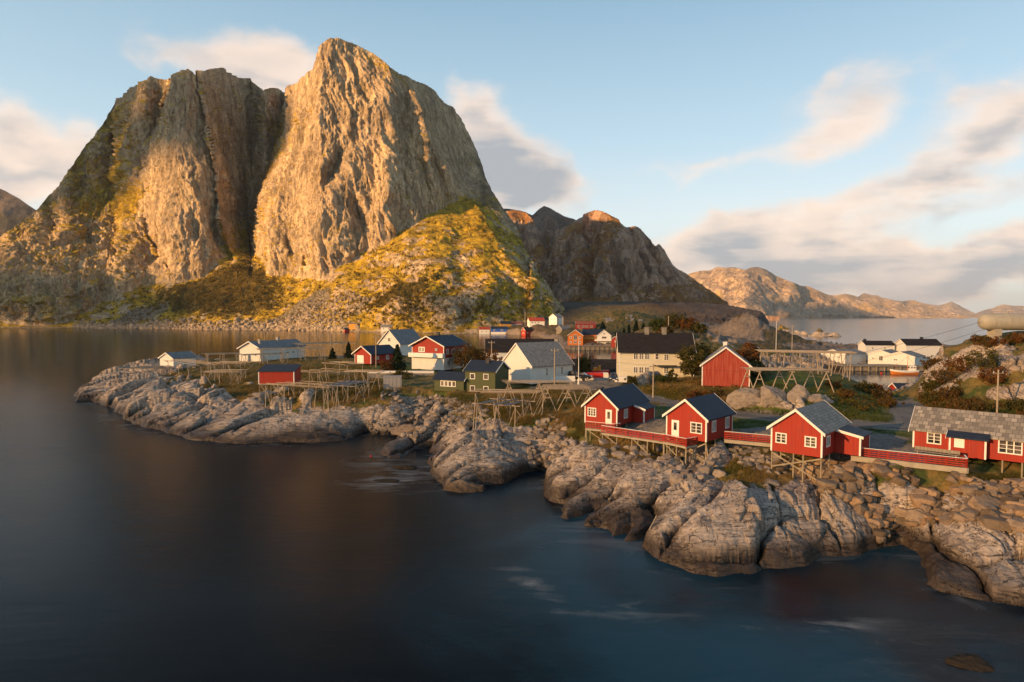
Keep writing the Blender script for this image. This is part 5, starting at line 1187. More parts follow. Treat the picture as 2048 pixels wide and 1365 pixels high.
# ================================================================== FISH-DRYING RACKS
RG = 'wooden fish-drying racks on the islet and the rocks'
def rack(label, l, r, zt, width, nf, npole, along=True, style='post', grey=False, hgt=None, seed=0, r_=0.06, cross=True, spread=1.1, sparse=0.0):
    """l, r: ends of the near top edge as seen in the photograph, at height zt; the rack reaches back by width"""
    rnd = random.Random(seed + 5)
    A = Vector(at_z(l[0], l[1], zt)); B = Vector(at_z(r[0], r[1], zt)) ; 
    root = empty("drying_rack", (A.x, A.y, zt)); tag(root, label, "drying rack", RG)
    d = (B - A); d.z = 0; L = d.length; d.normalize(); n = Vector((-d.y, d.x, 0))
    if n.y < 0: n = -n
    pm = M['pole_wood']
    def ground(v): return zat(v.x + A.x, v.y + A.y) - zt
    for i in range(nf):
        t = L * (0.04 + 0.92 * i / max(nf - 1, 1))
        for j, w in enumerate((0.06 * width, 0.94 * width) if width < 7 else (0.04 * width, 0.5 * width, 0.96 * width)):
            top = d * (t + rnd.uniform(-.15, .15)) + n * w
            if style == 'post':
                if rnd.random() < .12: continue
                foot = top + d * rnd.uniform(-.6, .6) + n * rnd.uniform(-.35, .35) ; foot.z = ground(foot) - 0.2
                MB().tube(foot, top + Vector((0, 0, -0.08)), r_ * 1.4, r_ * 1.1, 6).build("leg", pm, root)
                if cross and rnd.random() < .6:
                    sgn = 1 if i < nf - 1 else -1
                    f2 = top + d * sgn * (spread + rnd.uniform(0, .8)); f2.z = ground(f2) - 0.1
                    MB().tube(f2, top + Vector((0, 0, -0.15)), r_ * .9, r_ * 0.7, 5).build("brace", pm, root)
            else:
                for sg in (-1, 1):
                    foot = top + d * sg * (spread + rnd.uniform(-.1, .35)) + n * rnd.uniform(-.2, .2); foot.z = ground(foot) - 0.2
                    MB().tube(foot, top + d * (-sg) * 0.12 + Vector((0, 0, 0.10)), r_ * 1.3, r_ * 1.0, 6).build("leg", pm, root)
                q = -1.25; MB().beam(top + d * -0.55 + Vector((0, 0, q)), top + d * 0.55 + Vector((0, 0, q)), 0.05, 0.16).build("brace", pm, root)
        a = d * t + n * (-0.4); c = d * t + n * (width + 0.4)
        MB().tube(a + Vector((0, 0, -0.03)), c + Vector((0, 0, -0.03)), r_, r_ * .8, 6).build("beam", pm, root)
        if width >= 5 and style == 'post' and i % 2 == 0:
            f2 = d * t + n * 0.1; f2.z = max(ground(f2), -3.2) * 0.75; f3 = d * t + n * width * 0.9 + Vector((0, 0, -0.2))
            MB().tube(f2, f3, r_ * .7, r_ * .6, 5).build("brace", pm, root)
    gm = M['pole_grey'] if grey else pm
    if along:
        for k in range(npole):
            w = width * (k + rnd.uniform(-.3, .3)) / max(npole - 1, 1)
            x0 = rnd.uniform(-.9, .5) + (rnd.uniform(0, L * .3) if rnd.random() < sparse else 0); x1 = L + rnd.uniform(-.5, .9) - (rnd.uniform(0, L * .3) if rnd.random() < sparse else 0)
            z = r_ * 1.7 + rnd.uniform(0, .16)
            MB().tube(d * x0 + n * w + Vector((0, 0, z)), d * x1 + n * (w + rnd.uniform(-.3, .3)) + Vector((0, 0, z + rnd.uniform(-.05, .06))), r_, r_ * .65, 6).build("pole", gm if rnd.random() < .8 else pm, root)
    else:
        for w in (0.0, width):   # two long bearers, poles lie across them
            MB().tube(d * -0.5 + n * w + Vector((0, 0, .08)), d * (L + .5) + n * w + Vector((0, 0, .08)), r_ * 1.1, r_, 6).build("bearer", pm, root)
        for k in range(npole):
            x = L * (k + rnd.uniform(-.5, .5)) / max(npole - 1, 1)
            if sparse: x = L * (0.12 + 0.30 * (k % 3)) + rnd.uniform(-.5, .5) + 0.25 * (k // 3)
            MB().tube(d * x + n * rnd.uniform(-.9, -.2) + Vector((0, 0, .2)), d * (x + rnd.uniform(.3, 1.2)) + n * (width + rnd.uniform(.2, .9)) + Vector((0, 0, .24)), r_, r_ * .7, 6).build("pole", gm, root)
    return root
rack("broad drying rack with a thick layer of poles on the hill above the boulders", (1514, 744), (1660, 744), 12.9, 5.5, 3, 14, style='a', seed=1, spread=1.35, r_=.075)
rack("long drying rack on the hilltop, farther back than the one above the boulders", (1528, 706), (1712, 709), 14.7, 8.0, 6, 14, seed=2, r_=.07)
rack("drying rack with grey poles on the bare headland below the white warehouse", (950, 808), (1034, 814), 8.1, 6.0, 3, 11, along=False, grey=True, seed=3, sparse=1)
rack("drying rack with long bleached poles just behind the headland rack", (945, 787), (1094, 789), 9.5, 4.0, 4, 7, seed=4, style='post', sparse=.5)
rack("drying rack with crossed legs beside the leftmost red cabin", (1092, 781), (1184, 781), 10.0, 6.5, 3, 9, seed=5, style='a', spread=1.5)
rack("empty-looking drying rack wedged behind the headland racks near the car park", (1010, 768), (1150, 769), 10.2, 4.5, 3, 5, seed=6, style='a')
rack("tall drying rack right in front of the red shed on stilts", (524, 770), (656, 778), 8.3, 7.0, 4, 5, seed=7, r_=.065)
rack("tall drying rack with grey poles in the middle of the rocks right of the shed", (642, 772), (706, 774), 8.4, 8.0, 3, 9, along=False, grey=True, seed=8, sparse=1, r_=.06)
rack("upper drying rack between the red shed and the garage", (592, 744), (676, 749), 9.2, 7.0, 3, 4, seed=9, r_=.06)
rack("drying rack with white poles beside the grey metal container", (692, 746), (756, 747), 10.0, 4.0, 3, 6, seed=10, r_=.07)
rack("drying rack on the slope behind the red shed", (646, 727), (694, 731), 10.2, 5.0, 2, 4, seed=19, r_=.07)
rack("wide drying rack in front of the long white building", (520, 701), (655, 698), 11.0, 8.0, 4, 9, seed=11, r_=.065)
rack("farther drying rack reaching right from the long white building", (602, 690), (714, 687), 11.7, 10.0, 4, 9, seed=12, r_=.065)
rack("low drying rack below the gable of the long white building", (488, 712), (580, 709), 9.6, 6.0, 3, 6, seed=13, r_=.065)
rack("drying rack on the grassy crest left of the red shed", (404, 746), (474, 746), 8.0, 7.0, 3, 7, seed=14, r_=.065)
rack("middle drying rack of the three between boathouse and long building", (422, 727), (490, 728), 9.2, 6.0, 3, 6, seed=15, r_=.065)
rack("rearmost drying rack between boathouse and long building", (414, 711), (482, 709), 10.2, 7.0, 3, 6, seed=16, r_=.065)
rack("collapsing drying rack on the grass in front of the boathouse", (330, 722), (402, 733), 8.6, 6.0, 4, 5, seed=17, r_=.07)
rack("outermost drying rack at the tip of the islet, poles pointing seawards", (242, 738), (306, 739), 6.4, 9.0, 4, 8, along=False, seed=18, r_=.08)

# ================================================================== ROAD
def ribbon(name, pts, w, mat, zo=0.05, step=1.0):
    P = [pts[0]]
    for a, c in zip(pts[:-1], pts[1:]):
        n = max(1, int(np.linalg.norm(c - a) / step))
        for k in range(1, n + 1): P.append(a + (c - a) * k / n)
    P = np.array(P)
    for _ in range(12): P[1:-1] = 0.25 * P[:-2] + 0.5 * P[1:-1] + 0.25 * P[2:]
    t = np.gradient(P, axis=0)[:, :2]; t /= np.linalg.norm(t, axis=1, keepdims=True)
    nrm = np.stack([-t[:, 1], t[:, 0]], 1); rows = []
    for s in np.linspace(-1, 1, 7):
        q = P.copy(); q[:, :2] += nrm * (s * w / 2 * (1 + 0.04 * np.sin(np.arange(len(P)) * .7)))[:, None] if False else nrm * s * w / 2
        rows.append(q)
    G = np.array(rows)
    z = land(G[..., 0], G[..., 1], False); G[..., 2] = np.maximum(z, G[..., 2] - 0.03) + zo
    o = grid_mesh(name, G.transpose(1, 0, 2), mat); return tag(o, kind='structure')
ribbon("road", road_pts, 3.6, M['asphalt']); ribbon("road", road2_pts, 3.0, M['asphalt'], 0.06)

# ================================================================== POLES AND WIRES
def upole(label, px, py0, py1, d=None, z=None, r=0.13, arm=True, name="utility_pole", cat="utility pole", group='utility poles', mat=None, lean=0.0):
    """py0 top, py1 foot in the photograph"""
    p = at_d(px, py1, d) if d else at_z(px, py1, z); p = Vector(p); top = Vector(at_d(px, py0, p.y)).z
    root = empty(name, p); tag(root, label, cat, group)
    h = top - p.z
    MB().tube((0, 0, -0.5), (lean * h, 0, h), r, r * .75, 8).build("pole", mat or M['pole_wood'], root)
    if arm:
        MB().box(-0.75 + lean * h, 0.75 + lean * h, -0.06, 0.06, h - 0.55, h - 0.42).build("crossarm", M['stilt'], root)
        for x in (-.65, 0, .65): MB().tube((x + lean * h, 0, h - 0.42), (x + lean * h, 0, h - 0.2), 0.05, 0.04, 6).build("insulator", M['lamp'], root)
    return Vector((p.x + lean * h, p.y, top - 0.25))
T = {}
T['a'] = upole("wooden utility pole in the grass between the cream house and the second cabin", 1306, 728, 797, z=7.4)
T['b'] = upole("wooden utility pole in front of the white warehouse wall", 1109, 697, 766, d=121)
T['c'] = upole("wooden utility pole rising behind the green house roof", 983, 682, 740, d=150)
T['d'] = upole("tall wooden utility pole behind the long cabin at the right", 1993, 740, 850, z=7.6, d=88)
T['e'] = upole("wooden utility pole beside the red garage", 752, 672, 732, d=165)
T['f'] = upole("utility pole standing by the long white building", 529, 640, 682, d=235, arm=False)
T['g'] = upole("utility pole by the small conifers behind the racks", 661, 648, 690, d=215, arm=False)
T['h'] = upole("pale mast, left of the two beyond the hilltop rack", 1552, 642, 697, d=190, arm=False, mat=M['white'], r=.08)
T['i'] = upole("pale wooden pole, right of the two beyond the hilltop rack", 1584, 650, 697, d=186)
T['j'] = upole("utility pole at the shore on the left under the mountain", 369, 640, 657, d=930, r=.5, arm=False)
T['k'] = upole("utility pole at the foot of the scree under the mountain", 435, 644, 658, d=920, r=.45, arm=False)
T['l'] = upole("utility pole at the foot of the hill above the village", 930, 622, 640, d=770, r=.4, arm=False)
T['m'] = upole("utility pole left of the red-roofed white house", 1050, 622, 652, d=720, r=.4, arm=False)
T['n'] = upole("utility pole right of the pale-roofed white house", 1126, 634, 657, d=640, r=.4, arm=False)
T['o'] = upole("utility pole on the knoll behind the cream house", 1337, 632, 652, d=330, r=.25, arm=False)
T['p'] = upole("thin pole standing between the car park and the harbour", 1176, 705, 748, d=150, r=.07, arm=False)
fp = Vector(at_d(1157, 768, 124)); root = empty("flagpole", fp); tag(root, "white flagpole beside the car park", "flagpole")
hh = Vector(at_d(1157, 677, 124)).z - fp.z
MB().tube((0, 0, -0.3), (0, 0, hh), 0.09, 0.045, 10).build("pole", M['white'], root); MB().tube((0, 0, -0.1), (0, 0, 0.8), 0.2, 0.17, 10).build("base", M['white'], root)
MB().tube((0, 0, hh), (0, 0, hh + 0.15), 0.09, 0.05, 10).build("finial", M['white'], root)
def wire(label, a, c, sag=0.03, r=0.02):
    a = Vector(a); c = Vector(c); mb = MB(); n = 14; prev = a; L = (c - a).length
    for k in range(1, n + 1):
        t = k / n; q = a.lerp(c, t) - Vector((0, 0, 4 * sag * L * t * (1 - t))); mb.tube(prev, q, r, None, 4); prev = q
    o = mb.build("power_line", M['wire']); tag(o, label, "power line", "overhead power lines"); return o
wire("power line from the white warehouse pole to the pole in the grass", T['b'], T['a'])
wire("power line crossing in front of the red barn towards the far right pole", T['a'], T['d'], 0.02)
wire("power line from the pole behind the green house to the white warehouse pole", T['c'], T['b'])
wire("power line rising over the harbour to the right-hand hill", at_d(1600, 722, 175), at_d(1965, 643, 116), 0.02, .03)
wire("lower power line over the harbour towards the right-hand hill", at_d(1620, 735, 178), at_d(1980, 655, 118), 0.025, .03)
wire("power line leaving the far right pole out of the picture", T['d'], at_d(2110, 748, 82), 0.02)
wire("power line from the garage pole to the pole behind the green house", T['e'], T['c'], .02)

# ================================================================== SMALL THINGS
ct = empty("container", at_d(767, 783, 127), R(8)); tag(ct, "grey metal container at the end of the rubble slope", "container")
MB().box(0, 3.6, 0, 2.4, -0.1, 2.9).build("body", M['metal'], ct); MB().box(-.08, 3.68, -.08, 2.48, 2.903, 3.0).build("lid", M['metal'], ct)
for k in range(5): MB().box(0.2 + k * .75, 0.3 + k * .75, -0.05, -0.002, 0.1, 2.8).build("rib", M['metal'], ct)
wl = empty("retaining_wall", (*xy(735, 757, 7.0), 7.0)); tag(wl, "stone retaining wall with white coping below the red house", "wall")
e_ = Vector((*xy(868, 757, 7.0), 7.0)) - wl.location
MB().beam((0, 0, .3), e_ + Vector((0, 0, .3)), 0.5, 2.0).build("stonework", M['stone'], wl); MB().beam((0, 0, 1.5), e_ + Vector((0, 0, 1.5)), 0.62, 0.55).build("coping", M['white'], wl)
fw = empty("fence", (*xy(1098, 764, 8.0), 8.0)); tag(fw, "low white board fence beside the parked cars", "fence")
MB().box(0, 5.5, 0, .08, 0.1, 1.25).build("boards", M['white'], fw)
for x in (0.2, 2.8, 5.3): MB().box(x, x + .1, 0.082, 0.18, -.3, 1.3).build("post", M['white'], fw)
skc = at_d(1171, 757, 136)
sk = empty("skip", tuple(skc), 0.0); tag(sk, "long red skip with a white end panel by the parked cars", "skip")
MB().box(0, 3.9, 0, 1.8, 0.1, 1.15).build("body", M['redp'], sk); MB().box(3.903, 5.0, -0.02, 1.82, 0.1, 1.15).build("end_panel", M['white'], sk)
for k in range(4): MB().box(.3 + k * 1.1, .4 + k * 1.1, -.05, -.002, .1, 1.15).build("rib", M['redp'], sk)
sk2 = empty("skip", tuple(at_d(1182, 752, 142)), 0.0); tag(sk2, "smaller red skip behind the long one with rusty scrap on top", "skip")
MB().box(0, 4.2, 0, 1.8, 0.1, 1.2).build("body", M['redp'], sk2); MB().box(.6, 1.6, .3, 1.2, 1.2, 1.9).box(1.8, 2.3, .4, 1.3, 1.2, 2.3).build("scrap", M['ochre'], sk2)
def car(label, px, py, d, rz, name="car", z=None):
    p = at_d(px, py, d); root = empty(name, (float(p[0]), float(p[1]), float(p[2]) if z is None else z), rz); tag(root, label, "car", 'cars parked beside the harbour buildings')
    # nose points along local -y
    pts = [(-2.1, .35), (-2.1, .72), (-1.95, .85), (-1.0, .98), (-0.25, 1.02), (1.95, 1.0), (2.1, .8), (2.1, .35)]
    bd = MB(); bd.hull8([(-.84, y, z_) for y, z_ in pts], [(.84, y, z_) for y, z_ in pts]); bdo = bd.build("body", M['carpaint'], root)
    bv = bdo.modifiers.new("b", 'BEVEL'); bv.width = .09; bv.segments = 2
    MB().hull8([(-.78, -1.0, .99), (.78, -1.0, .99), (.78, 1.85, .99), (-.78, 1.85, .99)], [(-.6, -.25, 1.44), (.6, -.25, 1.44), (.6, 1.45, 1.44), (-.6, 1.45, 1.44)]).build("windows", M['glass'], root)
    MB().box(-.62, .62, -.22, 1.42, 1.443, 1.48).build("roof", M['carpaint'], root)
    for x in (-.82, .82):
        for y in (-1.3, 1.3):
            wh_ = MB().tube((x - .1, y, .33), (x + .1, y, .33), .33, .33, 16).build("wheel", M['tyre'], root)
            MB().tube((x - .105, y, .33), (x + .105, y, .33), .18, .18, 12).build("rim", M['metal'], wh_)
    for x in (-.62, .62): MB().box(x - .18, x + .18, -2.13, -2.06, .60, .76).build("headlight", M['lamp'], root)
    MB().box(-.26, .26, -2.13, -2.08, .40, .52).build("number_plate", M['lamp'], root)
    return root
car("black car parked nose-on against the cream house", 1227, 762, 122, R(-8))
car("dark car parked left of the flagpole", 1149, 757, 134, R(30))
car("dark car parked just right of the flagpole beside the red skip", 1165, 759, 133, R(70))
# fishing boat
bt = empty("fishing_boat", at_z(1808, 749, 0.0), R(172)); tag(bt, "wooden fishing boat with white topsides and orange hull moored off the quay", "fishing boat")
def hull(z0, z1, s0, s1, name, mat):
    N_ = 13; rings = []
    for zz_, sc in ((z0, s0), (z1, s1)):
        ring = []
        for k in range(N_):
            t = k / (N_ - 1); x = -5 + 10 * t; w = 1.55 * sc * (math.sin(min(t * 1.25 + .32, 1) * math.pi / 2 * (1 if t < .6 else 1)) if t < .55 else math.sqrt(max(1 - ((t - .55) / .45) ** 2.2, 0)))
            sheer = (0.55 * ((t - .45) * 1.8) ** 2) * (1 if zz_ > 0.5 else 0.35)
            ring.append((x * (1 if sc > .9 else .93), w, zz_ + sheer))
        rings.append(ring + [(a_, -b_, c_) for a_, b_, c_ in ring[::-1]])
    return MB().hull8(rings[0], rings[1]).build(name, mat, bt)
hull(-0.4, 0.75, 0.7, 0.97, "hull", M['orangep']); hull(0.753, 1.35, 0.98, 1.06, "topsides", M['white'])
wh2 = MB().box(-3.8, -1.6, -.9, .9, 1.3, 3.3).build("wheelhouse", M['white'], bt)
for x in (-3.3, -2.3): MB().box(x - .25, x + .25, .903, .93, 2.4, 2.9).build("pane", M['glass'], wh2)
MB().box(-1.598, -1.57, -.7, .7, 2.35, 2.95).build("pane", M['glass'], wh2)
MB().tube((-1.2, 0, 1.2), (-1.2, 0, 7.2), .12, .07, 8).build("mast", M['orangep'], bt); MB().tube((2.9, 0, 1.2), (2.9, 0, 4.2), .08, .05, 8).build("mast", M['orangep'], bt)
MB().tube((-1.2, 0, 6.8), (4.6, 0, 2.0), .03).tube((-1.2, 0, 6.8), (-4.8, 0, 2.0), .03).build("rigging", M['wire'], bt)
def ball(name, label, cat, p, r, mat, group=None, sq=1.0):
    mb = MB(); n, k = 14, 9; vs = []
    for i in range(k + 1):
        for j in range(n):
            a = math.pi * i / k; t = 2 * math.pi * j / n; vs.append((r * math.sin(a) * math.cos(t), r * math.sin(a) * math.sin(t), r * sq * math.cos(a)))
    mb.v = vs; mb.f = [(i * n + j, (i + 1) * n + j, (i + 1) * n + (j + 1) % n, i * n + (j + 1) % n) for i in range(k) for j in range(n)]
    o = mb.build(name, mat, None, True, p); tag(o, label, cat, group); return o
ball("buoy", "orange buoy floating near the shed below the right-hand hill", "buoy", tuple(at_z(1794, 779, 0.35)), 0.55, M['orangep'])
ball("buoy", "small pink-red buoy in the harbour left of the fishing boat", "buoy", tuple(at_z(1763, 747, 0.25)), 0.4, M['redp'])
ball("buoy", "red buoy in the dark cove left of the headland", "buoy", tuple(at_z(742, 913, 0.1)), 0.16, M['redp'])
# big tank on the hill
tk = empty("storage_tank", at_d(2010, 644, 117), R(-4)); tag(tk, "big beige storage tank with rounded end on the hilltop at the right edge", "tank")
mb = MB(); N_ = 28; prof = [(-4.6, .05), (-4.5, .7), (-4.2, 1.15), (-3.7, 1.45), (-3.1, 1.58), (9, 1.58), (9.6, 1.4), (10.2, .8), (10.4, .05)]
for x, r_ in prof:
    for k in range(N_): mb.v.append((x, r_ * math.cos(2 * math.pi * k / N_), r_ * math.sin(2 * math.pi * k / N_)))
mb.f = [(i * N_ + k, i * N_ + (k + 1) % N_, (i + 1) * N_ + (k + 1) % N_, (i + 1) * N_ + k) for i in range(len(prof) - 1) for k in range(N_)]
mb.build("shell", M['tank'], tk, True)
for x in (-1.8, 5.5): MB().box(x - .6, x + .6, -1.1, 1.1, -3.6, -1.35).build("saddle", M['concrete'], tk)
for x in (-2.6, 0.2, 3.0, 5.8):
    MB().tube((x, 0, 0), (x + .12, 0, 0), 1.615, 1.615, 28).build("band", M["concrete"], tk)
MB().tube((0.3, 0, 1.5), (0.3, 0, 1.95), .3, None, 12).tube((-2.5, 0, 1.45), (-2.5, 0, 1.7), .2, None, 10).build("hatch", M['metal'], tk)
MB().box(-2.4, 1.4, -.05, .05, 1.9, 1.95).box(-2.45, -2.35, -.05, .05, 1.5, 1.9).build("handrail", M['metal'], tk)
# white pipes on the rocks
pp = MB().tube(gpt(1320, 1022) + Vector((0, 0, .2)), gpt(1320, 1022) + Vector((1.5, .5, .6)), .07).tube(gpt(1320, 1022) + Vector((.5, -.5, -.15)), gpt(1320, 1022) + Vector((0, 0, .2)), .07).build("drain_pipe", M['white'])
tag(pp, "bent white drain pipe lying on the bare rocks below the second cabin", "pipe")
pk = MB().tube(gpt(1299, 1063) + Vector((0, 0, .2)), gpt(1313, 1046) + Vector((0, 0, .6)), .05).build("plank", M['pole_wood']); tag(pk, "weathered stick leaning in a cleft of the rocks", "plank")

# ================================================================== STONES
ICO_V = []
ph = (1 + 5 ** .5) / 2
for a_, c_ in ((1, ph), (-1, ph), (1, -ph), (-1, -ph)): ICO_V += [(0, a_, c_), (a_, c_, 0), (c_, 0, a_)]
ICO_V = np.array(ICO_V) / math.hypot(1, ph)
def _ico_faces():
    V = ICO_V; D = np.linalg.norm(V[:, None] - V[None], axis=-1); e = D[D > 1e-6].min() * 1.01; F_ = []
    for i in range(12):
        for j in range(i + 1, 12):
            for k in range(j + 1, 12):
                if D[i, j] < e and D[j, k] < e and D[i, k] < e:
                    n = np.cross(V[j] - V[i], V[k] - V[i]); F_.append((i, j, k) if n @ V[i] > 0 else (i, k, j))
    return np.array(F_)
ICO_F = _ico_faces()
def ico2():
    V = [tuple(v) for v in ICO_V]; F_ = []; cache = {}
    def mid(a, c):
        k = (min(a, c), max(a, c))
        if k not in cache:
            m_ = (np.array(V[a]) + np.array(V[c])) / 2; V.append(tuple(m_ / np.linalg.norm(m_))); cache[k] = len(V) - 1
        return cache[k]
    for a, b_, c in ICO_F:
        x, y, z = mid(a, b_), mid(b_, c), mid(c, a); F_ += [(a, x, z), (b_, y, x), (c, z, y), (x, y, z)]
    return np.array(V), np.array(F_)
I2V, I2F = ico2()
def stones(name, pts, sizes, mat, flat=0.65, big=False, seed=0, label=None, cat=None, kind=None):
    rg = np.random.default_rng(seed); V0, F0 = (I2V, I2F) if big else (ICO_V, ICO_F)
    n = len(pts); nv = len(V0)
    # chip each stone with a few random planes so that it is angular
    V = np.repeat(V0[None], n, 0); V = np.sign(V) * np.abs(V) ** .42 * .76; V = V * (1 + 0.07 * rg.standard_normal((n, nv, 1)))
    for _ in range(4):
        pn_ = rg.standard_normal((n, 1, 3)); pn_ /= np.linalg.norm(pn_, axis=-1, keepdims=True); lim = rg.uniform(.5, .85, (n, 1))
        dd_ = (V * pn_).sum(-1); V = V - pn_ * np.maximum(dd_ - lim, 0)[..., None]
    sc = rg.uniform(.65, 1.25, (n, 1, 3)) * np.array([1.15, 1, flat]); V = V * sc * np.asarray(sizes)[:, None, None]
    a = rg.uniform(0, 2 * math.pi, n); t = rg.normal(0, .35, n)
    ca, sa, ct_, st = np.cos(a), np.sin(a), np.cos(t), np.sin(t)
    x, y, z = V[..., 0], V[..., 1], V[..., 2]
    y, z = y * ct_[:, None] - z * st[:, None], y * st[:, None] + z * ct_[:, None]
    x, y = x * ca[:, None] - y * sa[:, None], x * sa[:, None] + y * ca[:, None]
    V = np.stack([x, y, z], -1) + np.asarray(pts)[:, None, :]
    Fc = (F0[None] + (np.arange(n) * nv)[:, None, None]).reshape(-1, 3)
    rnd = np.repeat(rg.uniform(0, 1, n), nv)
    o = raw_mesh(name, V.reshape(-1, 3), Fc, mat, {'tone': rnd}); tag(o, label, cat, kind=kind); return o
def stone_mat(name, ca, cb, cc):
    m, b = new_mat(name); t = b.attr('tone')
    n = b.noise(b.scalev(b.gp, (1.3, 1.3, 3.0)), 1.0, 7, .65); n2_ = b.noise(b.scalev(b.gp, (6, 6, 9)), 1.0, 5, .65)
    c = b.ramp(t, [(0.0, ca), (0.45, cb), (0.8, cc), (1.0, tuple(v * 1.25 for v in cb))])
    c = b.mix(b.mapr(n, .42, .65, 0, .6), c, tuple(v * .45 for v in cb)); c = b.mix(b.mapr(n2_, .5, .7, 0, .4), c, tuple(v * .5 for v in ca))
    s = b.n('ShaderNodeSeparateXYZ'); b.set(s.inputs[0], b.gp)
    tide = b.m('MULTIPLY', b.mapr(b.m('ADD', s.outputs[2], b.m('MULTIPLY', n, 1.2)), .9, 1.9, .8, 0), b.mapr(s.outputs[1], 300, 320, 1, 0))
    c = b.mix(tide, c, (.03, .022, .014))
    fin(b, c, .9, b.bump(b.m('ADD', n, b.m('MULTIPLY', n2_, .4)), .7, .12), spec=.2); return m
M['rip_g'] = stone_mat("rubble_grey", (.20, .165, .135), (.33, .27, .215), (.13, .11, .095))
M['wet'] = stone_mat("wet_rock", (.02, .016, .012), (.035, .026, .018), (.05, .034, .02))
M['rip_b'] = stone_mat("rubble_brown", (.10, .07, .045), (.29, .215, .15), (.34, .20, .10))
def in_poly(px, py, pg):
    ins = np.zeros(px.shape, bool); n = len(pg)
    for i in range(n):
        ax, ay = pg[i]; bx, by = pg[(i + 1) % n]
        if ay != by: ins ^= ((ay > py) != (by > py)) & (px < (bx - ax) * (py - ay) / (by - ay) + ax)
    return ins
def scatter(pg, n, seed, mind=None, z0=4.0):
    """random ground points inside an outline of the photograph"""
    rg = np.random.default_rng(seed); pa = np.array(pg, float); lo, hi = pa.min(0), pa.max(0)
    px = rg.uniform(lo[0], hi[0], n * 3); py = rg.uniform(lo[1], hi[1], n * 3); k = in_poly(px, py, pg); px, py = px[k][:n], py[k][:n]
    z = np.full(px.shape, z0)
    for _ in range(7):
        p = at_z(px, py, z); z = .45 * z + .55 * np.maximum(land(p[:, 0], p[:, 1], False), 0)
    p = at_z(px, py, z); zz_ = land(p[:, 0], p[:, 1], False); ok = np.abs(zz_ - z) < .8
    P = np.stack([p[:, 0], p[:, 1], zz_], -1)[ok]
    if mind:
        keep = []; cell = {}
        for i, q in enumerate(P):
            key = (int(q[0] // mind), int(q[1] // mind), int(q[2] // mind))
            if any(np.linalg.norm(P[j] - q) < mind for dx in (-1, 0, 1) for dy in (-1, 0, 1) for dz in (-1, 0, 1) for j in cell.get((key[0] + dx, key[1] + dy, key[2] + dz), ())): continue
            cell.setdefault(key, []).append(i); keep.append(i)
        P = P[keep]
    return P
p_ = scatter([(762,786),(850,792),(945,806),(975,830),(930,850),(890,868),(850,872),(800,874),(742,868),(730,850),(760,822)], 5200, 31, .55)
rg = np.random.default_rng(5)
stones("rubble_slope", p_, np.clip(rg.gamma(5, .12, len(p_)), .25, 1.1), M['rip_g'], .7, False, 41, kind='stuff')
emb = [(1655,925),(1720,935),(1850,950),(1945,965),(2060,970),(2060,1065),(1950,1040),(1900,1046),(1800,1045),(1760,1075),(1715,1010),(1660,985),(1620,958),(1570,940)]
p_ = scatter(emb, 7000, 32, .62)
sz_ = np.clip(rg.gamma(5, .14, len(p_)), .3, 1.3); big_ = np.argsort(-sz_ / np.linalg.norm(p_, axis=1)); p_ = p_ + np.array([0, 0, .1])
for q in big_[:300]:
    o = stones("boulder", np.zeros((1, 3)), sz_[q:q + 1], M['rip_b'], .7, True, 4200 + int(q)); o.location = p_[q]
    tag(o, "brown block in the heap of boulders below the red fence and the long cabin", "boulder", 'boulders heaped below the red fence')
stones("boulder_embankment", p_[big_[300:]], sz_[big_[300:]], M['rip_b'], .7, True, 42, kind='stuff')
p_ = scatter([(1455,885),(1545,905),(1600,925),(1560,950),(1500,940),(1470,920)], 700, 33, .7)
stones("loose_rubble", p_, rg.uniform(.35, .7, len(p_)), M['rip_g'], .7, True, 43, kind='stuff')
p_ = scatter([(1075,840),(1125,840),(1140,880),(1110,930),(1062,940),(1055,890)], 900, 34, .6)
stones("gully_rubble", p_, rg.uniform(.35, .8, len(p_)), M['rip_g'], .7, True, 44, kind='stuff')
p_ = scatter([(1200,880),(1300,895),(1420,905),(1450,950),(1380,960),(1290,930),(1210,905)], 260, 35, 1.1)
stones("loose_rubble", p_, rg.uniform(.4, .9, len(p_)), M['rip_g'], .7, True, 45, kind='stuff')
# single boulders
def boulder(label, px, py, size, flat=.8, mat=None, seed=0, sc=(1, 1, 1), z=None):
    p = gpt(px, py) if z is None else Vector(at_z(px, py, z)); V = I2V.copy(); F_ = I2F
    # one more subdivision by noise-displaced duplicate of the base
    k = 1 + .35 * pn3(V[:, 0] * 1.2 + seed, V[:, 1] * 1.2, V[:, 2] * 1.2, seed)
    rg_ = np.random.default_rng(seed + 50); V = V * k[:, None]
    for _ in range(9):
        q = rg_.standard_normal(3); q /= np.linalg.norm(q); V = V - q * np.maximum(V @ q - rg_.uniform(.5, .8), 0)[:, None]
    V = V * np.array([sc[0], sc[1], flat * sc[2]]) * size
    o = raw_mesh("boulder", V, F_, mat or M['rip_g'], {'tone': np.full(len(V), .3)}, False); o.location = p
    sm = o.modifiers.new("s", 'SUBSURF'); sm.levels = 2; sm.render_levels = 2; sm.subdivision_type = 'SIMPLE'
    tx = bpy.data.textures.new("rough", 'CLOUDS'); tx.noise_scale = size * .35; tx.noise_depth = 3
    dm = o.modifiers.new("d", 'DISPLACE'); dm.texture = tx; dm.strength = size * .2; dm.texture_coords = 'LOCAL'
    tag(o, label, "boulder"); return o
boulder("rounded grey boulder, leftmost of the row below the broad drying rack", 1490, 815, 2.6, .75, seed=1, sc=(1.35, 1, .95))
boulder("largest grey boulder of the row below the broad drying rack", 1543, 818, 2.6, .85, seed=2, sc=(1.2, 1, 1))
boulder("upright angular boulder right of the largest one below the rack", 1594, 816, 2.0, 1.0, seed=3, sc=(1, .9, 1.15))
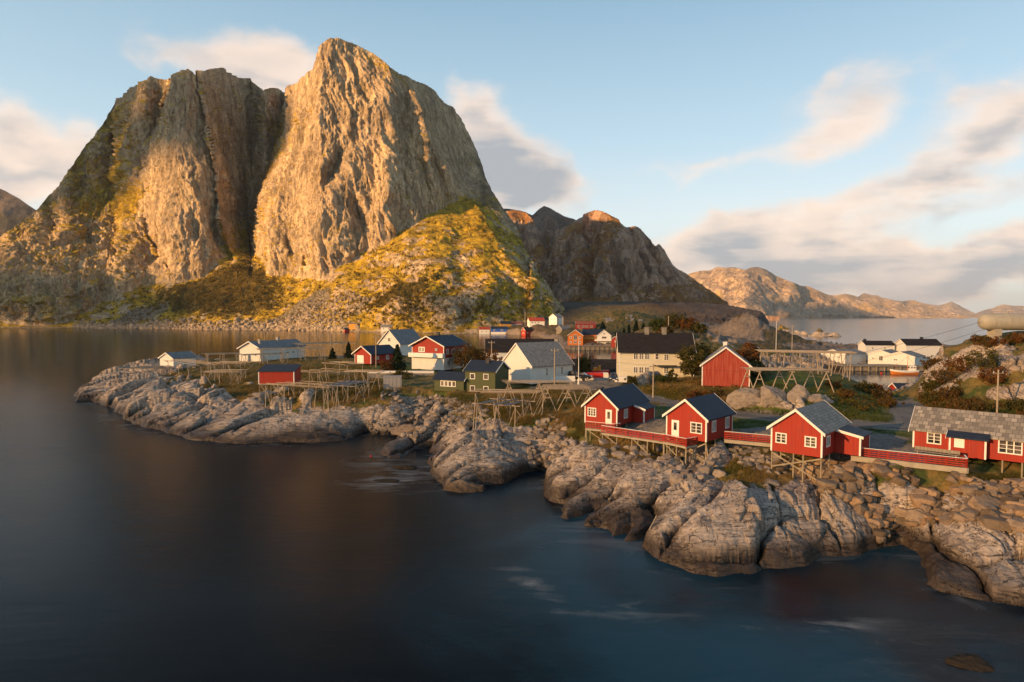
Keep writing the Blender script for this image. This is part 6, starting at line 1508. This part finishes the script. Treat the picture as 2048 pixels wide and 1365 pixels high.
boulder("jagged boulder farthest right below the broad drying rack", 1640, 802, 2.2, .6, seed=4)
boulder("smooth brown boulder at the waterline of the rubble cove", 822, 862, 2.6, .55, M['rip_b'], 5, (1.5, 1, .9))
boulder("square grey boulder under the deck of the second cabin", 1352, 962, 1.3, .9, None, 6)
boulder("slab-like boulder right of the square one under the second cabin", 1382, 968, 1.5, .5, None, 7, (1.3, 1, 1))
boulder("pale boulder lying in the grass below the slate-roofed cabin", 1540, 966, .9, .6, None, 8, (1.3, 1, 1))
boulder("dark wet rock breaking the water at the lower right", 1938, 1326, 1.1, .45, M['wet'], 9, (1.5, 1, 1), z=0.0)
boulder("low dark skerry just off the headland's left spur", 812, 936, 1.3, .35, M['wet'], 10, (1.8, 1, 1), z=0.0)
boulder("brown wet rock at the foot of the headland", 925, 978, 2.0, .55, M['rip_b'], 11, (1.5, 1, 1), z=0.1)
boulder("tiny dark rock awash in the foam left of the headland", 770, 962, .9, .3, M['wet'], 12, (2.2, 1, 1), z=0.0)
# skerries in the open sound
def skerry(label, px0, px1, py, top, seed):
    a = at_z(px0, py, 0); c = at_z(px1, py, 0); L = float(c[0] - a[0]); xs_ = np.linspace(0, 1, 120)[None, :]; ys_ = np.linspace(0, 1, 40)[:, None]
    X_ = float(a[0]) + L * xs_ * np.ones_like(ys_); Y_ = float(a[1]) + L * .35 * ys_ * np.ones_like(xs_)
    e = np.clip(1 - (2 * xs_ - 1) ** 2 - (2 * ys_ - 1) ** 2 * .9, 0, 1) ** .6
    h = top * e * (.65 + .7 * fbm2(X_ / (L * .3) + seed, Y_ / (L * .2), 4, seed)) + .8 * fbm2(X_ / 6, Y_ / 6, 3, seed) * e - .5 * (e < .02)
    o = grid_mesh("skerry", np.stack([X_, Y_, h], -1), M_GROUND, {'rocky': 1.0 - .9 * sstep(h, top * .55, top * .9), 'gravel': 0 * h, 'green': 0 * h, 'brown': 0 * h})
    tag(o, label, "skerry")
skerry("low rocky skerry in the sound, left of the two", 1532, 1626, 671.5, 9, 3); skerry("small humped skerry in the sound, right of the two", 1622, 1686, 673.5, 7, 8)
# boulders and scree at the mountain's foot
fx = RNG.uniform(150, 720, 2600); ii = np.clip(((fx + 260) / 1.5).astype(int), 0, P1.shape[1] - 1); jj = (RNG.beta(1, 3.5, 2600) * 26).astype(int)
q_ = P1[jj, ii]; stones("scree_boulders", q_, RNG.gamma(2.2, .75, len(q_)) + .5, stone_mat("scree_stone", (.30, .23, .16), (.40, .31, .21), (.24, .18, .12)), .75, False, 46, kind='stuff')
pg = [(470,655),(560,648),(620,610),(700,585),(740,600),(690,640),(600,662)]
fx = RNG.uniform(470, 740, 5000); fy = RNG.uniform(575, 660, 5000); k = in_poly(fx, fy, pg); fx, fy = fx[k], fy[k]
def m1_many(px, py):
    i = np.clip(np.round((px + 260) / 1.5).astype(int), 0, P1.shape[1] - 1); t = (pl(px, FOOT1) - py) / (pl(px, FOOT1) - pl(px, SIL1)); j = np.clip(np.round(t * (P1.shape[0] - 1)).astype(int), 0, P1.shape[0] - 1); return P1[j, i]
q_ = m1_many(fx, fy); stones("scree_boulders", q_, RNG.gamma(2.0, .6, len(q_)) + .4, bpy.data.materials["scree_stone"], .75, False, 47, kind='stuff')
# ================================================================== PLANTS
def leaf_mat(name, ca, cb, cc):
    m, b = new_mat(name); t = b.attr('tone')
    c = b.ramp(t, [(0, ca), (.5, cb), (1, cc)])
    b.set(b.pr.inputs['Base Color'], c); b.pr.inputs['Roughness'].default_value = .85; b.pr.inputs['Specular IOR Level'].default_value = .15
    tr = b.n('ShaderNodeBsdfTranslucent'); b.set(tr.inputs[0], c); mx = b.n('ShaderNodeMixShader'); mx.inputs[0].default_value = .3
    b.t.links.new(b.pr.outputs[0], mx.inputs[1]); b.t.links.new(tr.outputs[0], mx.inputs[2]); b.t.links.new(mx.outputs[0], b.out.inputs[0]); return m
LM = {
 'green': leaf_mat("leaves_green", (.030, .045, .012), (.060, .075, .016), (.11, .10, .02)),
 'olive': leaf_mat("leaves_olive", (.040, .045, .012), (.085, .075, .018), (.16, .11, .022)),
 'rust': leaf_mat("leaves_rust", (.075, .035, .014), (.16, .065, .018), (.24, .11, .022)),
 'mixed': leaf_mat("leaves_mixed", (.045, .045, .014), (.12, .075, .02), (.19, .075, .02)),
 'spruce': leaf_mat("needles", (.012, .022, .012), (.024, .038, .018), (.045, .055, .022)),
 'gold': leaf_mat("leaves_gold", (.14, .085, .012), (.24, .15, .016), (.36, .22, .02)),
}
M['bark'] = plain_mat("bark", (.10, .075, .055), .9, var=.6)
def leaves(cent, nl, size, rg, droop=0.0):
    """quads of leaf clusters around given centres (n x 3, with radii in column 3)"""
    n = len(cent); c = np.repeat(cent[:, :3], nl, 0); rr = np.repeat(cent[:, 3], nl)
    d = rg.standard_normal((n * nl, 3)); d /= np.linalg.norm(d, axis=1, keepdims=True); d *= (rr * rg.uniform(.35, 1, n * nl) ** .6)[:, None]
    p = c + d; a = rg.standard_normal((n * nl, 3)); a /= np.linalg.norm(a, axis=1, keepdims=True)
    b_ = np.cross(a, rg.standard_normal((n * nl, 3))); b_ /= np.linalg.norm(b_, axis=1, keepdims=True)
    s = (size * rg.uniform(.6, 1.4, n * nl))[:, None]; a = a * s; b_ = b_ * s * .7
    V = np.stack([p - a, p - b_, p + a, p + b_], 1).reshape(-1, 3); Fc = np.arange(len(V)).reshape(-1, 4)
    tone = np.repeat(np.clip(np.repeat(rg.uniform(0, 1, n), nl) * .6 + rg.uniform(0, .4, n * nl), 0, 1), 4)
    return V, Fc, tone
def crown_centres(h0, h, rx, n, rg, irregular=.35):
    d = rg.standard_normal((n, 3)); d /= np.linalg.norm(d, axis=1, keepdims=True)
    lob = 1 + irregular * pn3(d[:, 0] * 1.6 + h, d[:, 1] * 1.6, d[:, 2] * 1.6 + rx, int(h * 10) + 3) * 2
    r = rg.uniform(.25, 1, n) ** .5 * lob
    p = d * r[:, None] * np.array([rx, rx, h / 2]); p[:, 2] += h0 + h / 2
    p[:, 2] = np.maximum(p[:, 2], h0 * .4 + .1)
    return np.concatenate([p, (rg.uniform(.14, .28, n) * rx)[:, None]], 1)
_pid = [0]
def bush(label, px, py, h, w, kind, d=None, nc=60, nl=26, leaf=.13, name="bush", cat="bush", group=None, p=None, trunk=0.0, zoff=0.0):
    _pid[0] += 1; rg_ = np.random.default_rng(900 + _pid[0])
    if p is None: p = gpt(px, py) if d is None else Vector(at_d(px, py, d))
    if d is not None: p.z = max(zat(p.x, p.y), .2)
    root = empty(name, (p.x, p.y, p.z + zoff)); tag(root, label, cat, group)
    ce = crown_centres(trunk, h - trunk, w / 2, nc, rg_); V, Fc, tone = leaves(ce, nl, leaf, rg_)
    raw_mesh("crown", V, Fc, LM[kind], {'tone': tone}, False, root)
    st = MB()
    st.tube((0, 0, -.3), (0, 0, trunk + (h - trunk) * .5), .05 * h ** .8, .02 * h ** .8, 7)
    for k in range(6):
        a = k * 1.05 + rg_.uniform(0, .5); z0 = trunk * .8 + .15 * h * rg_.uniform(.2, 1); st.tube((0, 0, z0), (math.cos(a) * w * .36, math.sin(a) * w * .36, z0 + h * rg_.uniform(.3, .5)), .02 * h ** .8, .008 * h ** .8, 5)
    st.build("trunk", M['bark'], root); return root
def spruce(label, px, py, h, w, d=None, group='spruces', kind='spruce', leaf=.16, base=None):
    _pid[0] += 1; rg_ = np.random.default_rng(1900 + _pid[0])
    p = gpt(px, py) if d is None else Vector(at_d(px, py, d))
    if d is not None: p.z = max(zat(p.x, p.y), .2)
    if base is not None: p.z = base
    root = empty("spruce", (p.x, p.y, p.z)); tag(root, label, "spruce tree", group)
    n = 150; t = rg_.uniform(0, 1, n) ** 1.1; a = rg_.uniform(0, 2 * math.pi, n); tier = .75 + .25 * np.cos(t * 2 * math.pi * 7); r = (1 - t) ** .85 * w / 2 * tier * rg_.uniform(.45, 1.05, n)
    ce = np.stack([r * np.cos(a), r * np.sin(a), .06 * h + t * h * .94 - r * .18, (.05 * w + .09 * w * (1 - t))], 1); V, Fc, tone = leaves(ce, 22, leaf, rg_)
    raw_mesh("crown", V, Fc, LM[kind], {'tone': tone}, False, root); MB().tube((0, 0, -.3), (0, 0, h * .97), .022 * h, .01, 7).build("trunk", M['bark'], root); return root
bush("dense dark tree with reddish tips between the red house and the black-roofed warehouse", 938, 735, 7.0, 9.5, 'mixed', d=160, nc=150, leaf=.2, name="tree", cat="tree", trunk=.8)
bush("rusty rowan at the left end of the white warehouse roof", 985, 735, 6.0, 5.0, 'rust', d=158, nc=80, leaf=.18, name="tree", cat="tree", trunk=1.2)
bush("yellow-green young tree beside the flagpole in front of the black roof", 1168, 752, 6.2, 3.8, 'olive', d=142, nc=90, leaf=.17, name="tree", cat="tree", trunk=1.5)
bush("big dark tree at the right end of the cream house", 1384, 760, 6.8, 5.6, 'olive', d=122, nc=150, leaf=.19, name="tree", cat="tree", trunk=1.0)
bush("dark bushy tree just left of the red barn", 1405, 740, 6.5, 6.5, 'olive', d=133, nc=120, leaf=.19, name="tree", cat="tree", trunk=.6)
bush("rust-coloured tree behind the right side of the red barn", 1497, 715, 7.0, 5.5, 'rust', d=150, nc=120, leaf=.19, name="tree", cat="tree", trunk=1.0)
bush("dark shrub in the gap between the barn and the rack hill", 1512, 745, 3.2, 4.5, 'green', d=120, nc=80, leaf=.16)
bush("rusty shrub in front of the barn's left posts", 1395, 790, 2.0, 3.4, 'rust', d=105, nc=60, leaf=.13)
bush("thin rusty shrub under the middle of the barn", 1432, 786, 2.2, 2.2, 'mixed', d=106, nc=26, leaf=.11)
for k, (px, py, h_, w_, kd) in enumerate([(1262, 752, 2.0, 2.4, 'olive'), (1285, 752, 1.8, 2.4, 'green'), (1320, 754, 1.6, 3.0, 'green'), (1345, 752, 2.4, 2.0, 'olive'), (1300, 756, 1.4, 3.0, 'green')]):
    bush(["low shrub at the left ground-floor windows of the cream house", "round green shrub under the cream house windows", "green hedge clump below the cream house porch", "slim shrub against the right half of the cream house", "dark ground-hugging shrub between the cream house windows and porch"][k], px, py, h_, w_, kd, d=121, nc=50, leaf=.12)
spruce("dark spruce between the garage and the red house with balcony", 795, 740, 6.8, 6.2, d=152, leaf=.2)
bush("reddish bush left of the dark spruce by the garage", 772, 738, 4.0, 3.6, 'rust', d=150, nc=70, leaf=.16)
bush("round yellow-green garden bush on the lawn left of the red house", 800, 742, 1.9, 4.6, 'olive', d=143, nc=70, leaf=.14)
spruce("small dark spruce left of the white gabled house", 697, 708, 5.5, 4.2, d=215)
spruce("tiny spruce behind the drying racks, left of the small one", 665, 702, 3.8, 3.2, d=212)
bush("scrubby bush between the small spruce and the white gabled house", 725, 712, 3.0, 4.0, 'olive', d=205, nc=60, leaf=.2)
SG = 'spruces on the knoll behind the cream house'
for k, (px, py, h_, w_) in enumerate([(1192, 665, 7, 9), (1206, 662, 9, 8), (1232, 664, 7, 4), (1248, 664, 8, 5), (1258, 664, 9, 4), (1272, 664, 9.5, 7), (1287, 664, 8, 5), (1240, 662, 6, 4)]):
    spruce(["wide dark spruce right of the pink-roofed guesthouse", "taller spruce touching the wide one by the guesthouse", "slim spruce left of the group on the knoll", "spruce second in the group on the knoll", "narrow pointed spruce in the middle of the knoll group", "tallest full spruce left of the cream house chimney", "spruce just left of the first stone chimney", "short spruce in front of the knoll group"][k], px, py, h_, w_, d=[455, 458, 430, 428, 426, 425, 420, 440][k], group=SG, leaf=.45)
for k, (px, py, h_, w_, d_, kd) in enumerate([(1318, 655, 7, 9, 340, 'green'), (1350, 655, 7, 12, 335, 'olive'), (1375, 655, 6.5, 10, 330, 'rust'), (1395, 656, 5, 9, 325, 'olive'), (1330, 658, 5, 8, 300, 'mixed')]):
    bush(["dark green tree between the two stone chimneys on the skyline", "olive tree behind the right stone chimney", "rusty tree on the knoll right of the black roof", "pale olive bush on the knoll's right shoulder", "mixed autumn bush close behind the black roof ridge"][k], px, py, h_, w_, kd, d=d_, nc=90, leaf=.4, name="tree", cat="tree")
# shrubs of the right-hand hill
RH = [(1858,735,2.6,3.2,'rust'),(1862,760,2.6,3.4,'mixed'),(1858,792,2.2,3.0,'olive'),(1868,740,2.8,4.0,'rust'),(1885,770,2.8,4.2,'mixed'),(1905,745,3.0,4.4,'rust'),(1925,760,3.2,5.0,'rust'),(1940,785,2.6,4.4,'mixed'),(1965,800,3.0,4.6,'olive'),(1985,805,2.6,4.2,'rust'),(1900,800,2.0,4.0,'mixed'),(1870,805,1.8,3.6,'olive'),
      (1935,690,2.4,3.4,'mixed'),(1955,672,2.2,3.2,'rust'),(1972,668,2.6,3.0,'olive'),(1915,705,1.8,3.6,'mixed'),(1990,695,2.2,4.6,'rust'),(2015,690,2.6,4.4,'mixed'),(2038,684,3.0,4.2,'rust'),(2030,715,2.0,5.0,'olive'),(1960,715,1.8,5.0,'mixed'),(1900,722,2.2,3.8,'olive'),(2045,700,2.6,4,'rust'),(1860,700,1.6,2.4,'mixed'),(2040,825,1.6,4,'olive'),(1930,815,1.5,4,'mixed')]
ORD = ['leftmost', 'second from left', 'third from left', 'fourth from left', 'fifth from left', 'sixth from left', 'seventh from left']
HUE = {'rust': 'rust-red', 'mixed': 'autumn-coloured', 'olive': 'olive-green'}
on_rack = 'on the rack hill shoulder'
def shrub_row(rows, zone, where, group, **kw):
    cls = {}
    for r in rows: cls.setdefault((r[4], zone(r[1])), []).append(r)
    for (kd, zn), rs in cls.items():
        rs.sort(key=lambda r: r[0])
        for k, (px, py, h_, w_, _) in enumerate(rs):
            tail = f", {ORD[k]} of its colour there" if len(rs) > 1 else ""
            bush(f"{HUE[kd]} shrub {zn} {where}{tail}", px, py, h_, w_, kd, group=group, **kw)
shrub_row(RH, lambda y: 'high up' if y < 708 else 'halfway up' if y < 762 else 'low down', 'on the right-hand hill', 'shrubs on the right-hand hill', nc=70, nl=28, leaf=.12)
RK = [(1700,775,2.0,3.6,'mixed'),(1730,785,2.0,3.6,'olive'),(1750,790,2.2,3.6,'rust'),(1765,800,2,3.4,'mixed'),(1740,765,1.8,3.2,'mixed'),(1715,755,1.4,3,'olive'),(1690,795,1.3,3,'mixed'),(1665,775,1.3,3,'mixed'),(1775,815,1.6,3.4,'mixed')]
shrub_row(RK, lambda y: 'higher up' if y < 780 else 'lower down', on_rack, 'shrubs on the rack hill', nc=60, nl=26, leaf=.12)
TF = {1976: 'left one beside the support', 1994: 'left of the tank middle', 2018: 'tallest', 2036: 'farthest right', 1955: 'farthest left'}
for px, py, h_, w_, kd, dd__ in [(1976, 664, 1.9, 3.0, 'mixed', 113), (1994, 668, 1.7, 3.0, 'rust', 112), (2018, 662, 2.2, 2.6, 'olive', 113), (2036, 664, 2.0, 3.2, 'rust', 112), (1955, 668, 1.9, 2.4, 'mixed', 115)]:
    bush(f"{ {'rust': 'rust-red', 'mixed': 'autumn-coloured', 'olive': 'olive-green'}[kd]} shrub growing in front of the storage tank, {TF[px]}", px, py, h_, w_, kd, d=dd__, group='shrubs in front of the storage tank', nc=50, nl=24, leaf=.11)
# grass: blades in tufts on every soft part of the near land
def grass(name, region, n, seed, hmin, hmax, w, mat, thresh=.45, ymax=200, reg=None):
    rg_ = np.random.default_rng(seed); P = scatter(region, n, seed)
    z, rk, s, dr, px_, py_, nn, n5 = land(P[:, 0], P[:, 1])
    gv = np.zeros(len(P))
    for a, b_, sa, sb, ro in GRAVEL: gv = np.maximum(gv, 1.35 * gauss(px_, py_, a, b_, sa, sb, ro))
    k = (rk < thresh) & (dr > 2.6) & (gv < .45) & (pn2(P[:, 0] / 2.5, P[:, 1] / 2.5, 77) > -.35)
    P = P[k]; m_ = 5; P = np.repeat(P, m_, 0); P[:, :2] += rg_.normal(0, .16, (len(P), 2))
    h = rg_.uniform(hmin, hmax, len(P)) * (1 + .6 * pn2(P[:, 0] / 3, P[:, 1] / 3, 78)); a = rg_.uniform(0, 2 * math.pi, len(P)); ln = rg_.normal(0, .3, (len(P), 2)) * h[:, None] + np.array([.12, .0]) * h[:, None]
    dx = np.stack([np.cos(a), np.sin(a), 0 * a], -1) * (w / 2); P[:, 2] -= .05
    top = P.copy(); top[:, :2] += ln; top[:, 2] += h; V = np.stack([P - dx, P + dx, top], 1).reshape(-1, 3)
    tone = np.repeat(np.clip(.5 + .6 * pn2(P[:, 0] / 6, P[:, 1] / 6, 79) + rg_.normal(0, .18, len(P)), 0, 1), 3)
    o = raw_mesh(name, V, np.arange(len(V)).reshape(-1, 3), mat, {'tone': tone}); tag(o, kind='stuff'); return o
GM = leaf_mat("grass_blades", (.075, .085, .018), (.19, .125, .035), (.32, .20, .075))
GM2 = leaf_mat("green_grass_blades", (.035, .055, .012), (.075, .095, .020), (.15, .13, .035))
grass("grass", [(1080,770),(1240,760),(1400,760),(1500,770),(1480,830),(1380,815),(1300,810),(1180,800),(1170,870),(1120,910),(1075,850),(960,850),(880,815),(700,830),(580,800),(300,800),(240,770),(330,735),(520,700),(740,690),(760,760),(850,790),(1000,780)], 42000, 61, .25, .75, .05, GM)
grass("grass", [(1430,870),(1560,910),(1660,925),(1960,950),(2048,950),(2048,985),(1640,960),(1560,1010),(1450,960),(1400,940),(1290,930),(1180,920),(1180,860),(1300,880)], 16000, 62, .15, .45, .035, GM)
grass("grass", [(1450,800),(1520,700),(1700,700),(1790,800),(1850,830),(1850,700),(1930,650),(2060,650),(2060,860),(1700,845),(1460,830)], 24000, 63, .2, .6, .05, GM2, ymax=200)
grass("grass", [(1240,840),(1500,840),(1700,850),(1830,870),(1830,905),(1700,900),(1560,870),(1480,860)], 9000, 64, .1, .25, .03, GM2)

# scrub on the mountain's lower slopes
def scrub(name, n, seed, fn, mat, smin, smax, leaf):
    rg_ = np.random.default_rng(seed); px = rg_.uniform(60, 1120, n); py = rg_.uniform(430, 662, n); w = fn(px, py); k = rg_.uniform(0, 1, n) < w; px, py = px[k], py[k]
    P = m1_many(px, py); s = rg_.uniform(smin, smax, len(P)) * (P[:, 1] / 1000); ce = np.concatenate([P + np.array([0, 0, .6]) * s[:, None], s[:, None]], 1); V, Fc, tone = leaves(ce, 11, leaf, rg_)
    o = raw_mesh(name, V, Fc, mat, {'tone': tone}); tag(o, kind='stuff')
def _sf(px, py):
    cf = np.interp(px, *np.array(CF, float).T); b_ = sstep(py, cf + 2, cf + 14)
    g_ = .9 * gauss(px, py, 400, 590, 110, 40, 5) + .9 * gauss(px, py, 490, 565, 90, 40, 20) + .5 * gauss(px, py, 530, 610, 70, 35) + .8 * gauss(px, py, 760, 602, 90, 14, 20) + .8 * gauss(px, py, 830, 620, 60, 28, 30) + .6 * gauss(px, py, 940, 622, 50, 16) + .16 + .2 * gauss(px, py, 760, 560, 120, 40)
    n_ = pn2(px / 18, py / 9, 44); return np.clip(g_ + .35 * n_, 0, 1) * b_ * (py < pl(px, FOOT1) - 4)
LM['m1'] = leaf_mat("scrub_olive", (.060, .055, .016), (.15, .105, .022), (.27, .16, .024))
scrub("scrub", 12000, 71, _sf, LM['m1'], 1.6, 3.4, 1.0)
scrub("scrub", 5000, 72, lambda px, py: .5 * _sf(px, py) * sstep(px, 640, 760) + .25 * gauss(px, py, 930, 450, 60, 40) + .2 * gauss(px, py, 230, 420, 60, 60), LM['gold'], 1.5, 3.0, 1.0)

def near_scrub(name, pg, n, seed, mats, smin, smax, leaf, nl=9, rkmax=.75):
    rg_ = np.random.default_rng(seed); P = scatter(pg, n, seed); z, rk, s_, dr, px_, py_, a_, c_ = land(P[:, 0], P[:, 1])
    k = (rk < rkmax) & (dr > 3) & (pn2(P[:, 0] / 4, P[:, 1] / 4, 88) > -.25); P = P[k]; s = rg_.uniform(smin, smax, len(P)); which = rg_.integers(0, len(mats), len(P))
    for i, mt in enumerate(mats):
        q = which == i; ce = np.concatenate([P[q] + np.array([0, 0, .5]) * s[q][:, None], s[q][:, None]], 1); V, Fc, tone = leaves(ce, nl, leaf, rg_)
        o = raw_mesh(name, V, Fc, LM[mt], {'tone': tone}); tag(o, kind='stuff')
near_scrub("hill_scrub", [(1835,800),(1838,740),(1870,700),(1930,660),(2060,655),(2060,835),(1850,830)], 5200, 91, ['rust', 'mixed', 'olive'], .25, .75, .12, 14)
near_scrub("hill_scrub", [(1560,725),(1720,740),(1765,765),(1790,815),(1720,825),(1660,800),(1640,770)], 1400, 92, ['olive', 'olive', 'gold', 'rust'], .2, .55, .1)
near_scrub("heather", [(1250,750),(1390,755),(1400,800),(1320,795)], 500, 93, ['olive', 'gold'], .2, .5, .1)
near_scrub("heather", [(300,745),(520,700),(690,690),(740,720),(760,790),(560,800),(420,770)], 2500, 94, ['mixed', 'olive', 'gold'], .2, .6, .12)
near_scrub("heather", [(1150,860),(1250,880),(1420,905),(1560,950),(1560,1000),(1420,960),(1180,930)], 500, 95, ['olive', 'gold'], .12, .3, .06, rkmax=.5)
